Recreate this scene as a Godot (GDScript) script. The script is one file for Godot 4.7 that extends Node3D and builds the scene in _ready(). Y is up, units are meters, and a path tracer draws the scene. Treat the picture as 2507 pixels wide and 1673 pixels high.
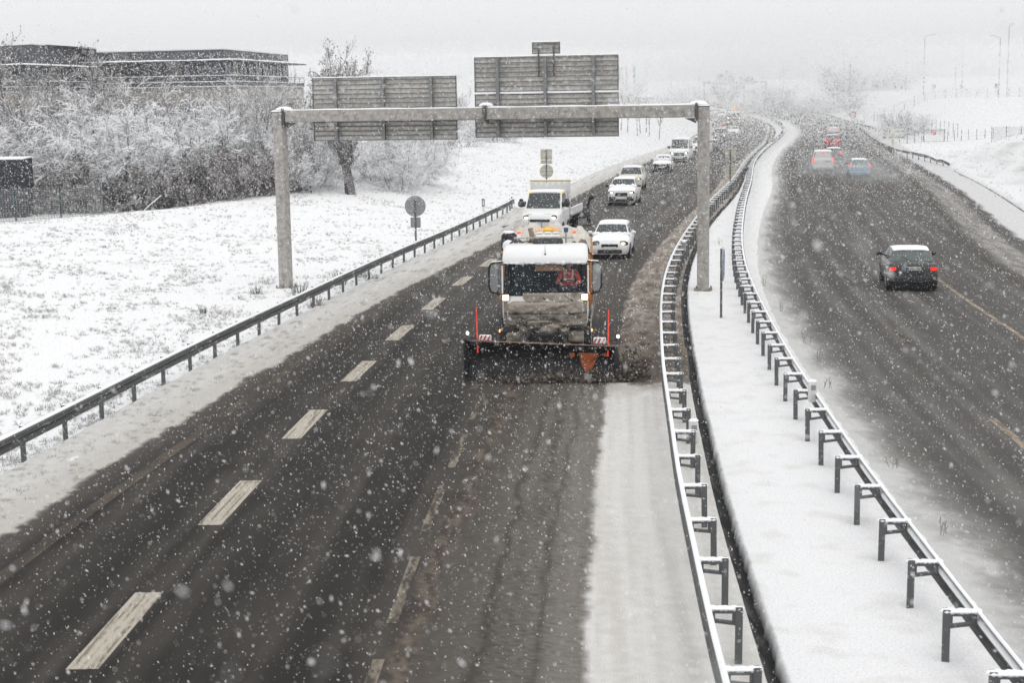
extends Node3D
# Snow plough on a curving dual carriageway in falling snow, seen from an overbridge. Metres; y up; the camera looks along -z.
# d = -z is the distance ahead; off = metres to the right of the line of posts of the right-hand central reservation rail.

class MB:
	# collects triangles; build() smooths across edges flatter than a limit
	var v := PackedVector3Array()
	var c := PackedColorArray()
	var n := PackedVector3Array()
	var col := Color(1, 1, 1)
	var xf := Transform3D.IDENTITY
	func tri(a: Vector3, b: Vector3, d: Vector3) -> void:
		a = xf * a
		b = xf * b
		d = xf * d
		var nn := (b - a).cross(d - a)
		if nn.length_squared() < 1e-16:
			return
		nn = nn.normalized()
		v.append(a); v.append(d); v.append(b)
		for i in 3:
			n.append(nn)
			c.append(col)
	func quad(a: Vector3, b: Vector3, d: Vector3, e: Vector3) -> void:
		tri(a, b, d)
		tri(a, d, e)
	func box(ce: Vector3, s: Vector3, bev := 0.0, bs := Basis.IDENTITY) -> void:
		var h := s * 0.5
		if bev <= 0.0:
			var p := []
			for i in 8:
				p.append(ce + bs * Vector3(h.x if i & 1 else -h.x, h.y if i & 2 else -h.y, h.z if i & 4 else -h.z))
			quad(p[4], p[5], p[7], p[6]); quad(p[1], p[0], p[2], p[3]); quad(p[5], p[1], p[3], p[7]); quad(p[0], p[4], p[6], p[2]); quad(p[6], p[7], p[3], p[2]); quad(p[0], p[1], p[5], p[4])
			return
		bev = minf(bev, minf(h.x, minf(h.y, h.z)) * 0.95)
		var g := h - Vector3(bev, bev, bev)
		for ax in 3:
			for sg in [-1.0, 1.0]:
				var u := Vector3.ZERO; var w := Vector3.ZERO; var o := Vector3.ZERO
				o[ax] = h[ax] * sg
				u[(ax + 1) % 3] = g[(ax + 1) % 3]
				w[(ax + 2) % 3] = g[(ax + 2) % 3]
				if sg < 0:
					var t := u; u = w; w = t
				quad(ce + bs * (o - u - w), ce + bs * (o + u - w), ce + bs * (o + u + w), ce + bs * (o - u + w))
		for ax in 3:
			var a1 := (ax + 1) % 3
			var a2 := (ax + 2) % 3
			for s1 in [-1.0, 1.0]:
				for s2 in [-1.0, 1.0]:
					var p1 := Vector3.ZERO; var p2 := Vector3.ZERO
					p1[a1] = h[a1] * s1; p1[a2] = g[a2] * s2
					p2[a1] = g[a1] * s1; p2[a2] = h[a2] * s2
					var e := Vector3.ZERO
					e[ax] = g[ax]
					if s1 * s2 > 0:
						quad(ce + bs * (p1 - e), ce + bs * (p1 + e), ce + bs * (p2 + e), ce + bs * (p2 - e))
						_fix(ce, bs)
					else:
						quad(ce + bs * (p1 + e), ce + bs * (p1 - e), ce + bs * (p2 - e), ce + bs * (p2 + e))
						_fix(ce, bs)
		for sx in [-1.0, 1.0]:
			for sy in [-1.0, 1.0]:
				for sz in [-1.0, 1.0]:
					tri(ce + bs * Vector3(h.x * sx, g.y * sy, g.z * sz), ce + bs * Vector3(g.x * sx, h.y * sy, g.z * sz), ce + bs * Vector3(g.x * sx, g.y * sy, h.z * sz))
					_fix1(ce, 3)
	func _fix(ce: Vector3, _bs: Basis) -> void:
		_fix1(ce, 6)
	func _fix1(ce: Vector3, k: int) -> void:
		# turn the last k corners outwards from a centre
		var w := xf * ce
		var s := v.size()
		if s < k:
			return
		for t in range(s - k, s, 3):
			var m := (v[t] + v[t + 1] + v[t + 2]) / 3.0
			if n[t].dot(m - w) < 0:
				var q := v[t + 1]
				v[t + 1] = v[t + 2]
				v[t + 2] = q
				for j in 3:
					n[t + j] = -n[t + j]
	func cyl(a: Vector3, b: Vector3, r0: float, r1: float, seg := 8, caps := true) -> void:
		var ax := (b - a).normalized()
		var u := ax.cross(Vector3.UP if absf(ax.y) < 0.9 else Vector3.RIGHT).normalized()
		var w := ax.cross(u)
		for i in seg:
			var t0 := TAU * i / seg
			var t1 := TAU * (i + 1) / seg
			var d0 := u * cos(t0) + w * sin(t0)
			var d1 := u * cos(t1) + w * sin(t1)
			quad(a + d0 * r0, a + d1 * r0, b + d1 * r1, b + d0 * r1)
			if caps:
				tri(a, a + d1 * r0, a + d0 * r0)
				tri(b, b + d0 * r1, b + d1 * r1)
	func tube(path: Array, r: float, seg := 6) -> void:
		for i in path.size() - 1:
			cyl(path[i], path[i + 1], r, r, seg, true)
	func loft(secs: Array, closed := true, caps := true) -> void:
		# sections: arrays of Vector3 of one length, counter-clockwise seen from the front (the first section faces the viewer)
		var m: int = secs[0].size()
		for i in secs.size() - 1:
			var A = secs[i]
			var B = secs[i + 1]
			for j in (m if closed else m - 1):
				var k := (j + 1) % m
				quad(A[j], B[j], B[k], A[k])
		if caps and closed:
			for e in 2:
				var S = secs[0] if e == 0 else secs[secs.size() - 1]
				var ce := Vector3.ZERO
				for p in S:
					ce += p
				ce /= m
				for j in m:
					var k := (j + 1) % m
					if e == 0:
						tri(ce, S[j], S[k])
					else:
						tri(ce, S[k], S[j])
	func prism(poly: Array, thick: Vector3) -> void:
		# a flat polygon (fan from its centre) given thickness
		var ce := Vector3.ZERO
		for p in poly:
			ce += p
		ce /= poly.size()
		var m := poly.size()
		for j in m:
			var k := (j + 1) % m
			tri(ce, poly[j], poly[k])
			tri(ce + thick, poly[k] + thick, poly[j] + thick)
			quad(poly[j], poly[j] + thick, poly[k] + thick, poly[k])
	func ball(ce: Vector3, r: Vector3, seg := 10, rings := 6) -> void:
		for i in rings:
			var a0 := PI * i / rings - PI / 2
			var a1 := PI * (i + 1) / rings - PI / 2
			for j in seg:
				var b0 := TAU * j / seg
				var b1 := TAU * (j + 1) / seg
				quad(ce + r * Vector3(cos(a0) * cos(b1), sin(a0), cos(a0) * sin(b1)), ce + r * Vector3(cos(a0) * cos(b0), sin(a0), cos(a0) * sin(b0)), ce + r * Vector3(cos(a1) * cos(b0), sin(a1), cos(a1) * sin(b0)), ce + r * Vector3(cos(a1) * cos(b1), sin(a1), cos(a1) * sin(b1)))
	func build(angle := 38.0) -> ArrayMesh:
		var m := ArrayMesh.new()
		var nn := n
		if angle > 0.0 and v.size() < 90000:
			nn = n.duplicate()
			var lim := cos(deg_to_rad(angle))
			var at := {}
			for i in v.size():
				var key := Vector3i((v[i] * 2000.0).round())
				if at.has(key):
					at[key].append(i)
				else:
					at[key] = PackedInt32Array([i])
			for key in at:
				var ids: PackedInt32Array = at[key]
				if ids.size() > 1:
					for i in ids:
						var s := Vector3.ZERO
						for j in ids:
							if n[i].dot(n[j]) > lim:
								s += n[j]
						nn[i] = s.normalized()
		var ar := []
		ar.resize(Mesh.ARRAY_MAX)
		ar[Mesh.ARRAY_VERTEX] = v
		ar[Mesh.ARRAY_NORMAL] = nn
		ar[Mesh.ARRAY_COLOR] = c
		m.add_surface_from_arrays(Mesh.PRIMITIVE_TRIANGLES, ar)
		return m

var M := {}
var taken := {}
var nz := FastNoiseLite.new()
var nz2 := FastNoiseLite.new()
var BT := [[-60.0, 5.2], [-40.0, 4.9], [-10.0, 4.45], [10.0, 4.85], [17.0, 5.06], [25.0, 5.43], [35.0, 6.09], [45.0, 6.95], [55.0, 7.98], [65.0, 9.3], [77.0, 11.15], [94.0, 13.9], [108.0, 16.35], [125.0, 19.1], [143.0, 22.0], [170.0, 27.2], [200.0, 33.4], [230.0, 39.8], [260.0, 45.7], [290.0, 50.2], [320.0, 52.5], [350.0, 52.5], [400.0, 48.0], [500.0, 20.0], [700.0, -60.0], [1000.0, -200.0]]
var RL := [[-40.0, -16.2], [17.0, -15.9], [31.0, -15.0], [41.0, -14.6], [51.0, -14.1], [75.0, -13.6], [100.0, -13.9], [190.0, -14.0], [1000.0, -14.0]]
var LE := [[-40.0, -14.1], [17.0, -13.8], [24.0, -13.57], [36.0, -12.96], [47.0, -12.4], [58.0, -11.9], [70.0, -11.4], [82.0, -11.1], [110.0, -11.7], [155.0, -11.3], [181.0, -10.9], [291.0, -12.2], [500.0, -12.2]]
var RE := [[-40.0, 12.3], [40.0, 12.3], [60.0, 12.5], [73.0, 13.0], [95.0, 14.2], [120.0, 15.0], [145.0, 15.5], [181.0, 15.0], [247.0, 13.5], [1000.0, 13.5]]
var RLE := [[-40.0, 1.3], [22.0, 1.45], [50.0, 1.36], [76.0, 1.6], [93.0, 1.9], [114.0, 2.4], [150.0, 2.4], [196.0, 2.2], [285.0, 3.2], [500.0, 3.2]]
var CH := [[-40.0, -2.6], [17.0, -2.2], [35.0, -2.02], [55.0, -1.97], [74.0, -1.72], [84.0, -1.48], [97.0, -0.9], [120.0, -0.5], [160.0, -0.4], [200.0, -0.6], [250.0, -1.5], [500.0, -1.5]]
var ML := [[-40.0, -3.2], [16.0, -2.78], [30.0, -2.63], [45.0, -2.56], [52.0, -2.48], [64.0, -2.25], [89.0, -1.75], [120.0, -0.85], [140.0, -0.55], [190.0, -0.55], [215.0, -1.2], [240.0, -2.2], [300.0, -2.6], [500.0, -2.6]]
var WR := [[-40.0, -3.8], [37.0, -3.8], [58.0, -3.75], [72.0, -3.35], [90.0, -2.8], [106.0, -2.35], [140.0, -1.9], [165.0, -1.6], [250.0, -2.6], [500.0, -2.8]]
var SS := [[-40.0, -4.6], [17.0, -4.3], [24.0, -4.13], [31.0, -4.0], [36.0, -3.92], [60.0, -3.9]]

func ip(T: Array, x: float) -> float:
	if x <= T[0][0]:
		return T[0][1]
	for i in range(1, T.size()):
		if x < T[i][0]:
			var a = T[i - 1]
			var b = T[i]
			return lerpf(a[1], b[1], (x - a[0]) / (b[0] - a[0]))
	return T[T.size() - 1][1]

func ips(T: Array, x: float) -> float:
	# the same, rounded off over a few metres
	var w := clampf(absf(x) * 0.09, 2.0, 14.0)
	return (ip(T, x - w) + 2.0 * ip(T, x - w * 0.5) + 2.0 * ip(T, x) + 2.0 * ip(T, x + w * 0.5) + ip(T, x + w)) / 8.0

func sm(a: float, b: float, x: float) -> float:
	return smoothstep(a, b, x)

func prof(d: float) -> float:
	if d < 420.0:
		var t := maxf(0.0, d - 190.0)
		return 0.9e-4 * t * t
	return 4.761 + 3.0 * (1.0 - exp(-(d - 420.0) * 0.0138))

func bx(d: float) -> float:
	return ips(BT, d)

func heading(d: float) -> float:
	return atan((bx(d + 1.0) - bx(d - 1.0)) / 2.0)

func ground_h(d: float, off: float) -> float:
	var h := prof(d)
	var s := ips(RL, d) - off
	if s > 0.0:
		var sc := lerpf(22.0, 14.5, sm(75, 92, d))
		var A := 1.0 + 1.0 * sm(92, 120, d)
		h += A * sm(0.8, sc, s) - A * 0.8 * sm(sc + 1.0, sc + 9.0, s)
		if d < 60.0:
			h -= 0.13 * exp(-pow((s - 1.15) / 0.3, 2)) * (1.0 - sm(36, 50, d))
	var t := off - ips(RE, d) - 1.5
	if t > 0.0:
		h += 3.4 * (1.0 - sm(122, 180, d)) * sm(0.3, 6.5, t) + 4.3 * sm(192, 300, d) * sm(2, 18, t)
		if d < 150.0:
			h -= 0.25 * exp(-pow((t - 0.6) / 0.35, 2))
	return h

func gp(x: float, d: float, up := 0.0) -> Vector3:
	return Vector3(x, ground_h(d, x - bx(d)) + up, -d)

func rp(d: float, off: float, up := 0.0) -> Vector3:
	return Vector3(bx(d) + off, prof(d) + up, -d)

func numbered(s: String) -> String:
	if not taken.has(s):
		taken[s] = 0
		return s
	taken[s] += 1
	return "%s_%03d" % [s, taken[s]]

func tag(o: Node3D, label: String, category: String, group := "") -> Node3D:
	o.set_meta("label", label)
	o.set_meta("category", category)
	if group:
		o.set_meta("group", group)
	return o

func thing(called: String, label: String, category: String, at := Vector3.ZERO, turn := 0.0, group := "") -> Node3D:
	var o := Node3D.new()
	o.name = numbered(called)
	add_child(o, true)
	o.position = at
	o.rotation.y = turn
	return tag(o, label, category, group)

func part(parent: Node3D, called: String, mb: MB, mat: Material, angle := 38.0) -> MeshInstance3D:
	return put(parent, called, mb.build(angle), mat)

func put(parent: Node3D, called: String, mesh: Mesh, mat: Material) -> MeshInstance3D:
	var o := MeshInstance3D.new()
	var nm := called
	if parent == self:
		nm = numbered(called)
	else:
		var k := 1
		while parent.has_node(NodePath(nm)):
			nm = "%s_%03d" % [called, k]
			k += 1
	o.name = nm
	o.mesh = mesh
	o.material_override = mat
	parent.add_child(o, true)
	return o

func structure(called: String, mesh: Mesh, mat: Material) -> MeshInstance3D:
	var o := put(self, called, mesh, mat)
	o.set_meta("kind", "structure")
	return o

func stuff(called: String, label: String, mesh: Mesh, mat: Material, where: Array) -> void:
	var mm := MultiMesh.new()
	mm.transform_format = MultiMesh.TRANSFORM_3D
	mm.mesh = mesh
	mm.instance_count = where.size()
	for i in where.size():
		mm.set_instance_transform(i, where[i])
	var o := MultiMeshInstance3D.new()
	o.name = numbered(called)
	o.multimesh = mm
	o.material_override = mat
	add_child(o, true)
	o.set_meta("kind", "stuff")
	o.set_meta("label", label)

func copy(o: Node3D, label: String, at: Vector3, turn := 0.0, size := Vector3.ONE) -> Node3D:
	var r: Node3D = o.duplicate()
	r.name = numbered(str(o.name).rstrip("0123456789").trim_suffix("_"))
	add_child(r, true)
	r.transform = Transform3D(Basis.from_euler(Vector3(0, turn, 0)).scaled_local(size), at)
	r.set_meta("label", label)
	return r

func mat(c: Color, rough := 0.7, metal := 0.0) -> StandardMaterial3D:
	# colours are given as linear base colours
	var m := StandardMaterial3D.new()
	m.albedo_color = c.linear_to_srgb()
	m.roughness = rough
	m.metallic = metal
	return m

func glow(c: Color, e: float) -> StandardMaterial3D:
	var m := mat(c, 0.3)
	m.emission_enabled = true
	m.emission = c.linear_to_srgb()
	m.emission_energy_multiplier = e
	return m

func noise_tex(freq: float, oct: int, cols: Array, offs: Array, size := 512, sd := 1, kind := FastNoiseLite.TYPE_SIMPLEX_SMOOTH) -> NoiseTexture2D:
	var f := FastNoiseLite.new()
	f.noise_type = kind
	f.frequency = freq
	f.fractal_octaves = oct
	f.seed = sd
	var t := NoiseTexture2D.new()
	t.width = size
	t.height = size
	t.seamless = true
	t.noise = f
	var g := Gradient.new()
	g.offsets = PackedFloat32Array(offs)
	var cc := PackedColorArray()
	for k in cols:
		cc.append(Color(k, k, k) if k is float else k)
	g.colors = cc
	t.color_ramp = g
	return t

func relief(freq: float, oct: int, strength: float, sd := 3) -> NoiseTexture2D:
	var f := FastNoiseLite.new()
	f.frequency = freq
	f.fractal_octaves = oct
	f.seed = sd
	var t := NoiseTexture2D.new()
	t.width = 512
	t.height = 512
	t.seamless = true
	t.noise = f
	t.as_normal_map = true
	t.bump_strength = strength
	return t

func tri_map(m: StandardMaterial3D, per_metre: float, world := true) -> StandardMaterial3D:
	m.uv1_triplanar = true
	m.uv1_world_triplanar = world
	m.uv1_scale = Vector3.ONE * per_metre
	return m

func make_materials() -> void:
	var grain := noise_tex(0.09, 4, [0.52, 0.78, 0.86, 1.0], [0.0, 0.42, 0.58, 1.0], 512, 5)
	var fine := noise_tex(0.22, 3, [0.5, 0.86, 0.93, 1.0], [0.0, 0.4, 0.7, 1.0], 512, 9)
	var snowt := noise_tex(0.03, 5, [0.86, 0.95, 0.98, 1.0], [0.0, 0.35, 0.6, 1.0], 512, 11)
	var snown := relief(0.05, 5, 5.0, 21)
	var roadn := relief(0.2, 3, 3.0, 22)
	# snow that carries vertex colours (clean white to brown slush)
	var s := mat(Color(1, 1, 1), 0.95)
	s.vertex_color_use_as_albedo = true
	s.vertex_color_is_srgb = true
	s.albedo_texture = snowt
	s.normal_enabled = true
	s.normal_texture = snown
	s.normal_scale = 0.8
	s.metallic_specular = 0.2
	M.ground = tri_map(s, 0.6)
	s = s.duplicate()
	M.slush = tri_map(s, 1.3)
	var r := mat(Color(1, 1, 1), 0.6)
	r.vertex_color_use_as_albedo = true
	r.albedo_texture = fine
	r.normal_enabled = true
	r.normal_texture = roadn
	r.normal_scale = 0.5
	r.metallic_specular = 0.12
	r.vertex_color_is_srgb = true
	M.road = tri_map(r, 0.5)
	M.snow = mat(Color(0.83, 0.84, 0.86), 0.95)
	M.snow.metallic_specular = 0.2
	M.snow.normal_enabled = true
	M.snow.normal_texture = snown
	M.snow.normal_scale = 0.6
	tri_map(M.snow, 1.6, false)
	M.flake = mat(Color(0.96, 0.965, 0.975), 0.9)
	M.flake.metallic_specular = 0.1
	M.flake.backlight_enabled = true
	M.flake.backlight = Color(0.9, 0.9, 0.9)
	var st := mat(Color(0.34, 0.35, 0.36), 0.5, 0.2)
	st.albedo_texture = grain
	M.steel = tri_map(st, 0.9, false)
	st = mat(Color(0.105, 0.11, 0.112), 0.55, 0.2)
	st.albedo_texture = grain
	M.rail_face = tri_map(st, 1.2)
	st = mat(Color(0.43, 0.41, 0.385), 0.62, 0.05)
	st.albedo_texture = noise_tex(0.02, 5, [0.72, 0.9, 1.0, 0.95], [0.0, 0.4, 0.7, 1.0], 512, 41)
	M.galv = tri_map(st, 0.35, false)
	st = mat(Color(0.17, 0.175, 0.18), 0.6, 0.2)
	st.albedo_texture = grain
	M.post = tri_map(st, 2.0, false)
	M.panel = mat(Color(0.64, 0.62, 0.585), 0.55, 0.05)
	M.panel.albedo_texture = M.galv.albedo_texture
	tri_map(M.panel, 0.5, false)
	M.sign_grey = mat(Color(0.24, 0.25, 0.255), 0.6)
	M.sign_buff = mat(Color(0.50, 0.475, 0.39), 0.6)
	M.dark = mat(Color(0.012, 0.013, 0.015), 0.55)
	M.rubber = mat(Color(0.016, 0.016, 0.017), 0.85)
	M.glass = mat(Color(0.02, 0.03, 0.032), 0.08)
	M.glass.metallic_specular = 0.6
	M.white = mat(Color(0.74, 0.75, 0.76), 0.3)
	M.white.clearcoat_enabled = true
	M.white.clearcoat = 0.4
	M.paint_dirty = mat(Color(0.62, 0.62, 0.61), 0.5)
	M.head_warm = glow(Color(1.0, 0.76, 0.46), 1.9)
	M.head_cool = glow(Color(1.0, 0.98, 0.90), 2.0)
	M.tail = glow(Color(1.0, 0.05, 0.035), 1.25)
	M.amber = glow(Color(1.0, 0.45, 0.12), 1.8)
	M.lamp_white = glow(Color(1.0, 0.9, 0.75), 3.0)
	M.plate = mat(Color(0.7, 0.7, 0.66), 0.5)
	M.black_print = mat(Color(0.02, 0.02, 0.02), 0.6)
	M.twig = mat(Color(1, 1, 1), 0.95)
	M.twig.vertex_color_use_as_albedo = true
	M.twig.metallic_specular = 0.15
	M.concrete = mat(Color(0.30, 0.285, 0.26), 0.9)
	M.concrete.albedo_texture = grain
	tri_map(M.concrete, 0.8)
	M.vcol = mat(Color(1, 1, 1), 0.8)
	M.vcol.vertex_color_use_as_albedo = true

# ---------------------------------------------------------------- the setting

func grid_mesh(ds: Array, cols: int, at: Callable, tint: Callable) -> ArrayMesh:
	var nr := ds.size()
	var v := PackedVector3Array()
	var c := PackedColorArray()
	v.resize(nr * cols)
	c.resize(nr * cols)
	for i in nr:
		var row: Array = (at as Callable).call(ds[i])
		var tr: PackedColorArray = (tint as Callable).call(ds[i], row)
		for j in cols:
			v[i * cols + j] = row[j]
			c[i * cols + j] = enc(tr[j])
	var n := PackedVector3Array()
	n.resize(nr * cols)
	var idx := PackedInt32Array()
	idx.resize((nr - 1) * (cols - 1) * 6)
	var k := 0
	for i in nr:
		for j in cols:
			var a := v[mini(i + 1, nr - 1) * cols + j] - v[maxi(i - 1, 0) * cols + j]
			var b := v[i * cols + mini(j + 1, cols - 1)] - v[i * cols + maxi(j - 1, 0)]
			n[i * cols + j] = b.cross(a).normalized()
			if i < nr - 1 and j < cols - 1:
				var p := i * cols + j
				idx[k] = p; idx[k + 1] = p + cols; idx[k + 2] = p + 1
				idx[k + 3] = p + 1; idx[k + 4] = p + cols; idx[k + 5] = p + cols + 1
				k += 6
	var ar := []
	ar.resize(Mesh.ARRAY_MAX)
	ar[Mesh.ARRAY_VERTEX] = v
	ar[Mesh.ARRAY_NORMAL] = n
	ar[Mesh.ARRAY_COLOR] = c
	ar[Mesh.ARRAY_INDEX] = idx
	var m := ArrayMesh.new()
	m.add_surface_from_arrays(Mesh.PRIMITIVE_TRIANGLES, ar)
	return m

func enc(k: Color) -> Color:
	# vertex colours are kept in 8 bits, so the dark ones are stored gamma-encoded
	return Color(pow(k.r, 0.4545), pow(k.g, 0.4545), pow(k.b, 0.4545))

func rows(d0: float, d1: float, near: float, least: float, most: float) -> Array:
	var out := []
	var d := d0
	while d < d1:
		out.append(d)
		d += clampf(near * pow(maxf(d, 1.0) / 17.0, 2), least, most)
	out.append(d1)
	return out

var g_offs: Array = []

func ground_row(d: float) -> Array:
	var b := bx(d)
	var out := []
	var ch := ips(CH, d)
	var le := ips(LE, d)
	var re := ips(RE, d)
	for o in g_offs:
		var h := ground_h(d, o)
		if o > le - 0.9 and o < re + 1.2:
			h -= 0.16 * minf(sm(le - 0.9, le - 0.3, o), 1.0 - sm(re + 0.4, re + 1.2, o))
			if o > ch - 0.5 and o < ch + 0.4:
				h -= 0.25
		else:
			h += 0.07 * nz.get_noise_2d((b + o) * 0.8, d * 0.8) + 0.025 * nz.get_noise_2d((b + o) * 5.0, d * 5.0)
			if absf(o) > 60.0 or d > 200.0:
				h += 0.5 * nz.get_noise_2d((b + o) * 0.05, d * 0.05) * sm(20, 60, absf(o))
		out.append(Vector3(b + o, h, -d))
	return out

func ground_tint(d: float, row: Array) -> PackedColorArray:
	var out := PackedColorArray()
	var b := bx(d)
	var rl := ips(RL, d)
	var re := ips(RE, d)
	for p in row:
		var o: float = p.x - b
		var c := Color(0.82, 0.83, 0.85)
		var m := nz.get_noise_2d(p.x * 0.9, d * 0.9) * 0.6 + nz.get_noise_2d(p.x * 4.0 + 50.0, d * 4.0) * 0.5
		c = c.lerp(Color(0.42, 0.42, 0.38), clampf((m - 0.2) * 0.5, 0.0, 0.16))
		if o < rl:
			var s := rl - o
			if d < 52.0:
				c = c.lerp(Color(0.10, 0.09, 0.08), 0.8 * exp(-pow((s - 1.15 + 0.15 * m) / 0.24, 2)) * (1.0 - sm(35, 47, d)))
		elif o > re + 0.5:
			var t := o - re - 1.5
			c = c.lerp(Color(0.3, 0.29, 0.27), 0.75 * exp(-pow((t - 0.6) / 0.3, 2)) * (1.0 - sm(125, 150, d)) * clampf(0.6 + 1.5 * m, 0, 1))
			if t > 1.5:
				c = c.lerp(Color(0.45, 0.44, 0.41), clampf((m - 0.02) * 1.1, 0.0, 0.5) * (1.0 - sm(150, 190, d)))
		else:
			c = Color(0.06, 0.055, 0.05)
			if o < rl + 1.2:
				c = Color(0.75, 0.755, 0.77)
		out.append(c)
	return out

func left_row(d: float) -> Array:
	var b := bx(d)
	var a := ips(RL, d) + 0.1
	var e := ips(CH, d) + 0.03
	var wr := ips(WR, d)
	var ml := ips(ML, d)
	var out := []
	var y := prof(d)
	var le := ips(LE, d)
	for j in 200:
		var f := float(j) / 199.0
		var o := lerpf(a, e, f)
		var x := b + o
		var h := y
		if o < le + 0.2:
			h += (0.03 + 0.03 * nz.get_noise_2d(x * 3.0, d * 3.0)) * sm(le + 0.2, le - 0.4, o) + 0.05 * sm(le - 0.6, a, o)
		if d > 36.6 and o > wr - 0.3:
			var k := sm(wr - 0.1, wr + 0.35, o) * sm(36.6, 38.5, d)
			h += k * 0.30 * exp(-pow((d - 38.4) / 1.5, 2)) * clampf(0.8 + 1.2 * nz.get_noise_2d(x * 4.0, d * 4.0), 0.0, 1.6)
			h += k * (0.10 + 0.09 * nz.get_noise_2d(x * 2.2, d * 2.2) + 0.05 * nz.get_noise_2d(x * 9.0, d * 9.0))
		elif d <= 36.6:
			var s0 := ips(SS, d)
			if o > s0 - 0.4:
				h += sm(s0 - 0.3, s0 + 0.6, o) * (0.035 + 0.012 * nz.get_noise_2d(x * 6.0, d * 6.0))
		out.append(Vector3(x, h, -d))
	return out

func streak(o: float, d: float) -> float:
	return nz2.get_noise_2d(o * 2.6, d * 0.05)

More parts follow.
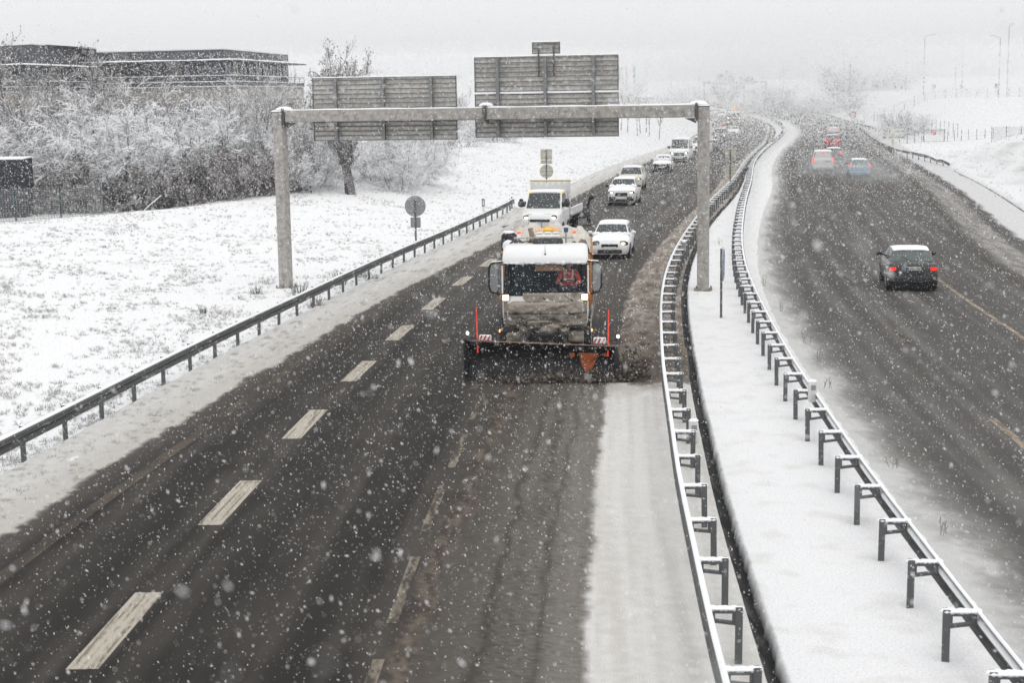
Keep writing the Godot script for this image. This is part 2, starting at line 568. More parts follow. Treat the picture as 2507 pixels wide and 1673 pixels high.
func left_tint(d: float, row: Array) -> PackedColorArray:
	var out := PackedColorArray()
	var b := bx(d)
	var le := ips(LE, d)
	var wr := ips(WR, d)
	var ss := ips(SS, d)
	for p in row:
		var o: float = p.x - b
		var fine := nz.get_noise_2d(p.x * 9.0, d * 9.0)
		var mid := nz.get_noise_2d(p.x * 1.7, d * 1.2)
		var ahead := 1.0 - sm(36.0, 36.9, d + 1.0 * nz.get_noise_2d(p.x * 2.2, 5.0) + 0.5 * fine + 0.25 * (o + 3.0))
		var st := streak(o, d)
		var c := Color(0.033, 0.0305, 0.0285)
		# tyre-polished tracks and wet, salt-grey strips between
		c = c.lerp(Color(0.070, 0.063, 0.056), clampf(0.35 + 0.9 * st + 0.35 * mid, 0.0, 1.0) * 0.6)
		var lane := (o - lerpf(-10.42, -10.22, clampf((d - 18.0) / 46.0, 0.0, 1.0))) / 3.58
		var lu := absf(fposmod(lane, 1.0) - 0.5) * 3.58
		var track := exp(-pow((lu - 0.80 + 0.12 * mid) / 0.34, 2))
		c = c.lerp(Color(0.095, 0.0865, 0.0785), (1.0 - track) * clampf(0.45 + 0.9 * st + 0.5 * mid, 0.0, 1.0) * 0.75)
		c = c.lerp(Color(0.168, 0.158, 0.149), sm(34.0, 85.0, d) * clampf(0.62 + 0.5 * st + 0.3 * mid, 0.2, 0.95))  # paler with distance: slush film, plus sky sheen and mist painted in
		# left shoulder: thin slush, then dirty snow
		var edge := o - le + 0.22 * mid + 0.10 * fine
		c = c.lerp(Color(0.13, 0.12, 0.11), (1.0 - sm(0.0, 0.9, edge)) * 0.6)
		c = c.lerp(Color(0.60, 0.58, 0.55), 1.0 - sm(-0.12, 0.04, edge))
		c = c.lerp(Color(0.78, 0.775, 0.765), (1.0 - sm(-1.5, -0.25, edge)) * clampf(0.85 - 0.8 * fine, 0.0, 1.0))
		if edge < -0.1:
			c = c.lerp(Color(0.30, 0.26, 0.21), clampf((fine + mid * 0.4 - 0.30) * 2.4, 0.0, 0.6))
		if ahead > 0.0 and o > -7.0:
			# the lane the plough has not reached: thin slush with wheel tracks, then untouched snow
			var q := o - ss + 0.10 * mid + 0.05 * fine
			var w := sm(-7.0, -6.2, o + 0.25 * mid)
			var vf := nz.get_noise_2d(p.x * 30.0, d * 30.0)
			var cs := c.lerp(Color(0.105, 0.093, 0.082), w * clampf(0.6 + 0.5 * st + 0.4 * vf, 0.0, 1.0))
			cs = cs.lerp(Color(0.235, 0.22, 0.20), sm(-2.6, -0.1, q) * clampf(0.75 + 0.6 * vf + 0.3 * st, 0.0, 1.1))
			for l in [[-3.25, 0.07, 0.7], [-1.35, 0.06, 0.65], [-0.62, 0.05, 0.5]]:
				cs = cs.lerp(Color(0.045, 0.04, 0.036), l[2] * exp(-pow((q - l[0] + 0.06 * mid) / l[1], 2)))
			cs = cs.lerp(Color(0.20, 0.165, 0.135).lerp(Color(0.06, 0.05, 0.043), clampf(0.5 + 1.2 * nz.get_noise_2d(p.x * 16.0, d * 2.5) + 0.9 * nz.get_noise_2d(p.x * 34.0, d * 14.0), 0.0, 1.0)), 0.85 * exp(-pow((q + 2.25 + 0.05 * mid + 0.08 * fine) / 0.17, 2)))
			var sn := sm(-0.09, 0.05, q + 0.05 * nz.get_noise_2d(p.x * 6.0, d * 3.0) + 0.03 * nz.get_noise_2d(p.x * 26.0, d * 9.0))
			var white := Color(0.78, 0.77, 0.755).lerp(Color(0.62, 0.60, 0.57), clampf(0.22 + 0.8 * nz2.get_noise_2d(o * 6.0, d * 0.1) + 0.5 * fine, 0.0, 0.75))
			white = white.lerp(Color(0.3, 0.27, 0.24), 0.5 * sm(33.5, 36.6, d) * clampf(0.5 + 1.5 * mid, 0, 1))
			cs = cs.lerp(white, sn)
			c = c.lerp(cs, ahead)
		if ahead < 1.0:
			var q2 := o - wr + 0.12 * mid + 0.06 * fine
			var sl2 := Color(0.26, 0.215, 0.18).lerp(Color(0.52, 0.475, 0.43), clampf(0.30 + 1.0 * fine + 0.8 * mid + 0.35 * sm(50.0, 100.0, d), 0.0, 1.0))
			sl2 = sl2.lerp(Color(0.09, 0.075, 0.06), clampf((nz.get_noise_2d(p.x * 5.0 + 90.0, d * 5.0) - 0.05) * 2.0, 0.0, 0.75) * (1.0 - 0.6 * sm(55.0, 90.0, d)))
			sl2 = sl2.lerp(Color(0.085, 0.07, 0.058), 0.75 * (1.0 - sm(38.0, 50.0, d)) * clampf(0.55 + 1.1 * fine + 0.6 * mid, 0.0, 1.0))
			var cc := c.lerp(Color(0.10, 0.09, 0.08), sm(-1.2, 0.0, q2) * 0.6).lerp(sl2, sm(-0.06, 0.06, q2))
			c = c.lerp(cc, 1.0 - ahead)
		out.append(c)
	return out

func right_row(d: float) -> Array:
	var b := bx(d)
	var a := ips(RLE, d) - 1.2
	var e := ips(RE, d) + 2.2
	var y := prof(d)
	var out := []
	var sl := ips(RE, d) - 1.7
	for j in 150:
		var o := lerpf(a, e, float(j) / 149.0)
		var x := b + o
		var h := y
		h += (0.05 + 0.03 * nz.get_noise_2d(x * 3.0, d * 3.0)) * sm(sl + 1.9, sl + 2.8, o)
		h += 0.04 * sm(sl - 0.2, sl + 0.4, o) * (1.0 - sm(sl + 1.0, sl + 1.6, o)) * (1.0 + nz.get_noise_2d(x * 4.0, d * 2.0))
		out.append(Vector3(x, h, -d))
	return out

func right_tint(d: float, row: Array) -> PackedColorArray:
	var out := PackedColorArray()
	var b := bx(d)
	var le := ips(RLE, d) - 0.1
	var re := ips(RE, d)
	for p in row:
		var o: float = p.x - b
		var fine := nz.get_noise_2d(p.x * 7.0, d * 7.0)
		var mid := nz.get_noise_2d(p.x * 1.5, d * 0.8)
		var st := streak(o + 40.0, d)
		var c := Color(0.107, 0.102, 0.098)
		c = c.lerp(Color(0.245, 0.236, 0.227), clampf(0.25 + 1.2 * st + 0.4 * mid, 0.0, 1.0) * 0.65)
		for w in [2.0, 3.6, 5.0, 6.6, 8.6, 10.2]:
			c = c.lerp(Color(0.085, 0.078, 0.072), 0.5 * exp(-pow((o - w) / 0.3, 2)))
		# soft edge of snow along the central reservation
		var q := o - le - 0.15 + 0.35 * mid + 0.12 * fine
		c = c.lerp(Color(0.40, 0.39, 0.38), (1.0 - sm(-0.2, 1.0, q + 0.25 * nz.get_noise_2d(p.x * 25.0, d * 25.0))) * clampf(0.72 + 0.5 * fine, 0.0, 1.0))
		c = c.lerp(Color(0.72, 0.72, 0.72), 1.0 - sm(-0.5, 0.32, q + 0.15 * fine + 0.12 * nz.get_noise_2d(p.x * 25.0, d * 25.0)))
		# slush band on the hard shoulder
		var s0 := re - 1.75 + 0.2 * mid
		var band := sm(s0 - 0.35, s0 + 0.2, o) * (1.0 - sm(s0 + 1.05, s0 + 1.45, o))
		c = c.lerp(Color(0.45, 0.43, 0.41).lerp(Color(0.22, 0.21, 0.20), clampf(0.5 + 1.2 * fine, 0.0, 1.0)), band * 0.85)
		var q3 := o - re - 0.25 + 0.25 * mid + 0.12 * fine
		c = c.lerp(Color(0.76, 0.765, 0.78), sm(-0.12, 0.25, q3))
		out.append(c)
	return out

func median_row(d: float) -> Array:
	var b := bx(d)
	var a := ips(CH, d) + 0.18
	var e := ips(RLE, d) - 0.30
	var y := prof(d)
	var out := []
	for j in 46:
		var f := float(j) / 45.0
		var o := lerpf(a, e, f)
		var x := b + o
		var rag := 0.05 * nz.get_noise_2d(d * 6.0, 3.0) + 0.03 * nz.get_noise_2d(d * 20.0, 9.0)
		if j < 3:
			x += rag * (1.0 - f * 20.0)
		var h := y + (0.10 + 0.035 * nz.get_noise_2d(x * 1.3, d * 1.3) + 0.022 * nz.get_noise_2d(x * 9.0, d * 9.0)) * (1.0 - sm(0.72, 1.0, f)) - 0.03 * sm(0.9, 1.0, f)
		h += 0.015 * nz.get_noise_2d(x * 4.0, d * 4.0) * sm(0.6, 0.9, f) * (1.0 - sm(0.95, 1.0, f))
		if j == 0:
			h = y - 0.25
			x += 0.02
		if absf(f - 0.74) < 0.012 and d < 60.0:
			h -= 0.012
		out.append(Vector3(x, h, -d))
	return out

func median_tint(d: float, row: Array) -> PackedColorArray:
	var out := PackedColorArray()
	for j in row.size():
		var p: Vector3 = row[j]
		var c := Color(0.77, 0.775, 0.79)
		var m := nz.get_noise_2d(p.x * 3.0, d * 3.0)
		c = c.lerp(Color(0.62, 0.62, 0.60), clampf((m - 0.15) * 1.2, 0.0, 0.5))
		c = c.lerp(Color(0.70, 0.69, 0.68), sm(28, 45, j) * clampf(0.5 + nz.get_noise_2d(p.x * 8.0, d * 8.0), 0, 1))
		if j == 0:
			c = Color(0.03, 0.03, 0.03)
		out.append(c)
	return out

func strip(d0: float, d1: float, off: Callable, w: float, up: float, tint: Callable, step := 0.5) -> ArrayMesh:
	var ds := []
	var d := d0
	while d < d1:
		ds.append(d)
		d += step * maxf(1.0, d / 40.0)
	ds.append(d1)
	return grid_mesh(ds, 14, func(dd):
		var o: float = (off as Callable).call(dd)
		var r := []
		for j in 14:
			r.append(rp(dd, o + w * (j / 13.0 - 0.5), up))
		return r, tint)

func build_setting() -> void:
	var o := -700.0
	while o < 700.0:
		g_offs.append(o)
		var q := 0.0
		if o < -14.0: q = -14.0 - o
		elif o > 14.0: q = o - 14.0
		o += clampf(0.26 + maxf(q - 6.0, 0.0) * 0.045, 0.26, 60.0) if (q > 0.0) else 0.55
	var gm := structure("ground", grid_mesh(rows(-60.0, 1100.0, 0.12, 0.4, 6.0), g_offs.size(), ground_row, ground_tint), M.ground)
	gm.set_meta("label", "snow-covered ground with verges and banks on both sides of the road")
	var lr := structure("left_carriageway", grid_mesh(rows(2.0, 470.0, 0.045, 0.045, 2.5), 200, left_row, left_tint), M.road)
	var rr := structure("right_carriageway", grid_mesh(rows(2.0, 470.0, 0.07, 0.1, 2.5), 150, right_row, right_tint), M.road)
	structure("central_reservation", grid_mesh(rows(2.0, 470.0, 0.05, 0.06, 2.5), 46, median_row, median_tint), M.slush)
	# concrete channel between the left rail's verge and the raised snow
	var gutter := grid_mesh(rows(2.0, 190.0, 0.2, 0.2, 2.0), 5, func(d):
		var c := ips(CH, d)
		return [rp(d, c - 0.02, -0.012), rp(d, c + 0.02, -0.015), rp(d, c + 0.08, -0.06), rp(d, c + 0.16, -0.10), rp(d, c + 0.26, -0.10)], func(d, row):
		var a := PackedColorArray()
		for j in 5:
			var k := nz.get_noise_2d(d * 3.0, j * 2.0)
			a.append(Color(0.035, 0.035, 0.036).lerp(Color(0.2, 0.2, 0.205), clampf(0.25 + k, 0, 1) * (0.8 if j < 3 else 0.25)))
		return a)
	structure("drainage_channel", gutter, M.road)
	# markings are parts of the carriageway they lie on
	var worn := func(d, row):
		var a := PackedColorArray()
		for p in row:
			var oo: float = p.x - bx(d)
			var k := nz.get_noise_2d(oo * 34.0, d * 0.9) * 1.1 + nz.get_noise_2d(p.x * 40.0, d * 40.0) * 0.5
			a.append(Color(0.56, 0.515, 0.44).lerp(Color(0.15, 0.125, 0.10), clampf(k * 1.7 - 0.05, 0.0, 0.85)))
		return a
	var worn2 := func(d, row):
		var a := PackedColorArray()
		for p in row:
			var k := nz.get_noise_2d(p.x * 14.0, d * 2.0) + nz.get_noise_2d(p.x * 30.0, d * 20.0) * 0.7
			a.append(Color(0.28, 0.245, 0.20).lerp(Color(0.07, 0.062, 0.055), clampf(0.40 + 0.35 * sm(22.0, 30.0, d) + k * 1.5, 0.0, 0.93)))
		return a
	var tan := func(d, row):
		var a := PackedColorArray()
		for p in row:
			var k := nz.get_noise_2d(p.x * 5.0, d * 1.5)
			a.append(Color(0.125, 0.105, 0.085).lerp(Color(0.07, 0.062, 0.056), clampf(0.5 + k * 1.4, 0.0, 1.0)))
		return a
	var d := 11.6
	while d < 82.0:
		put(lr, "lane_dash", strip(d + 0.05, d + 3.02, func(x): return lerpf(-10.42, -10.22, clampf((x - 18) / 46, 0, 1)), 0.40, 0.005, worn, 0.1), M.road)
		d += 6.45
	d = 10.95
	while d < 36.0:
		put(lr, "lane_dash", strip(d, d + 3.0, func(_x): return -6.82, 0.15, 0.006, worn2, 0.1), M.road)
		d += 4.33
	put(lr, "edge_line", strip(4.0, 150.0, func(x): return ips(LE, x) + lerpf(0.85, 0.35, sm(20, 60, x)), 0.26, 0.005, tan), M.road)
	put(lr, "edge_line", strip(80.0, 140.0, func(x): return -10.1 + 0.5 * sm(80, 140, x), 0.22, 0.006, tan), M.road)
	for l in [[4.15, 0.17, 9.0], [7.45, 0.17, 13.0]]:
		d = 15.9
		while d < 240.0:
			put(rr, "lane_dash", strip(d, d + 3.0, func(_x): return l[0], l[1], 0.006, worn2, 0.2), M.road)
			d += 13.0
	var warm := func(d, row):
		var a := PackedColorArray()
		for p in row:
			var k := nz.get_noise_2d(p.x * 9.0, d * 2.0) + nz.get_noise_2d(p.x * 30.0, d * 20.0) * 0.6
			a.append(Color(0.40, 0.325, 0.255).lerp(Color(0.15, 0.13, 0.11), clampf(0.3 + k * 1.3, 0.0, 0.9)))
		return a
	put(rr, "lane_dash", strip(28.9, 31.9, func(_x): return 4.15, 0.17, 0.009, warm, 0.1), M.road)
	put(rr, "edge_line", strip(20.0, 62.0, func(_x): return 7.45, 0.16, 0.009, warm), M.road)
	structure("ditch", strip(74.0, 133.0, func(x): return ips(RE, x) + 2.15, 0.42, 0.035, func(d, row):
		var a := PackedColorArray()
		for p in row:
			a.append(Color(0.16, 0.145, 0.13).lerp(Color(0.5, 0.5, 0.5), clampf(0.15 + 1.4 * nz.get_noise_2d(p.x * 2.0, d * 0.6), 0.0, 1.0)))
		return a), M.road)
	put(rr, "edge_line", strip(20.0, 230.0, func(x): return ips(RE, x) - 2.35, 0.2, 0.006, tan), M.road)
	# far hills
	for hl in [[-70.0, -620.0, 190.0, 16.0, 80.0], [-330.0, -760.0, 260.0, 22.0, 120.0], [330.0, -700.0, 300.0, 13.0, 90.0]]:
		var hill := grid_mesh(range(-12, 13), 25, func(i):
			var r := []
			for j in 25:
				var u: float = (j - 12) / 12.0
				var w: float = i / 12.0
				var e := maxf(0.0, 1.0 - u * u) * maxf(0.0, 1.0 - w * w)
				r.append(Vector3(hl[0] + u * hl[2], 5.0 + hl[3] * e * (0.9 + 0.2 * nz.get_noise_2d(u * 70.0, w * 70.0)) - 4.0, hl[1] - w * hl[4]))
			return r, func(_i, row):
			var a := PackedColorArray()
			for p in row:
				a.append(Color(0.74, 0.75, 0.77))
			return a)
		structure("hill", hill, M.ground)

func jitter(r: RandomNumberGenerator, k: float) -> Vector3:
	return Vector3(r.randf_range(-k, k), r.randf_range(-k, k), r.randf_range(-k, k))

# ---------------------------------------------------------------- barriers

func beam(parent: Node3D, pts: Array, side: float, high: float, called := "beam") -> void:
	# a W-shaped steel sheet along the points; side +1: its corrugated face looks towards +x
	var mb := MB.new()
	var sn := MB.new()
	var prof_ := [[0.0, 0.0], [0.035, -0.012], [0.08, -0.045], [0.08, -0.105], [0.015, -0.14], [0.015, -0.17], [0.08, -0.205], [0.08, -0.265], [0.035, -0.298], [0.0, -0.31], [-0.006, -0.302], [0.029, -0.290], [0.073, -0.260], [0.073, -0.210], [0.008, -0.175], [0.008, -0.135], [0.073, -0.100], [0.073, -0.050], [0.030, -0.020], [-0.006, -0.008]]
	var secs := []
	var ss := []
	for i in pts.size():
		var a: Vector3 = pts[maxi(i - 1, 0)]
		var b: Vector3 = pts[mini(i + 1, pts.size() - 1)]
		var rt := (b - a).cross(Vector3.UP).normalized() * side
		var s := []
		for q in prof_:
			s.append(pts[i] + rt * q[0] + Vector3.UP * (high + q[1]))
		if side > 0:
			s.reverse()
		secs.append(s)
		var e := 0.5 + 0.5 * nz.get_noise_1d(i * 7.0)
		var t := []
		for q in [[-0.012, 0.0], [-0.012, 0.010], [0.004, 0.018 + 0.008 * e], [0.03, 0.006 + 0.010 * e], [0.058, -0.018], [0.054, -0.026], [0.03, -0.008]]:
			t.append(pts[i] + rt * q[0] + Vector3.UP * (high + q[1] + 0.003))
		if side < 0:
			t.reverse()
		ss.append(t)
	mb.loft(secs)
	sn.loft(ss)
	part(parent, called, mb, M.rail_face, 25)
	part(parent, called + "_snow", sn, M.snow, 60)
	# snow on the ledge of the sheet's hollow back
	var lg := MB.new()
	var ls := []
	for i in pts.size():
		var a: Vector3 = pts[maxi(i - 1, 0)]
		var b: Vector3 = pts[mini(i + 1, pts.size() - 1)]
		var rt := (b - a).cross(Vector3.UP).normalized() * side
		var e := 0.5 + 0.5 * nz.get_noise_1d(i * 9.0 + 40.0)
		var t := []
		for q in [[0.006, -0.150], [0.004, -0.128], [0.022, -0.106 + 0.012 * e], [0.055, -0.098 + 0.01 * e], [0.071, -0.104]]:
			t.append(pts[i] + rt * q[0] + Vector3.UP * (high + q[1]))
		if side < 0:
			t.reverse()
		ls.append(t)
	lg.loft(ls)
	part(parent, called + "_snow", lg, M.snow, 60)

func rail_posts(parent: Node3D, T: Callable, d0: float, d1: float, arm: float, to_d: float) -> void:
	var pm := MB.new()
	pm.box(Vector3(0, 0.34, 0), Vector3(0.055, 0.80, 0.10))
	pm.box(Vector3(0, 0.34, 0.045), Vector3(0.09, 0.80, 0.012))
	var post := pm.build(0)
	var am := MB.new()
	var sn := MB.new()
	if arm != 0.0:
		var sg := signf(arm)
		var L := absf(arm)
		am.box(Vector3(sg * L * 0.5, 0.685, 0), Vector3(L, 0.05, 0.075))
		am.box(Vector3(sg * L * 0.5, 0.545, 0), Vector3(L + 0.01, 0.035, 0.075), 0.0, Basis(Vector3(0, 0, 1), sg * 0.12))
		am.box(Vector3(sg * (L - 0.02), 0.61, 0), Vector3(0.03, 0.15, 0.07))
		am.box(Vector3(sg * 0.05, 0.61, 0), Vector3(0.05, 0.13, 0.073))
		for k in 7:
			var f := k / 6.0
			sn.ball(Vector3(sg * L * f, 0.715, 0), Vector3(0.07, 0.032 + 0.008 * sin(k * 2.3), 0.062), 8, 4)
	else:
		sn.ball(Vector3(0, 0.745, 0), Vector3(0.05, 0.025, 0.06), 8, 4)
	var arm_m := am.build(0) if arm != 0.0 else null
	var snow_m := sn.build(60)
	var k := 0
	var d := d0
	while d < d1:
		var o := rp(d, (T as Callable).call(d))
		var y := ground_h(d, o.x - bx(d))
		var p := put(parent, "post", post, M.post)
		p.position = Vector3(o.x, y, o.z)
		p.rotation = Vector3(0.03 * nz.get_noise_1d(d * 11.0 + d0), -heading(d) + 0.05 * nz.get_noise_1d(d * 3.0), 0.03 * nz.get_noise_1d(d * 17.0 + arm * 9.0))
		if arm_m and d < to_d:
			put(p, "spacer", arm_m, M.post)
		if d < to_d:
			put(p, "snow_cap", snow_m, M.snow).scale = Vector3(1.0, 1.0, 1.0 + 0.35 * nz.get_noise_1d(d * 23.0))
		d += 2.0 * cos(heading(d))
		k += 1

func line(T: Callable, d0: float, d1: float, step: float) -> Array:
	var out := []
	var d := d0
	while d < d1:
		out.append(rp(d, (T as Callable).call(d)))
		d += step
	return out

func build_rails() -> void:
	var r := thing("guard_rail", "steel guard rail on posts along the right edge of the central reservation", "guard rail")
	beam(r, line(func(d): return 0.36, 5.0, 330.0, 2.0), 1.0, 0.72)
	rail_posts(r, func(d): return 0.0, 11.69, 310.0, 0.36, 200.0)
	r = thing("guard_rail", "steel guard rail on posts along the left edge of the central reservation", "guard rail")
	beam(r, line(func(d): return ips(ML, d) - 0.02, 5.0, 330.0, 2.0), -1.0, 0.72)
	rail_posts(r, func(d): return ips(ML, d) + 0.32, 11.9, 310.0, -0.32, 200.0)
	# the rail of the left verge ends turned outwards into the snow
	r = thing("guard_rail", "dark guard rail on posts below the snowy left verge", "guard rail")
	var lt := func(d): return ips(RL, d) - 0.9 * pow(maxf(0.0, (d - 90.0) / 10.0), 2)
	var pts := line(func(d): return (lt as Callable).call(d) + 0.05, 5.0, 100.0, 2.0)
	for i in pts.size():
		pts[i].y += ground_h(-pts[i].z, ips(RL, -pts[i].z)) - prof(-pts[i].z) - 0.28 * sm(94, 100, -pts[i].z)
	beam(r, pts, 1.0, 0.72)
	rail_posts(r, lt, 11.2, 98.0, 0.0, 98.0)
	# right verge rails
	var spans := [[[54.6, 240.0], [46.6, 197.0], [42.0, 169.4], [40.7, 153.0], [39.3, 137.0]], [[59.4, 249.0], [62.8, 287.0], [66.5, 325.0], [66.8, 345.0], [64.7, 364.0], [52.0, 395.0]]]
	var lab := ["guard rail ending near the bank on the right verge beyond the black car", "distant guard rail passing below the round red-rimmed sign"]
	for q in 2:
		r = thing("guard_rail", lab[q], "guard rail")
		var ps := []
		for i in spans[q].size() - 1:
			var a = spans[q][i]
			var b = spans[q][i + 1]
			var steps := int(Vector2(a[0] - b[0], a[1] - b[1]).length() / 4.0) + 1
			for k in steps:
				var f := float(k) / steps
				ps.append(Vector3(lerpf(a[0], b[0], f), 0, -lerpf(a[1], b[1], f)))
		for i in ps.size():
			var dd: float = -ps[i].z
			ps[i].y = ground_h(dd, ps[i].x - bx(dd))
		if q == 0:
			ps.reverse()
			ps[0].y -= 0.4
		beam(r, ps, -1.0, 0.74)
		var pm := MB.new()
		pm.box(Vector3(0, 0.3, 0), Vector3(0.08, 0.9, 0.1))
		var post := pm.build(0)
		for i in range(1, ps.size()):
			put(r, "post", post, M.post).position = ps[i]
	# far rail on the outside of the left-hand bend
	r = thing("guard_rail", "faint far guard rail on the outside of the bend under the distant gantry", "guard rail")
	beam(r, line(func(d): return ips(LE, d) - 1.2, 205.0, 380.0, 5.0), 1.0, 0.74)
	rail_posts(r, func(d): return ips(LE, d) - 1.25, 205.0, 300.0, 0.0, 100.0)
	# delineators on the rails
	var dl := [[Vector3(bx(31.3) + 0.30, prof(31.3) + 0.55, -31.3), "white plastic delineator block standing on the right median rail among the near posts"], [Vector3(bx(28.2) - 2.30, prof(28.2) + 0.42, -28.2), "snow-capped delineator box beside a post of the left median rail"], [Vector3(bx(63.0) - 2.0, prof(63.0) + 0.5, -63.0), "small grey delineator box on the left median rail behind the gantry leg"]]
	for q in dl:
		var t := thing("delineator", q[1], "delineator", q[0], 0.1)
		var mb := MB.new()
		mb.box(Vector3(0, 0.2, 0), Vector3(0.17, 0.42, 0.13), 0.03)
		part(t, "body", mb, M.paint_dirty if q != dl[2] else M.sign_grey)
		mb = MB.new()
		mb.ball(Vector3(0, 0.42, 0), Vector3(0.1, 0.05, 0.08), 8, 4)
		part(t, "snow_cap", mb, M.snow)
		mb = MB.new()
		mb.box(Vector3(0, 0.3, 0.068), Vector3(0.10, 0.1, 0.006))
		part(t, "reflector", mb, M.sign_grey)
	var t2 := thing("delineator", "thin white marker post with a black-framed top behind the left verge rail", "delineator", gp(-1.5, 87.5), 0.2)
	var mb2 := MB.new()
	mb2.box(Vector3(0, 0.55, 0), Vector3(0.14, 1.4, 0.05), 0.02)
	part(t2, "post", mb2, M.white)
	mb2 = MB.new()
	mb2.box(Vector3(0, 1.18, 0.03), Vector3(0.15, 0.05, 0.02)); mb2.box(Vector3(0, 0.82, 0.03), Vector3(0.15, 0.05, 0.02)); mb2.box(Vector3(-0.065, 1.0, 0.03), Vector3(0.03, 0.36, 0.02)); mb2.box(Vector3(0.065, 1.0, 0.03), Vector3(0.03, 0.36, 0.02))
	part(t2, "black_band", mb2, M.black_print)
# ---------------------------------------------------------------- gantry and signs

func snow_bar(mb: MB, a: Vector3, b: Vector3, w: float, t: float, nseg := 14) -> void:
	# a rounded ridge of snow lying along a-b
	var dir := (b - a).normalized()
	var rt := dir.cross(Vector3.UP).normalized()
	var secs := []
	for i in nseg + 1:
		var f := float(i) / nseg
		var p := a.lerp(b, f)
		var e := t * (0.75 + 0.5 * nz.get_noise_2d(p.x * 2.0, p.z * 2.0 + p.y))
		secs.append([p - rt * w * 0.5, p + rt * w * 0.5, p + rt * w * 0.46 + Vector3.UP * e * 0.6, p + rt * w * 0.2 + Vector3.UP * e, p - rt * w * 0.2 + Vector3.UP * e, p - rt * w * 0.46 + Vector3.UP * e * 0.6])
	mb.loft(secs)

func sign_back(parent: Node3D, c0: Vector3, c1: Vector3, rowsz: Array, posts: Array, post_lo: float, post_hi: float) -> void:
	# the ribbed back of a large sign between two plan corners; rowsz: [bottom, top] of each block of planks
	var dir := (c1 - c0).normalized()
	var outn := dir.cross(Vector3.UP).normalized() * -1.0
	if outn.z < 0:
		outn = -outn
	var L := c0.distance_to(c1)
	var mid := (c0 + c1) * 0.5
	var bs := Basis(dir, Vector3.UP, outn)
	var gen := RandomNumberGenerator.new()
	gen.seed = int(L * 1000.0)
	var shades := []
	for k in 3:
		var m: StandardMaterial3D = M.panel.duplicate()
		m.albedo_color = (Color(0.64, 0.62, 0.585) * (0.9 + 0.08 * k)).linear_to_srgb()
		shades.append(m)
	for blk in rowsz:
		var y: float = blk[0]
		while y < blk[1] - 0.03:
			var hgt := minf(0.165, blk[1] - y)
			var mb := MB.new()
			var z0 := -0.02
			var sec := [[z0, 0.012], [z0 - 0.02, 0.012], [z0 - 0.02, hgt - 0.012], [z0, hgt - 0.012]]
			# an aluminium plank: flat face, a flange that stands out at its foot
			mb.box(mid + Vector3.UP * (y + hgt * 0.5 + 0.014) - outn * 0.01, Vector3(L, hgt - 0.062, 0.02), 0.0, bs)
			mb.box(mid + Vector3.UP * (y + hgt - 0.006) + outn * 0.018, Vector3(L, 0.012, 0.075), 0.0, bs)
			part(parent, "plank", mb, shades[gen.randi() % 3], 0)
			y += hgt
		var fr := MB.new()
		for s in [-1.0, 1.0]:
			fr.box(mid + dir * s * (L * 0.5 + 0.012) + Vector3.UP * (blk[0] + blk[1]) * 0.5, Vector3(0.024, blk[1] - blk[0], 0.07), 0.0, bs)
		fr.box(mid + Vector3.UP * (blk[1] + 0.012), Vector3(L + 0.05, 0.024, 0.07), 0.0, bs)
		part(parent, "frame", fr, M.post, 0)
		var sn := MB.new()
		snow_bar(sn, c0 + Vector3.UP * (blk[1] + 0.024), c1 + Vector3.UP * (blk[1] + 0.024), 0.075, 0.05, 30)
		part(parent, "snow_cap", sn, M.snow, 60)
		# white printed face, away from the camera
		var fc := MB.new()
		fc.box(mid + Vector3.UP * (blk[0] + blk[1]) * 0.5 - outn * 0.032, Vector3(L, blk[1] - blk[0], 0.008), 0.0, bs)
		part(parent, "sign_face", fc, M.white, 0)
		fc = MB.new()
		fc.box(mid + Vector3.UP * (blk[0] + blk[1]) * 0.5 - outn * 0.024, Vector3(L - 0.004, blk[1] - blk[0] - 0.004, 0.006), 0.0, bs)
		part(parent, "backing", fc, M.sign_grey, 0)  # dark sheet added behind the planks to stand for shadow in the grooves
	for f in posts:
		var mb := MB.new()
		var p: Vector3 = c0.lerp(c1, f)
		var yy := (post_lo + post_hi) * 0.5
		mb.box(p + Vector3.UP * yy + outn * 0.055, Vector3(0.11, post_hi - post_lo, 0.012), 0.0, bs)
		mb.box(p + Vector3.UP * yy + outn * 0.125, Vector3(0.012, post_hi - post_lo, 0.13), 0.0, bs)
		mb.box(p + Vector3.UP * yy + outn * 0.195, Vector3(0.11, post_hi - post_lo, 0.012), 0.0, bs)
		part(parent, "upright", mb, M.steel, 0)

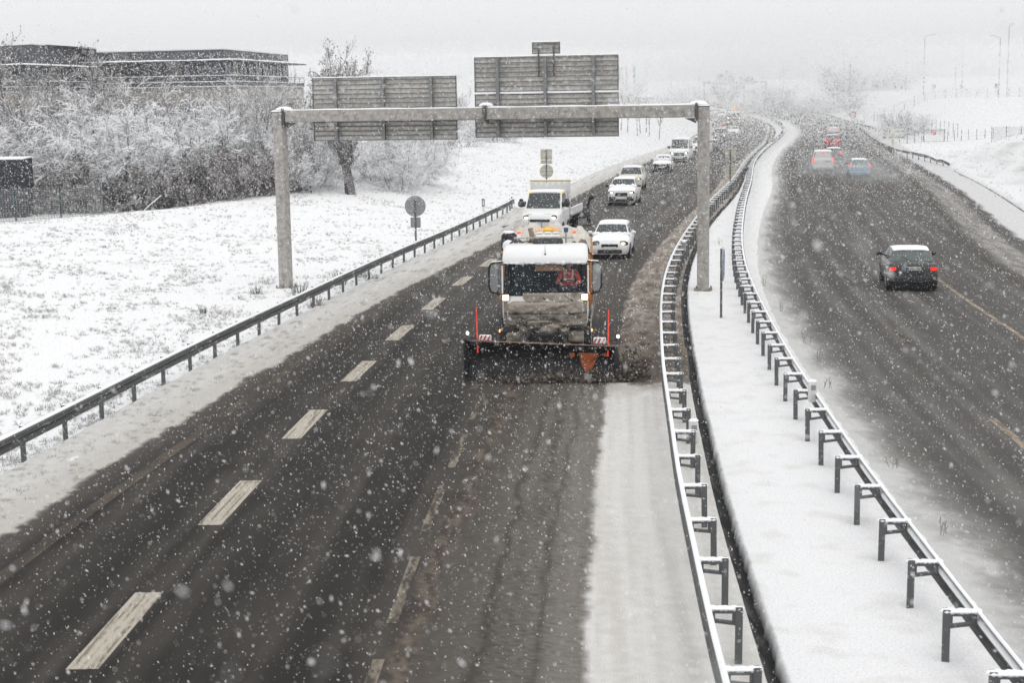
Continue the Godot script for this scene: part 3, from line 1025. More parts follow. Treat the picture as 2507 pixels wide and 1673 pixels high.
func build_gantry() -> void:
	var a := Vector3(-8.30, 0.0, -56.95)
	var b := Vector3(6.68, 0.0, -53.7)
	var dir := (b - a).normalized()
	var back := Vector3(-dir.z, 0, dir.x)
	if back.z > 0: back = -back
	var bs := Basis(dir, Vector3.UP, -back)
	var t := thing("gantry", "grey galvanised steel portal gantry spanning the near carriageway with its snow-topped beam", "gantry", Vector3.ZERO)
	for q in 2:
		var p: Vector3 = a if q == 0 else b
		var g := ground_h(-p.z, p.x - bx(-p.z)) - 0.1
		if q == 1: g = 0.0
		var mb := MB.new()
		var secs := []
		for y in [g, 6.42]:
			var s := []
			var hw := 0.19
			var hd := 0.27
			for e in [[hw, hd - 0.05], [hw - 0.04, hd], [-hw + 0.04, hd], [-hw, hd - 0.05], [-hw, -hd + 0.05], [-hw + 0.04, -hd], [hw - 0.04, -hd], [hw, -hd + 0.05]]:
				s.append(p + dir * e[0] - back * e[1] + Vector3.UP * y)
			secs.append(s)
		secs.reverse()
		mb.loft(secs)
		var leg := part(t, "leg", mb, M.galv, 25)
		mb = MB.new()
		mb.box(p + Vector3.UP * (g + 0.07), Vector3(0.62, 0.06, 0.72), 0.01, bs)
		for i in 4:
			var c := p + dir * (0.25 if i & 1 else -0.25) + back * (0.3 if i & 2 else -0.3) + Vector3.UP * (g + 0.1)
			mb.cyl(c, c + Vector3.UP * 0.1, 0.035, 0.03, 6)
		for i in 2:
			mb.prism([p + back * (0.27 if i else -0.27) + Vector3.UP * (g + 0.1) - dir * 0.006, p + back * (0.38 if i else -0.38) + Vector3.UP * (g + 0.1) - dir * 0.006, p + back * (0.27 if i else -0.27) + Vector3.UP * (g + 0.32) - dir * 0.006], dir * 0.012)
		part(leg, "base_plate", mb, mat(Color(0.2, 0.16, 0.12), 0.8), 0)
		mb = MB.new()
		var inn := dir * (0.20 if q == 0 else -0.20)
		mb.box(p + inn + Vector3.UP * 6.25, Vector3(0.05, 0.62, 0.66), 0.01, bs)
		mb.box(p + inn * 1.25 + Vector3.UP * 6.25, Vector3(0.03, 0.60, 0.64), 0.01, bs)
		# bracket under the beam
		mb.prism([p + inn * 1.3 + Vector3.UP * 6.03 - back * 0.1, p + inn * 1.3 + Vector3.UP * 5.86 - back * 0.1, p + inn * 3.2 + Vector3.UP * 6.03 - back * 0.1], back * 0.2)
		part(leg, "flange", mb, M.post, 0)
		mb = MB.new()
		mb.box(p + Vector3.UP * 6.43, Vector3(0.40, 0.03, 0.58), 0.01, bs)
		part(leg, "cap", mb, M.post)
		mb = MB.new()
		mb.ball(p + inn * 0.9 + Vector3.UP * 6.5, Vector3(0.32, 0.13, 0.3), 14, 6)
		snow_bar(mb, p - dir * 0.21 + Vector3.UP * 6.445, p + dir * 0.21 + Vector3.UP * 6.445, 0.58, 0.07, 6)
		part(leg, "snow_cap", mb, M.snow, 60)
	var c0 := a + dir * 0.26
	var c1 := b - dir * 0.26
	var joint := a.lerp(b, 0.502)
	for q in 2:
		var s0 := c0 if q == 0 else joint + dir * 0.02
		var s1 := joint - dir * 0.02 if q == 0 else c1
		var mb := MB.new()
		mb.box((s0 + s1) * 0.5 + Vector3.UP * 6.27, Vector3(s0.distance_to(s1), 0.42, 0.46), 0.03, bs)
		part(t, "beam", mb, M.galv, 25)
		mb = MB.new()
		snow_bar(mb, s0 + Vector3.UP * 6.482, s1 + Vector3.UP * 6.482, 0.44, 0.06, 50)
		part(t, "beam_snow", mb, M.snow, 60)
	var mj := MB.new()
	mj.box(joint + Vector3.UP * 6.27, Vector3(0.07, 0.60, 0.62), 0.01, bs)
	for i in 8:
		var c := joint + Vector3.UP * (5.99 + 0.08 * i) - back * 0.29
		mj.cyl(c - dir * 0.08, c + dir * 0.08, 0.022, 0.022, 6)
	part(t, "joint_flange", mj, M.post, 0)
	mj = MB.new()
	mj.ball(joint + Vector3.UP * 6.56, Vector3(0.26, 0.11, 0.28), 12, 6)
	part(t, "snow_cap", mj, M.snow, 60)
	# the two large signs hang on the far side of the beam
	var off := back * 0.433
	var at := func(px: float) -> Vector3:
		var f: float = (px - a.x) / (b.x - a.x)
		return a.lerp(b, f) + off
	var s1 := thing("direction_sign", "lower left sign on the gantry seen from its ribbed grey back", "road sign")
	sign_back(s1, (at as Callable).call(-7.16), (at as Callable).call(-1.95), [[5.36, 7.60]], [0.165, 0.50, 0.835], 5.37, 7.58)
	var s2 := thing("direction_sign", "taller right sign on the gantry with a gap between its two ribbed panels", "road sign")
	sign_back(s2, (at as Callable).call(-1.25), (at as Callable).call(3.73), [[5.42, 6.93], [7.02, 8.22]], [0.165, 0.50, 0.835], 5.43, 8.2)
	var s3 := thing("direction_sign", "small plate sign fixed on top of the taller gantry sign", "road sign")
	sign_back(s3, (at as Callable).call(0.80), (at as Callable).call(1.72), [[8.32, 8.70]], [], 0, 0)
	var lg := MB.new()
	for f in [0.22, 0.8]:
		var p: Vector3 = ((at as Callable).call(0.80) as Vector3).lerp((at as Callable).call(1.72), f)
		lg.box(p + Vector3.UP * 8.1 - back * 0.06, Vector3(0.05, 1.16, 0.04), 0.0, bs)
	part(s3, "bracket", lg, M.post, 0)

func disc(mb: MB, c: Vector3, r: float, t: float, seg := 32) -> void:
	mb.cyl(c + Vector3(0, 0, -t * 0.5), c + Vector3(0, 0, t * 0.5), r, r, seg)

func rplate(mb: MB, c: Vector3, w: float, h: float, t: float, r := 0.06) -> void:
	var s := []
	for q in [[1, 1, 0], [-1, 1, 1], [-1, -1, 2], [1, -1, 3]]:
		for k in 4:
			var an: float = PI * 0.5 * (q[2] + k / 3.0)
			s.append(Vector3(c.x + q[0] * (w * 0.5 - r) + r * cos(an), c.y + q[1] * (h * 0.5 - r) + r * sin(an), c.z + t * 0.5))
	var s2 := []
	for p in s:
		s2.append(p - Vector3(0, 0, t))
	mb.loft([s, s2])

func post_sign(label: String, at: Vector3, turn: float, boards: Array, tall: float, m: Material) -> Node3D:
	# a post with boards seen from behind: ["disc", y, r] or ["plate", y, w, h]
	var t := thing("road_sign", label, "road sign", at, turn)
	var mb := MB.new()
	mb.box(Vector3(0, tall * 0.5 - 0.1, 0.035), Vector3(0.085, tall + 0.1, 0.05), 0.008)
	part(t, "post", mb, M.post)
	for q in boards:
		mb = MB.new()
		var br := MB.new()
		var fc := MB.new()
		if q[0] == "disc":
			disc(mb, Vector3(0, q[1], -0.01), q[2], 0.03)
			disc(fc, Vector3(0, q[1], -0.028), q[2] * 0.96, 0.004)
			for s in [-0.55, 0.0, 0.55]:
				br.box(Vector3(0, q[1] + q[2] * s, 0.012), Vector3(q[2] * 1.9 * sqrt(1.0 - s * s), 0.035, 0.014))
		else:
			rplate(mb, Vector3(0, q[1], -0.01), q[2], q[3], 0.03)
			rplate(fc, Vector3(0, q[1], -0.028), q[2] * 0.96, q[3] * 0.96, 0.004)
			for s in [-0.3, 0.3]:
				br.box(Vector3(0, q[1] + q[3] * s, 0.012), Vector3(q[2] * 0.96, 0.03, 0.014))
		var bd := part(t, "board", mb, m)
		part(bd, "bracket", br, M.sign_grey, 0)
		part(bd, "sign_face", fc, M.white)
	return t

func text(parent: Node3D, s: String, size: float, at: Vector3, m: Material, turn := 0.0, bold := true, called := "lettering") -> MeshInstance3D:
	var tm := TextMesh.new()
	var f := SystemFont.new()
	f.font_names = PackedStringArray(["Droid Sans"])
	f.font_weight = 700 if bold else 400
	tm.font = f
	tm.text = s
	tm.font_size = 32
	tm.pixel_size = size / 32.0
	tm.depth = 0.004
	var o := put(parent, called, tm, m)
	o.position = at
	o.rotation.y = turn
	return o

func build_signs() -> void:
	post_sign("grey round sign with a small square plate below, seen from behind, on the left verge", gp(-4.46, 73.25), -0.05, [["disc", 1.83, 0.495], ["plate", 1.06, 0.48, 0.5]], 2.2, M.sign_grey)
	post_sign("buff square sign above a buff round sign on the verge beyond the pick-up lorry", gp(2.6, 109.3), -0.05, [["plate", 2.85, 0.82, 0.75], ["plate", 2.33, 0.82, 0.24], ["disc", 1.67, 0.48]], 3.2, M.sign_buff)
	post_sign("buff square and round sign pair on a post standing between the median rails", Vector3(15.6, prof(110.0) + 0.05, -110.2), -0.1, [["plate", 2.68, 0.72, 0.62], ["plate", 2.2, 0.72, 0.2], ["disc", 1.45, 0.44]], 2.95, M.sign_buff)
	# the blue sign in the median, seen nearly edge-on
	var t := thing("road_sign", "round blue sign seen nearly edge-on from the side, standing in the snowy median", "road sign", Vector3(6.42, 0.06, -46.77), 1.38)
	var mb := MB.new()
	mb.box(Vector3(0, 1.05, -0.05), Vector3(0.09, 2.2, 0.07), 0.01)
	part(t, "post", mb, M.post)
	mb = MB.new()
	disc(mb, Vector3(0, 1.68, 0), 0.52, 0.04)
	part(t, "board", mb, M.sign_grey)
	mb = MB.new()
	disc(mb, Vector3(0, 1.68, 0.024), 0.5, 0.006)
	part(t, "white_rim", mb, M.white)
	mb = MB.new()
	disc(mb, Vector3(0, 1.68, 0.03), 0.44, 0.006)
	part(t, "blue_face", mb, mat(Color(0.03, 0.10, 0.42), 0.4))
	mb = MB.new()
	mb.box(Vector3(0.02, 1.72, 0.036), Vector3(0.1, 0.42, 0.006), 0.0, Basis(Vector3(0, 0, 1), 0.7))
	mb.prism([Vector3(-0.26, 1.43, 0.034), Vector3(0.02, 1.45, 0.034), Vector3(-0.22, 1.70, 0.034)], Vector3(0, 0, 0.006))
	part(t, "white_arrow", mb, M.white, 0)
	mb = MB.new()
	snow_bar(mb, Vector3(-0.2, 2.16, 0), Vector3(0.2, 2.16, 0), 0.06, 0.05, 6)
	part(t, "snow_cap", mb, M.snow, 60)
	# direction sign on the right
	t = thing("direction_sign", "white two-panel exit sign on one post, reading 200 m, on the right verge", "road sign", gp(46.8, 190.5), -0.12)
	mb = MB.new()
	mb.box(Vector3(0, 0.9, -0.06), Vector3(0.14, 3.4, 0.1), 0.02)
	part(t, "post", mb, mat(Color(0.5, 0.46, 0.36), 0.6))
	for q in [[2.05, 0.78], [1.37, 0.5]]:
		mb = MB.new()
		rplate(mb, Vector3(0, q[0], 0.02), 2.46, q[1], 0.05, 0.05)
		var bd := part(t, "panel", mb, M.plate)
		mb = MB.new()
		for s in [-1.0, 1.0]:
			mb.box(Vector3(0, q[0] + s * (q[1] * 0.5 - 0.03), 0.049), Vector3(2.40, 0.025, 0.006))
			mb.box(Vector3(s * 1.19, q[0], 0.049), Vector3(0.025, q[1] - 0.06, 0.006))
		part(bd, "border", mb, M.sign_grey, 0)
		if q[0] > 1.5:
			text(bd, "N° 3", 0.34, Vector3(-0.75, q[0], 0.05), M.black_print)
			text(bd, "200 m", 0.36, Vector3(0.72, q[0], 0.05), M.black_print)
			var ring := MB.new()
			for k in 28:
				var a0 := TAU * k / 28.0
				var a1 := TAU * (k + 1) / 28.0
				var e0 := Vector3(-0.75 + 0.44 * signf(cos(a0)) * pow(absf(cos(a0)), 0.6), q[0] + 0.25 * sin(a0), 0.05)
				var e1 := Vector3(-0.75 + 0.44 * signf(cos(a1)) * pow(absf(cos(a1)), 0.6), q[0] + 0.25 * sin(a1), 0.05)
				ring.cyl(e0, e1, 0.015, 0.015, 4, false)
			part(bd, "oval_frame", ring, M.black_print)
		else:
			text(bd, "parc des collines", 0.34, Vector3(0, q[0], 0.05), M.black_print)
	# round prohibition sign
	t = thing("road_sign", "round white sign with a red rim beside the distant right guard rail", "road sign", gp(57.1, 260.0), -0.15)
	var yb := 3.14 - ground_h(260.0, 57.1 - bx(260.0))
	mb = MB.new()
	mb.box(Vector3(0, yb * 0.5, -0.04), Vector3(0.09, yb + 0.6, 0.06))
	part(t, "post", mb, M.post)
	mb = MB.new()
	disc(mb, Vector3(0, yb, 0), 0.52, 0.03)
	part(t, "rim", mb, mat(Color(0.5, 0.04, 0.04), 0.5))
	mb = MB.new()
	disc(mb, Vector3(0, yb, 0.02), 0.37, 0.01)
	var wf := part(t, "white_face", mb, M.white)
	mb = MB.new()
	mb.box(Vector3(-0.12, yb, 0.03), Vector3(0.2, 0.14, 0.006), 0.03); mb.box(Vector3(0.14, yb, 0.03), Vector3(0.2, 0.14, 0.006), 0.03)
	part(wf, "symbol", mb, M.black_print)
	# the gated compound with its red notice
	t = thing("gate", "pale framed gate carrying a red notice, in the fence beyond the exit sign", "gate", gp(56.9, 209.5), -0.15)
	mb = MB.new()
	for x in [-1.35, 1.35]:
		mb.box(Vector3(x, 0.75, 0), Vector3(0.16, 1.9, 0.16))
	mb.box(Vector3(0, 1.62, 0), Vector3(2.8, 0.1, 0.1))
	part(t, "frame", mb, M.sign_grey, 0)
	for x in [-0.66, 0.66]:
		mb = MB.new()
		for k in 9:
			mb.box(Vector3(x - 0.6 + k * 0.15, 0.75, 0), Vector3(0.02, 1.5, 0.02))
		mb.box(Vector3(x, 0.08, 0), Vector3(1.26, 0.05, 0.04)); mb.box(Vector3(x, 1.5, 0), Vector3(1.26, 0.05, 0.04))
		part(t, "leaf", mb, M.sign_grey, 0)
	mb = MB.new()
	mb.box(Vector3(-0.12, 1.25, 0.06), Vector3(0.66, 0.6, 0.02))
	var nt := part(t, "notice", mb, mat(Color(0.55, 0.05, 0.06), 0.5), 0)
	mb = MB.new()
	for k in 3:
		mb.box(Vector3(-0.12, 1.4 - k * 0.15, 0.073), Vector3(0.5 - 0.1 * (k % 2), 0.05, 0.004))
	part(nt, "print", mb, M.white, 0)
	fence("fence", "pale wire fence panels running left of the gate with the red notice", [gp(50.2, 205.0), gp(55.3, 209.6)], 1.5, 4, 0.2)
	fence("fence", "thin wire fence between the gate and the dense mesh fence on the right", [gp(58.6, 209.2), gp(62.0, 211.0), gp(65.6, 212.0)], 1.4, 6, 0.45)
	fence("fence", "dense grey mesh fence of tall panels at the right edge of the photo", [gp(62.6, 203.0), gp(66.3, 202.0), gp(70.5, 201.0), gp(75.0, 200.0)], 2.1, 7, 0.1)
	fence("fence", "long post-and-wire fence climbing the snowy slope behind the exit sign", [gp(62.5, 218.0), gp(63.5, 235.0), gp(65.5, 255.0), gp(68.0, 275.0), gp(68.0, 292.0)], 2.0, 26, 0.4)
	fence("fence", "faint fence along the top of the slope before the lamp posts", [gp(68.0, 300.0), gp(80.0, 303.0), gp(95.0, 306.0), gp(115.0, 308.0)], 1.9, 22, 0.22)

func fence(called: String, label: String, pts: Array, high: float, n: int, gap: float, pm: Material = null) -> void:
	var t := thing(called, label, "fence")
	var total := 0.0
	for i in pts.size() - 1:
		total += pts[i].distance_to(pts[i + 1])
	var at := func(s: float) -> Vector3:
		for i in pts.size() - 1:
			var l: float = pts[i].distance_to(pts[i + 1])
			if s <= l or i == pts.size() - 2:
				return pts[i].lerp(pts[i + 1], s / l)
			s -= l
		return pts[0]
	var mb := MB.new()
	mb.box(Vector3(0, high * 0.5, 0), Vector3(0.07, high + 0.1, 0.07))
	var post := mb.build(0)
	var prev := Vector3.ZERO
	for k in n + 1:
		var p: Vector3 = (at as Callable).call(total * k / n)
		p.y = ground_h(-p.z, p.x - bx(-p.z)) - 0.05
		put(t, "post", post, pm if pm else M.post).position = p
		if k > 0:
			var w := MB.new()
			var y := 0.1
			while y < high:
				w.cyl(prev + Vector3.UP * y, p + Vector3.UP * y, 0.012, 0.012, 3, false)
				y += gap
			if gap < 0.25:
				var m := int(prev.distance_to(p) / (gap * 1.5))
				for j in m:
					var q := prev.lerp(p, (j + 0.5) / m)
					w.cyl(q + Vector3.UP * 0.05, q + Vector3.UP * high, 0.012, 0.012, 3, false)
			part(t, "mesh_panel", w, M.sign_grey, 0)
		prev = p

func street_lamp(x: float, d: float, high: float, arm: float, label: String) -> void:
	var t := thing("street_lamp", label, "street lamp", gp(x, d), 0.0, "lamp posts beyond the carriageways")
	var mb := MB.new()
	mb.cyl(Vector3(0, -0.2, 0), Vector3(0, high, 0), 0.10, 0.055, 8)
	part(t, "pole", mb, M.sign_grey)
	if arm != 0.0:
		mb = MB.new()
		mb.tube([Vector3(0, high - 0.02, 0), Vector3(arm * 0.5, high + 0.35, 0), Vector3(arm, high + 0.5, 0)], 0.035)
		part(t, "arm", mb, M.sign_grey)
		mb = MB.new()
		mb.box(Vector3(arm * 1.2, high + 0.52, 0), Vector3(0.6, 0.10, 0.25), 0.04)
		part(t, "lantern", mb, M.sign_grey)
	else:
		mb = MB.new()
		mb.box(Vector3(0, high + 0.1, 0), Vector3(0.5, 0.25, 0.35), 0.06)
		part(t, "lantern", mb, M.sign_grey)

func build_far() -> void:
	# lamp posts: x, distance, height, arm
	var L := [[75.0, 345.0, 10.5, 1.2, "tall lamp post with a short arm, right of the distant hedge mound"], [60.5, 350.0, 9.0, 1.3, "lamp post with an arm to the right, just behind the orange-roofed hedge mound"], [48.6, 400.0, 9.5, 1.2, "lone lamp post just to the right of the distant gantry's right leg"], [57.0, 380.0, 8.5, -1.2, "lamp post close to the left of the pair by the mound"], [63.0, 390.0, 8.5, 1.2, "shorter lamp post between the two by the hedge mound"],
		[88.5, 335.0, 12.0, 1.6, "tall pale lamp post with an arm, left of the tallest one on the slope top"], [91.0, 360.0, 9.5, -1.5, "fainter lamp post close behind the tall pale one"], [93.6, 300.0, 11.2, -1.4, "lamp post with its arm to the left, next to the tallest one"], [95.2, 300.0, 13.3, 0.5, "tallest and clearest lamp post on the slope top"], [101.0, 350.0, 9.8, -1.5, "thin lamp post with its arm to the left, right of the tallest one"], [103.5, 305.0, 7.3, 2.0, "short lamp post with a long arm standing lower on the white slope"], [113.5, 322.0, 10.5, -2.0, "lamp post with an arm to the left near the right edge of the photo"],
		[44.5, 430.0, 8.5, 0.0, "faint pole between the distant gantry's right leg and the lone lamp post"], [37.0, 420.0, 9.5, 1.3, "faint lamp post rising behind the right end of the distant gantry"], [27.0, 430.0, 9.0, 0.0, "faint pole left of the distant gantry, above its left leg"], [17.0, 440.0, 8.8, 0.0, "very faint pole far left of the distant gantry"], [81.0, 380.0, 9.0, 0.0, "very faint pole midway along the hazy hedge"], [70.0, 400.0, 8.0, 1.2, "faint lamp post behind the hedge, left of the tall pale one"], [108.0, 380.0, 9.0, 0.0, "faint pole behind the short long-armed lamp post"]]
	for l in L:
		street_lamp(l[0], l[1], l[2], l[3], l[4])
	# flagpoles
	var g := 0
	var fp := [25.4, 28.3, 29.4, 30.3, 31.6, 32.4, 33.6, 35.8]
	for x in fp:
		var t := thing("flagpole", "pole with a limp %s flag, %s from left in the row behind the distant gantry" % [["rust", "navy", "grey"][g % 3], ["first", "second", "third", "fourth", "fifth", "sixth", "seventh", "eighth"][g]], "flagpole", gp(x, 450.0), 0.0, "flagpoles behind the distant gantry")
		var mb := MB.new()
		mb.cyl(Vector3(0, 0, 0), Vector3(0, 9.8, 0), 0.1, 0.06, 6)
		part(t, "pole", mb, M.sign_grey)
		mb = MB.new()
		mb.box(Vector3(0.3, 6.8, 0), Vector3(0.55, 5.2, 0.12), 0.05)
		part(t, "flag", mb, mat([Color(0.45, 0.2, 0.12), Color(0.1, 0.14, 0.25), Color(0.3, 0.3, 0.32)][g % 3], 0.8))
		g += 1
	for q in [[104.6, 300.0, "limp blue banner flag on a pole left of the rightmost lamp post"], [110.0, 302.0, "limp blue banner flag on a pole at the right edge of the photo"]]:
		var t := thing("flagpole", q[2], "flagpole", gp(q[0] + 2.4, q[1]))
		var mb := MB.new()
		mb.cyl(Vector3(0, 0, 0), Vector3(0, 9.0, 0), 0.08, 0.05, 6)
		part(t, "pole", mb, M.sign_grey)
		mb = MB.new()
		mb.box(Vector3(-0.25, 7.7, 0), Vector3(0.4, 2.2, 0.1), 0.05)
		part(t, "flag", mb, mat(Color(0.07, 0.1, 0.2), 0.8))
	# distant gantry
	var y := prof(380.0)
	var t := thing("gantry", "distant pale portal gantry with two white direction signs, half lost in the snowfall", "gantry", Vector3(0, y, -380.0))
	var mb := MB.new()
	for x in [47.4, 62.2]:
		mb = MB.new()
		mb.box(Vector3(x, 3.3, 0), Vector3(0.4, 6.8, 0.5), 0.03)
		part(t, "leg", mb, M.galv)
	mb = MB.new()
	mb.box(Vector3(54.8, 6.4, 0), Vector3(14.5, 0.45, 0.45), 0.03)
	part(t, "beam", mb, M.galv)
	for q in [[52.5, 7.2, 4.4, 3.0, "wide sign of the distant gantry with a buff number plate on top"], [57.5, 6.9, 3.4, 1.9, "lower right sign of the distant gantry with a diagonal arrow"]]:
		var s := thing("direction_sign", q[4], "road sign", Vector3(q[0], y + q[1], -379.5))
		mb = MB.new()
		mb.box(Vector3.ZERO, Vector3(q[2], q[3], 0.12), 0.03)
		part(s, "panel", mb, mat(Color(0.55, 0.56, 0.57), 0.5))
		mb = MB.new()
		for k in 2:
			mb.box(Vector3(-0.3, q[3] * (0.28 - 0.25 * k), 0.07), Vector3(q[2] * (0.6 - 0.12 * k), 0.22, 0.01))
		if q[3] > 2.5:
			for x in [-1.5, 1.5]:
				mb.prism([Vector3(x, -1.3, 0.065), Vector3(x + 0.3, -0.95, 0.065), Vector3(x - 0.3, -0.95, 0.065)], Vector3(0, 0, 0.01))
		else:
			mb.box(Vector3(1.2, 0.4, 0.07), Vector3(0.16, 0.9, 0.01), 0.0, Basis(Vector3(0, 0, 1), 0.8))
		part(s, "print", mb, mat(Color(0.16, 0.17, 0.2), 0.6), 0)
		if q[3] > 2.5:
			mb = MB.new()
			mb.box(Vector3(0.2, 1.78, 0), Vector3(0.85, 0.5, 0.1), 0.03)
			part(s, "number_plate", mb, mat(Color(0.5, 0.42, 0.24), 0.6))
	# three-legged warning sign silhouettes near the slope top
	t = thing("road_sign", "small triangular sign on a post on the slope top near the right edge", "road sign", gp(107.6, 312.0))
	mb = MB.new()
	mb.cyl(Vector3.ZERO, Vector3(0, 2.6, 0), 0.04, 0.04, 6)
	part(t, "post", mb, M.post)
	mb = MB.new()
	mb.prism([Vector3(0, 2.2, 0.05), Vector3(0.5, 3.0, 0.05), Vector3(-0.5, 3.0, 0.05)], Vector3(0, 0, 0.03))
	part(t, "board", mb, M.sign_grey, 0)
	for q in [[86.0, 318.0, "leftmost small red sign by the fence along the slope top"], [91.0, 316.0, "small red sign by the fence just left of the tallest lamp post"], [97.5, 314.0, "small red sign by the fence just right of the tallest lamp post"]]:
		t = thing("road_sign", q[2], "road sign", gp(q[0], q[1]))
		mb = MB.new()
		mb.cyl(Vector3.ZERO, Vector3(0, 1.9, 0), 0.04, 0.04, 6)
		part(t, "post", mb, M.post)
		mb = MB.new()
		disc(mb, Vector3(0, 2.0, 0.05), 0.45, 0.03, 16)
		part(t, "board", mb, mat(Color(0.45, 0.12, 0.12), 0.6))
	# small footbridge parapet by the right carriageway
	t = thing("railing", "low white post-and-rail parapet along the distant right kerb", "railing")
	mb = MB.new()
	for k in 11:
		var p := rp(300.0 - k * 2.5, 14.6)
		mb.box(p + Vector3.UP * 0.5, Vector3(0.08, 1.1, 0.08))
		if k < 10:
			var p2 := rp(300.0 - (k + 1) * 2.5, 14.6)
			mb.cyl(p + Vector3.UP, p2 + Vector3.UP, 0.04, 0.04, 4)
			mb.cyl(p + Vector3.UP * 0.6, p2 + Vector3.UP * 0.6, 0.03, 0.03, 4)
	part(t, "bars", mb, M.steel, 0)
# ---------------------------------------------------------------- buildings

func wall_run(mb: MB, a: Vector3, b: Vector3, y0: float, y1: float, thick: float) -> void:
	var dir := (b - a).normalized()
	var outn := Vector3(-dir.z, 0, dir.x)
	mb.box((a + b) * 0.5 + Vector3.UP * (y0 + y1) * 0.5 - outn * thick * 0.5, Vector3(a.distance_to(b), y1 - y0, thick), 0.0, Basis(dir, Vector3.UP, outn))

func offset_line(pts: Array, k: float) -> Array:
	var out := []
	for i in pts.size():
		var a: Vector3 = pts[maxi(i - 1, 0)]
		var b: Vector3 = pts[mini(i + 1, pts.size() - 1)]
		var dir := (b - a).normalized()
		out.append(pts[i] + Vector3(-dir.z, 0, dir.x) * k)
	return out

func slab(mb: MB, front: Array, rear: Array, y0: float, y1: float) -> void:
	for i in front.size() - 1:
		var p = [front[i], front[i + 1], rear[i + 1], rear[i]]
		var U := Vector3.UP
		mb.quad(p[0] + U * y1, p[1] + U * y1, p[2] + U * y1, p[3] + U * y1)
		mb.quad(p[3] + U * y0, p[2] + U * y0, p[1] + U * y0, p[0] + U * y0)
		mb.quad(p[0] + U * y0, p[1] + U * y0, p[1] + U * y1, p[0] + U * y1)
		mb.quad(p[2] + U * y0, p[3] + U * y0, p[3] + U * y1, p[2] + U * y1)
		if i == 0:
			mb.quad(p[3] + U * y0, p[0] + U * y0, p[0] + U * y1, p[3] + U * y1)
		if i == front.size() - 2:
			mb.quad(p[1] + U * y0, p[2] + U * y0, p[2] + U * y1, p[1] + U * y1)

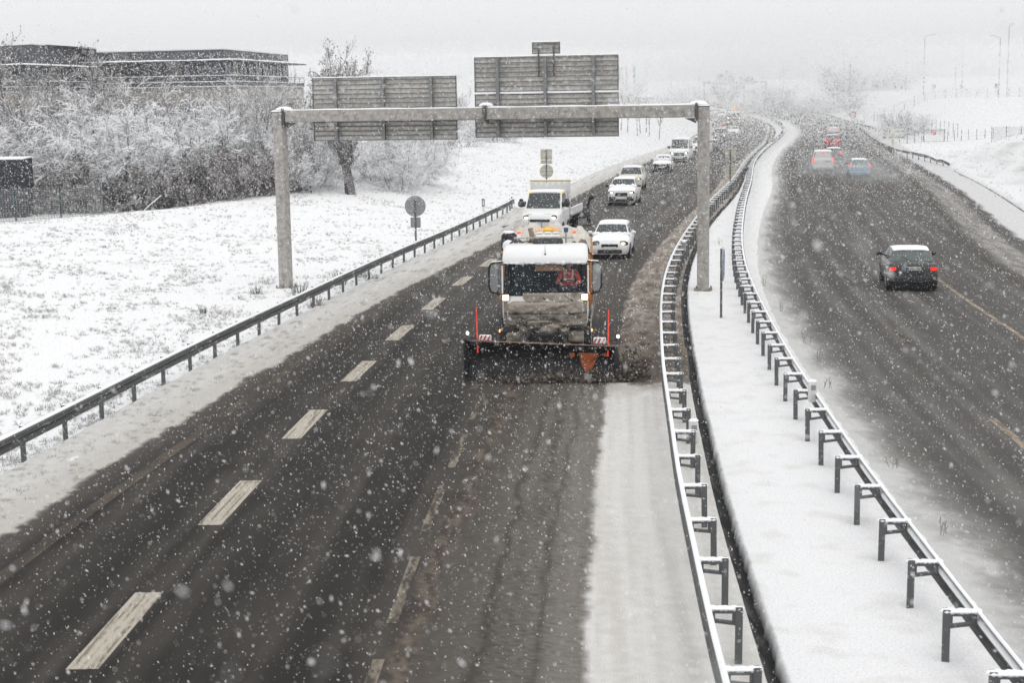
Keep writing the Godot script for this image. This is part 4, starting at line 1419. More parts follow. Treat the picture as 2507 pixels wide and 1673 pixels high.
func office(label: String, pts: Array, top: float, canopy: float, rail: float, floor_: float, beige: float, bays: Array, arches: bool) -> void:
	# pts: plan of the upper storey's front, left to right
	var t := thing("office_building", label, "building")
	var dark := mat(Color(0.066, 0.069, 0.080), 0.6)
	var tone := mat(Color(0.08, 0.083, 0.09), 0.6)
	var stone := mat(Color(0.42, 0.39, 0.355), 0.85)
	stone.albedo_texture = M.concrete.albedo_texture
	tri_map(stone, 0.4)
	var rear := offset_line(pts, -14.0)
	var terr := offset_line(pts, 1.6)
	var eave := offset_line(pts, 1.9)
	var back := offset_line(pts, -0.1)
	var mb := MB.new()
	slab(mb, pts, rear, canopy + 0.12, top)
	part(t, "roof", mb, dark, 0)
	mb = MB.new()
	slab(mb, offset_line(pts, 0.05), rear, top, top + 0.1)
	part(t, "roof_snow", mb, M.snow, 0)
	mb = MB.new()
	slab(mb, eave, rear, canopy, canopy + 0.1)
	var cn := part(t, "canopy", mb, tone, 0)
	mb = MB.new()
	for i in eave.size() - 1:
		snow_bar(mb, eave[i] + Vector3.UP * (canopy + 0.1), eave[i + 1] + Vector3.UP * (canopy + 0.1), 0.5, 0.14, 8)
	part(cn, "snow_cap", mb, M.snow, 60)
	mb = MB.new()
	slab(mb, back, rear, floor_, canopy)
	part(t, "upper_wall", mb, dark, 0)
	mb = MB.new()
	slab(mb, terr, rear, beige, floor_)
	var tr := part(t, "terrace", mb, dark, 0)
	for yy in [floor_, beige]:
		mb = MB.new()
		for i in terr.size() - 1:
			snow_bar(mb, terr[i] + Vector3.UP * yy, terr[i + 1] + Vector3.UP * yy, 0.25, 0.07, 8)
		part(tr, "snow_cap", mb, M.snow, 60)
	mb = MB.new()
	slab(mb, offset_line(pts, 1.5), rear, -1.0, beige)
	part(t, "lower_wall", mb, stone, 0)
	# windows of the upper storey, bay by bay, and of the lower wall
	for i in pts.size() - 1:
		var n: int = bays[i]
		for k in n:
			var a: Vector3 = pts[i].lerp(pts[i + 1], (k + 0.12) / n)
			var b: Vector3 = pts[i].lerp(pts[i + 1], (k + 0.88) / n)
			mb = MB.new()
			wall_run(mb, a, b, floor_ + 0.15, canopy - 0.08, 0.05)
			var lit := (k * 7 + i * 3) % 3
			var w := part(t, "window", mb, mat([Color(0.10, 0.115, 0.125), Color(0.15, 0.145, 0.13), Color(0.075, 0.09, 0.10)][lit] * (1.0 if i < pts.size() - 2 else 1.5), 0.15), 0)
			mb = MB.new()
			for f in [0.0, 0.5, 1.0]:
				var p := a.lerp(b, f)
				mb.box(p + Vector3.UP * (floor_ + canopy) * 0.5, Vector3(0.08, canopy - floor_ - 0.2, 0.08))
			part(w, "frame", mb, dark, 0)
		var lo: Array = offset_line(pts, 1.52)
		for k in n / 2:
			var a: Vector3 = lo[i].lerp(lo[i + 1], (k * 2 + 0.5) / n)
			var b: Vector3 = lo[i].lerp(lo[i + 1], (k * 2 + 1.4) / n)
			mb = MB.new()
			wall_run(mb, a, b, 4.6, 6.6, 0.06)
			var w := part(t, "window", mb, mat(Color(0.05, 0.055, 0.06), 0.2), 0)
			mb = MB.new()
			for f in [0.0, 0.33, 0.66, 1.0]:
				mb.box(a.lerp(b, f) + Vector3.UP * 5.6, Vector3(0.07, 2.0, 0.1))
			part(w, "frame", mb, tone, 0)
	mb = MB.new()
	var sn := MB.new()
	for i in terr.size() - 1:
		var l: float = terr[i].distance_to(terr[i + 1])
		var m := int(l / 1.6)
		for k in m + 1:
			var p: Vector3 = terr[i].lerp(terr[i + 1], float(k) / m)
			mb.cyl(p + Vector3.UP * floor_, p + Vector3.UP * rail, 0.03, 0.03, 5)
		for q in [0.35, 0.7]:
			mb.cyl(terr[i] + Vector3.UP * lerpf(floor_, rail, q), terr[i + 1] + Vector3.UP * lerpf(floor_, rail, q), 0.015, 0.015, 4)
		mb.cyl(terr[i] + Vector3.UP * rail, terr[i + 1] + Vector3.UP * rail, 0.035, 0.035, 6)
		snow_bar(sn, terr[i] + Vector3.UP * (rail + 0.03), terr[i + 1] + Vector3.UP * (rail + 0.03), 0.09, 0.07, 20)
	var rl := part(t, "railing", mb, tone, 0)
	part(rl, "snow_cap", sn, M.snow, 60)
	if arches:
		for q in [0.14, 0.80]:
			var c: Vector3 = pts[0].lerp(pts[1], q) + Vector3.UP * (canopy + 0.2)
			var dir: Vector3 = (pts[1] - pts[0]).normalized()
			var outn := Vector3(-dir.z, 0, dir.x)
			mb = MB.new()
			sn = MB.new()
			var pr := Vector3.ZERO
			for k in 15:
				var an := PI * (0.02 + 0.80 * k / 14.0)
				var p := c - dir * cos(an) * 0.95 + Vector3.UP * sin(an) * 1.1 + outn * 0.25
				if k > 0:
					mb.cyl(pr, p, 0.05, 0.05, 6)
					sn.cyl(pr + Vector3.UP * 0.06, p + Vector3.UP * 0.06, 0.09 if k > 4 else 0.03, 0.09 if k > 5 else 0.03, 6)
				pr = p
			var h := part(t, "arched_hood", mb, tone)
			part(h, "snow_cap", sn, M.snow, 60)
		for q in [0.45, 0.75]:
			mb = MB.new()
			var c: Vector3 = pts[0].lerp(pts[1], q) - Vector3(0, 0, 2.0)
			mb.cyl(c + Vector3.UP * top, c + Vector3.UP * (top + 0.42), 0.9, 0.8, 16)
			part(t, "roof_vent", mb, M.sign_grey)

func build_buildings() -> void:
	office("long dark office block with banded windows and snowy terrace railing behind the bushes", [Vector3(-38.2, 0, -144.5), Vector3(-25.2, 0, -140), Vector3(-22.3, 0, -160.5)], 11.45, 10.4, 9.12, 8.62, 8.2, [7, 9], false)
	office("dark office wing with two arched hoods on its facade at the left edge", [Vector3(-62.0, 0, -148.0), Vector3(-39.2, 0, -130.0), Vector3(-38.6, 0, -145)], 11.75, 10.0, 8.75, 8.3, 7.9, [12, 4], true)
	# dark cabin at the left edge
	var t := thing("cabin", "low blue-black cabin with a snowy flat roof at the left edge", "building", Vector3(-32.2, ground_h(92.0, -32.2 - bx(92.0)) - 0.4, -93.5), 0.12)
	var mb := MB.new()
	mb.box(Vector3(0, 1.9, 0), Vector3(6.6, 3.9, 3.2), 0.04)
	part(t, "wall", mb, mat(Color(0.018, 0.020, 0.028), 0.7))
	mb = MB.new()
	for k in 14:
		mb.box(Vector3(-3.1 + k * 0.48, 1.9, 1.62), Vector3(0.05, 3.7, 0.03))
	part(t, "cladding_rib", mb, mat(Color(0.014, 0.016, 0.022), 0.7), 0)
	mb = MB.new()
	mb.box(Vector3(0, 3.89, 0), Vector3(6.7, 0.09, 3.3), 0.03)
	part(t, "roof_snow", mb, M.snow)
	# pale shed with ribs between the two gantry signs
	t = thing("warehouse", "pale grey warehouse with horizontal cladding, showing between the two gantry signs", "building", Vector3(-10.2, 0.0, -232.0), 0.1)
	mb = MB.new()
	mb.box(Vector3(0, 2.2, 0), Vector3(20.0, 6.0, 10.0))
	part(t, "wall", mb, mat(Color(0.36, 0.37, 0.38), 0.7), 0)
	mb = MB.new()
	for k in 9:
		mb.box(Vector3(0, 0.4 + k * 0.55, 5.02), Vector3(20.0, 0.16, 0.06))
	part(t, "cladding_rib", mb, mat(Color(0.24, 0.25, 0.26), 0.7), 0)
	mb = MB.new()
	mb.box(Vector3(0, 5.3, 0), Vector3(20.4, 0.2, 10.4), 0.05)
	part(t, "roof_snow", mb, M.snow)
	# small orange-topped hut beyond the right bend
	t = thing("hut", "tiny orange-roofed hut on the hazy mound left of the lamp posts", "building", gp(62.0, 352.0))
	mb = MB.new()
	mb.box(Vector3(0, 0.7, 0), Vector3(4.6, 1.6, 3.0))
	part(t, "wall", mb, M.concrete, 0)
	mb = MB.new()
	mb.box(Vector3(0.2, 1.62, 0), Vector3(3.6, 0.5, 3.1), 0.08)
	part(t, "roof", mb, mat(Color(0.35, 0.16, 0.08), 0.7))

# ---------------------------------------------------------------- trees

class Twigs:
	var v := PackedVector3Array()
	var n := PackedVector3Array()
	var c := PackedColorArray()
	func seg(a: Vector3, b: Vector3, ra: float, rb: float, bark: Color, snow: float) -> void:
		var ax := b - a
		var l := ax.length()
		if l < 0.001:
			return
		ax /= l
		var side := ax.cross(Vector3.UP)
		if side.length_squared() < 0.01:
			side = ax.cross(Vector3.RIGHT)
		side = side.normalized()
		var up := side.cross(ax)
		var k := clampf(snow * (0.42 + 0.75 * sqrt(1.0 - ax.y * ax.y)), 0.0, 1.0)
		var top := bark.lerp(Color(0.86, 0.87, 0.89), k)
		var lo := bark.lerp(Color(0.80, 0.81, 0.83), k * 0.42)
		var o := [up, side * 0.9 - up * 0.45, side * -0.9 - up * 0.45]
		for i in 3:
			var p: Vector3 = o[i]
			var q: Vector3 = o[(i + 1) % 3]
			var col := lo if i == 1 else top
			var nn := (p + q).normalized()
			v.append(a + p * ra); v.append(b + p * rb); v.append(b + q * rb)
			v.append(a + p * ra); v.append(b + q * rb); v.append(a + q * ra)
			for j in 6:
				n.append(nn)
				c.append(col)
	func mesh() -> ArrayMesh:
		var ar := []
		ar.resize(Mesh.ARRAY_MAX)
		ar[Mesh.ARRAY_VERTEX] = v
		ar[Mesh.ARRAY_NORMAL] = n
		ar[Mesh.ARRAY_COLOR] = c
		var m := ArrayMesh.new()
		m.add_surface_from_arrays(Mesh.PRIMITIVE_TRIANGLES, ar)
		return m

func grow(tk: Twigs, tw: Twigs, r: RandomNumberGenerator, at: Vector3, dir: Vector3, length: float, rad: float, level: int, S: Dictionary) -> void:
	var nseg: int = [5, 4, 3, 2, 1][level]
	var p := at
	var dd := dir
	var pts := [p]
	var dirs := [dd]
	for i in nseg:
		dd = (dd + Vector3(r.randf_range(-1, 1), r.randf_range(-1, 1), r.randf_range(-1, 1)) * S.wiggle + Vector3.UP * S.up[level]).normalized()
		var q := p + dd * length / nseg
		var ra := lerpf(rad, rad * 0.45, float(i) / nseg)
		var rb := lerpf(rad, rad * 0.45, float(i + 1) / nseg)
		if level <= 1 and S.thick:
			tk.seg(p, q, ra, rb, S.bark, S.snow * 0.55)
		else:
			tw.seg(p, q, ra, rb, S.bark, S.snow)
		p = q
		pts.append(p)
		dirs.append(dd)
	if level >= S.levels:
		if r.randf() < S.seeds:
			var e := r.randf_range(0.04, 0.10)
			tw.seg(p, p + Vector3(0, -e, 0) + jitter(r, 0.05), e * 0.7, e * 0.3, Color(0.10, 0.065, 0.055), 0.35)
		return
	var n: int = S.n[level]
	for k in n:
		var f := lerpf(S.from[level], 1.0, (k + r.randf()) / n)
		var i := mini(int(f * nseg), nseg - 1)
		var b: Vector3 = (pts[i] as Vector3).lerp(pts[i + 1], f * nseg - i)
		var a: Vector3 = dirs[i + 1]
		var side := a.cross(jitter(r, 1.0)).normalized()
		var ang: float = S.spread[level] * r.randf_range(0.7, 1.25)
		var nd := (a * cos(ang) + side * sin(ang)).normalized()
		grow(tk, tw, r, b, nd, length * S.ratio[level] * r.randf_range(0.65, 1.2) * (1.0 - 0.35 * f), maxf(rad * 0.5 * (1.0 - 0.4 * f), 0.015), level + 1, S)

func tree_model(called: String, sd: int, stems: int, S: Dictionary, height: float, rad: float, lean: float) -> Node3D:
	var r := RandomNumberGenerator.new()
	r.seed = sd
	var tk := Twigs.new()
	var tw := Twigs.new()
	for k in stems:
		var an := TAU * (k + r.randf() * 0.6) / stems
		var dir := Vector3(cos(an) * lean * r.randf_range(0.4, 1.3), 1.0, sin(an) * lean * r.randf_range(0.4, 1.3)).normalized()
		var base = Vector3(cos(an), 0, sin(an)) * (0.0 if stems == 1 else S.foot * r.randf_range(0.2, 1.0)) - Vector3(0, 0.3, 0)
		grow(tk, tw, r, base, dir, height * r.randf_range(0.75, 1.0), rad, 0, S)
	var o := Node3D.new()
	o.name = called
	put_tree(o, "trunk", tk)
	put_tree(o, "crown", tw)
	return o

func put_tree(o: Node3D, called: String, t: Twigs) -> void:
	if t.v.size() == 0:
		return
	var mi := MeshInstance3D.new()
	mi.name = called
	mi.mesh = t.mesh()
	mi.material_override = M.twig
	o.add_child(mi)

func plant(proto: Node3D, called: String, label: String, cat: String, x: float, d: float, size: Vector3, turn: float, group := "", sink := 0.0) -> void:
	var o: Node3D = proto.duplicate()
	o.name = numbered(called)
	add_child(o, true)
	o.transform = Transform3D(Basis.from_euler(Vector3(0, turn, 0)).scaled_local(size), gp(x, d, -0.1 - sink))
	tag(o, label, cat, group)

func build_trees() -> void:
	var dk := Color(0.055, 0.048, 0.046)
	# arching shrub, white with rime
	var SA := {"wiggle": 0.16, "up": [0.06, 0.02, -0.05, -0.08], "n": [13, 9, 8], "from": [0.15, 0.12, 0.1], "spread": [0.75, 0.8, 0.75], "ratio": [0.52, 0.55, 0.6], "levels": 3, "bark": dk, "snow": 1.0, "thick": true, "seeds": 0.0, "foot": 0.9}
	var shrub_a := tree_model("shrub", 11, 8, SA, 5.4, 0.06, 0.75)
	var shrub_b := tree_model("shrub", 12, 9, SA, 4.6, 0.05, 1.0)
	# upright bush with many ascending rods
	var SB := {"wiggle": 0.07, "up": [0.05, 0.10, 0.06, 0.03], "n": [15, 8, 6], "from": [0.12, 0.1, 0.1], "spread": [0.50, 0.55, 0.6], "ratio": [0.50, 0.52, 0.55], "levels": 3, "bark": dk, "snow": 0.85, "thick": true, "seeds": 0.0, "foot": 0.7}
	var upright := tree_model("tree", 21, 6, SB, 6.6, 0.07, 0.45)
	# tree with brown seed clusters at its tips
	var SC := {"wiggle": 0.12, "up": [0.08, 0.12, 0.08, 0.02], "n": [14, 9, 6], "from": [0.2, 0.15, 0.2], "spread": [0.62, 0.65, 0.7], "ratio": [0.46, 0.5, 0.5], "levels": 3, "bark": Color(0.06, 0.05, 0.05), "snow": 0.6, "thick": true, "seeds": 0.8, "foot": 0.9}
	var seeded_t := tree_model("tree", 31, 4, SC, 8.4, 0.10, 0.35)
	# single dark trunk, forked
	var SD := SC.duplicate()
	SD.n = [14, 12, 8]
	SD.from = [0.19, 0.2, 0.15]
	SD.spread = [0.55, 0.6, 0.7]
	SD.ratio = [0.66, 0.5, 0.5]
	SD.bark = Color(0.035, 0.032, 0.028)
	var trunked := tree_model("tree", 41, 1, SD, 7.0, 0.40, 0.05)
	# dark evergreen undergrowth with little snow
	var SE := {"wiggle": 0.22, "up": [0.0, 0.0, -0.02, 0.0], "n": [12, 9, 6], "from": [0.1, 0.1, 0.1], "spread": [0.9, 0.9, 0.9], "ratio": [0.55, 0.55, 0.5], "levels": 3, "bark": Color(0.022, 0.026, 0.022), "snow": 0.38, "thick": false, "seeds": 0.5, "foot": 1.2}
	var under := tree_model("shrub", 51, 8, SE, 2.4, 0.05, 1.2)
	# thin young street tree
	var SF := {"wiggle": 0.06, "up": [0.1, 0.12, 0.08, 0.0], "n": [16, 7, 5], "from": [0.4, 0.2, 0.2], "spread": [0.5, 0.55, 0.6], "ratio": [0.36, 0.5, 0.5], "levels": 2, "bark": dk, "snow": 0.8, "thick": true, "seeds": 0.0, "foot": 0.0}
	var young := tree_model("young_tree", 61, 1, SF, 6.5, 0.12, 0.03)
	var W := [
		[seeded_t, "tree", "tall tree with brown seed heads in front of the dark office wing", -30.4, 103.0, 1.12, 0.3],
		[seeded_t, "tree", "brown-tipped tree leaning over the low dark cabin at the left edge", -36.5, 103.5, 0.80, 2.0],
		[seeded_t, "tree", "upright seed-tipped tree standing before the long beige wall of the office block", -25.9, 112.0, 0.86, 4.0],
		[shrub_a, "shrub", "broad white-rimed shrub in the middle of the thicket, below the office canopy", -25.6, 101.0, 1.52, 0.0],
		[shrub_a, "shrub", "tall frost-white shrub rising before the office wing, right of the low cabin", -28.8, 105.5, 1.6, 5.2],
		[shrub_b, "shrub", "arching rimed shrub to the right of the broad white one", -21.4, 100.5, 1.45, 1.3],
		[shrub_a, "shrub", "rimed shrub at the left edge above the green fence posts", -33.2, 108.0, 1.34, 2.2],
		[shrub_b, "shrub", "white shrub behind the cabin roof at the far left", -37.0, 110.0, 1.25, 3.0],
		[upright, "tree", "vase-shaped rimed tree with rising rods left of the gantry leg", -17.4, 104.0, 0.98, 0.7],
		[upright, "tree", "second vase-shaped tree behind the gantry's left leg", -13.8, 110.0, 0.72, 2.5],
		[shrub_a, "shrub", "rimed shrub filling the gap right of the gantry's left leg", -13.2, 101.0, 0.80, 4.1],
		[trunked, "tree", "tree with a thick dark forked trunk below the left gantry sign", -10.1, 98.6, 1.08, 0.4],
		[seeded_t, "tree", "tall seed-tipped tree whose top shows above the left gantry sign", -12.6, 121.0, 0.95, 1.0],
		[shrub_b, "shrub", "white-twigged shrub at the foot of the dark forked trunk on its left", -13.6, 98.5, 0.62, 5.0],
		[shrub_a, "shrub", "rimed shrub at the foot of the dark forked trunk on its right", -7.4, 104.0, 0.66, 1.9],
		[shrub_b, "shrub", "dense shrub just behind the dark forked trunk", -9.6, 107.0, 0.85, 0.9],
		[shrub_a, "shrub", "low rimed shrub in front of the dense one, right of the forked trunk", -6.6, 108.0, 0.66, 3.9],
		[shrub_b, "shrub", "greyish shrub under the right half of the left gantry sign", -7.2, 118.0, 0.98, 2.8],
		[upright, "tree", "hazy upright thicket between the two gantry signs, low on the crest", -5.6, 138.0, 0.72, 0.2],
		[shrub_a, "shrub", "hazy shrub under the left part of the taller gantry sign", -4.6, 158.0, 0.72, 0.9],
		[shrub_b, "shrub", "pale shrub under the middle of the taller gantry sign", -1.0, 172.0, 0.80, 3.3],
		[shrub_a, "shrub", "last pale shrub of the hedge before the row of young trees", 3.6, 190.0, 0.70, 2.4],
		[shrub_b, "shrub", "white shrub between the vase-shaped tree and the broad rimed shrub", -20.0, 106.5, 1.18, 0.5],
		[upright, "tree", "rod-like tree rising behind the arching rimed shrub", -22.6, 113.0, 0.82, 1.7],
		[upright, "tree", "dense rimed thicket tree behind the broad white shrub", -27.6, 108.0, 0.85, 4.4],
	]
	for w in W:
		plant(w[0], w[1], w[2], w[1], w[3], w[4], Vector3.ONE * w[5], w[6], "trees and shrubs beyond the left verge")
	var U := [[-23.4, 97.0, "dark evergreen bush low in the thicket, beside the leaning white stick"], [-20.4, 96.6, "dark bush at the thicket's foot left of the gantry leg"], [-17.2, 96.0, "dark bush touching the gantry's left leg from behind"], [-26.4, 97.5, "dark bush right of the green fence posts"], [-14.8, 99.5, "dark bush just right of the gantry's left leg"], [-29.0, 97.0, "grey-green snowy bush below the cabin and the fence"]]
	for k in U.size():
		plant(under, "shrub", U[k][2], "shrub", U[k][0], U[k][1], Vector3(1.5, 1.35 + 0.2 * (k % 3), 1.2), k * 1.3, "trees and shrubs beyond the left verge")
	for q in [[15.7, 228.0, "first"], [16.9, 236.0, "second"], [17.6, 232.0, "third"], [18.9, 230.0, "fourth"], [20.0, 238.0, "fifth"], [21.4, 244.0, "sixth"], [21.0, 234.0, "seventh"], [22.0, 229.0, "eighth"]]:
		plant(young, "young_tree", "thin young tree, %s from the left in the hazy row by the gantry's right leg" % q[2], "tree", q[0], q[1], Vector3(0.85, 0.85, 0.85), q[0], "row of young trees")
	# pale hedges in the far haze
	var H := [[22.0, 392.0, 1.0, "hazy shrub under the left leg of the distant gantry"], [31.0, 405.0, 1.2, "hazy shrub below the wide sign of the distant gantry"], [40.0, 400.0, 1.0, "hazy shrub left of the distant gantry's lower sign"], [47.0, 412.0, 1.3, "hazy shrub under the lower sign of the distant gantry"], [55.0, 396.0, 1.1, "hazy shrub left of the distant right leg"], [66.0, 405.0, 1.3, "hazy shrub just right of the distant gantry"], [54.0, 350.0, 1.1, "hazy shrub at the left end of the mound with the hut"], [59.5, 346.0, 1.0, "hazy shrub in front of the orange-roofed hut"], [65.0, 346.0, 1.1, "hazy shrub right of the orange-roofed hut"], [70.5, 350.0, 1.2, "hazy shrub between the hut and the slope-top fence"], [76.0, 360.0, 1.4, "taller hazy shrub left of the tall pale lamp post"], [83.0, 370.0, 1.5, "hazy shrub behind the slope-top fence, left part"], [93.0, 376.0, 1.4, "hazy shrub behind the tallest lamp post"], [72.0, 330.0, 0.8, "low hazy shrub where the slope fence begins"], [60.5, 238.0, 1.0, "thin pale bush behind the exit sign on its left"], [63.5, 246.0, 0.5, "small grey bush halfway up the slope beside the climbing fence"], [56.6, 226.0, 0.7, "pale bush just above the exit sign"]]
	for k in H.size():
		var h = H[k]
		plant([shrub_a, upright, shrub_b][k % 3], "shrub", h[3], "shrub", h[0], h[1], Vector3(1.3, 0.8, 1.3) * h[2], k * 0.9, "hazy far shrubs", 0.2)
	fence("fence", "green-posted wire fence in front of the thicket at the left edge", [gp(-33.5, 88.5), gp(-27.6, 89.5), gp(-24.0, 92.0)], 2.0, 4, 0.1, mat(Color(0.02, 0.055, 0.045), 0.6))
	# the leaning bare stick
	var t := thing("branch", "bare snow-covered stick leaning out of the dark bushes", "branch", gp(-21.6, 91.5))
	var mb := MB.new()
	mb.tube([Vector3(-0.3, -0.2, 0), Vector3(0.3, 0.45, 0), Vector3(1.1, 1.1, -0.1)], 0.028, 5)
	part(t, "stick", mb, M.snow)
	# dry stems standing in the snow by the right-hand rail
	var st := [[8.95, 55.0, 0.55, "tall dry stem beyond the right median rail near the round blue sign"], [8.55, 48.5, 0.4, "thin dry stem beyond the right median rail, level with the gantry foot"], [8.1, 42.0, 0.35, "two dry stems in the snow edge left of the black car"], [7.75, 39.0, 0.4, "small dry weed by the right road's snow edge, nearest the middle posts"], [7.3, 35.5, 0.3, "sparse dry weed beside the right median rail among the middle posts"], [9.5, 70.0, 0.55, "dry stem in the snow far along the right median rail"], [6.9, 27.6, 0.22, "low dry weed beside the near right median rail"], [6.65, 23.2, 0.3, "dry weed under the near right median rail"]]
	for k in st.size():
		var q = st[k]
		t = thing("dry_stem", q[3], "plant", Vector3(q[0], prof(q[1]) + 0.03, -q[1]), k * 1.1)
		mb = MB.new()
		var r := RandomNumberGenerator.new()
		r.seed = 100 + k
		for s in 4:
			var p := Vector3(r.randf_range(-0.12, 0.12), 0, r.randf_range(-0.1, 0.1))
			var p2 := p + Vector3(r.randf_range(-0.1, 0.1), q[2] * r.randf_range(0.5, 1.0), r.randf_range(-0.05, 0.05))
			mb.cyl(p, p2, 0.006, 0.003, 4, false)
			for e in 3:
				var b := p.lerp(p2, 0.4 + 0.2 * e)
				mb.cyl(b, b + Vector3(r.randf_range(-0.08, 0.08), 0.07, r.randf_range(-0.05, 0.05)), 0.006, 0.003, 4, false)
		part(t, "stems", mb, mat(Color(0.24, 0.215, 0.19), 0.9), 0)
	for p in [shrub_a, shrub_b, upright, seeded_t, trunked, under, young]:
		p.free()

func build_grass() -> void:
	var r := RandomNumberGenerator.new()
	r.seed = 77
	var kinds := []
	for k in 3:
		var tw := Twigs.new()
		for b in 7:
			var p := Vector3(r.randf_range(-0.07, 0.07), -0.02, r.randf_range(-0.07, 0.07))
			var l := r.randf_range(0.07, 0.2)
			var q := p + Vector3(r.randf_range(-0.12, 0.12), l * 0.75, r.randf_range(-0.12, 0.12))
			tw.seg(p, q, 0.010, 0.007, [Color(0.05, 0.05, 0.035), Color(0.10, 0.085, 0.06), Color(0.045, 0.055, 0.035)][k], 0.6)
			tw.seg(q, q + Vector3(r.randf_range(-0.09, 0.09), -0.02, r.randf_range(-0.09, 0.09)), 0.007, 0.003, Color(0.09, 0.08, 0.055), 0.55)
		kinds.append(tw.mesh())
	var at := [[], [], []]
	var n := 0
	var tries := 0
	while n < 32000 and tries < 400000:
		tries += 1
		var d := 1.0 / r.randf_range(1.0 / 185.0, 1.0 / 20.0)
		var off := 0.0
		var right := r.randf() < 0.22
		if right:
			off = ips(RE, d) + 1.9 + r.randf() * 12.0
			if d < 50.0:
				continue
		else:
			off = ips(RL, d) + 1.3 - pow(r.randf(), 0.8) * 25.0
		var x := bx(d) + off
		var m := nz.get_noise_2d(x * 0.9, d * 0.9) * 0.6 + nz.get_noise_2d(x * 4.0 + 50.0, d * 4.0) * 0.5
		var near_rail := 0.0 if right else exp(-pow((ips(RL, d) - off - 0.3) / 0.6, 2)) * 0.2
		if m * 0.85 + near_rail < r.randf_range(-0.12, 0.42):
			continue
		var s := r.randf_range(0.28, 0.78) * (1.0 + 0.5 * near_rail)
		at[(1 if nz.get_noise_2d(x * 0.3, d * 0.3) > 0.15 else r.randi() % 3)].append(Transform3D(Basis.from_euler(Vector3(r.randf_range(-0.3, 0.3), r.randf() * TAU, r.randf_range(-0.3, 0.3))).scaled_local(Vector3(s, s, s)), gp(x, d)))
		n += 1
	for k in 3:
		stuff("dry_grass", ["dark grass tips poking through the snow on the verges", "brown dry grass tips poking through the snow on the verges", "greenish grass tips poking through the snow on the verges"][k], kinds[k], M.twig, at[k])
	# leafy weeds by the gantry leg and rail
	var wd := [[-7.55, 54.8, 0.7, "green weed clump right of the gantry's left foot, behind the rail"], [-6.4, 57.5, 0.8, "low green weeds behind the rail, right of the gantry foot"], [-5.8, 60.0, 0.55, "small green weeds behind the rail beyond the gantry foot"], [-6.5, 51.3, 0.55, "reddish bare weed at the road side of the left rail"], [-9.1, 55.0, 0.45, "dark weeds in the snow left of the gantry's left foot"], [-10.0, 50.0, 0.4, "weeds behind the rail, left of the gantry foot"], [-5.2, 58.8, 0.35, "weeds under the rail just beyond the gantry foot"]]
	for k in wd.size():
		var q = wd[k]
		var tw := Twigs.new()
		for b in 46:
			var p := Vector3(r.randf_range(-0.3, 0.3), 0, r.randf_range(-0.25, 0.25))
			var e := p + Vector3(p.x * 0.8 + r.randf_range(-0.15, 0.15), r.randf_range(0.2, 0.75), p.z * 0.8 + r.randf_range(-0.15, 0.15))
			tw.seg(p, e, 0.016, 0.008, Color(0.045, 0.06, 0.03) if k != 3 else Color(0.11, 0.07, 0.055), 0.25)
		var t := thing("weed", q[3], "plant", gp(q[0], q[1]), k)
		t.scale = Vector3.ONE * q[2]
		put(t, "leaves", tw.mesh(), M.twig)
# ---------------------------------------------------------------- vehicles

func inset(q: Array, kx: float, ky: float, outw: float, nx := 6) -> MB:
	# a pane set into a quad (bottom left, bottom right, top right, top left seen from outside), a little proud of it
	var mb := MB.new()
	var c: Vector3 = (q[0] + q[1] + q[2] + q[3]) / 4.0
	var nn: Vector3 = (q[1] - q[0]).cross(q[3] - q[0]).normalized()
	var grid := []
	for j in 4:
		var row := []
		for i in nx + 1:
			var u := 0.5 + (float(i) / nx - 0.5) * kx
			var w := 0.5 + (j / 3.0 - 0.5) * ky
			var p: Vector3 = (q[0] as Vector3).lerp(q[1], u).lerp((q[3] as Vector3).lerp(q[2], u), w)
			row.append(p + nn * (outw + 0.03 * (1.0 - pow(2.0 * u - 1.0, 2)) * (1.0 if nx > 2 else 0.0)))
		grid.append(row)
	for j in 3:
		for i in nx:
			mb.quad(grid[j][i], grid[j][i + 1], grid[j + 1][i + 1], grid[j + 1][i])
	# sides, so that the pane has thickness
	for i in nx:
		mb.quad(grid[0][i] - nn * 0.05, grid[0][i + 1] - nn * 0.05, grid[0][i + 1], grid[0][i])
		mb.quad(grid[3][i], grid[3][i + 1], grid[3][i + 1] - nn * 0.05, grid[3][i] - nn * 0.05)
	return mb

func wheel(parent: Node3D, at: Vector3, r: float, w: float, sg: float) -> void:
	var mb := MB.new()
	var h := Vector3(w * 0.5, 0, 0)
	mb.cyl(at - h, at + h, r * 0.93, r * 0.93, 18)
	mb.cyl(at - h * 0.8, at + h * 0.8, r, r, 18, true)
	var wh := part(parent, "wheel", mb, M.rubber, 30)
	mb = MB.new()
	mb.cyl(at + h * sg * 0.9, at + h * sg * 1.08, r * 0.62, r * 0.58, 14)
	for k in 5:
		var an := TAU * k / 5.0
		mb.box(at + h * sg * 1.1 + Vector3(0, cos(an), sin(an)) * r * 0.32, Vector3(0.02, r * 0.5, 0.06), 0.0, Basis(Vector3(1, 0, 0), an))
	part(wh, "rim", mb, M.sign_grey, 30)

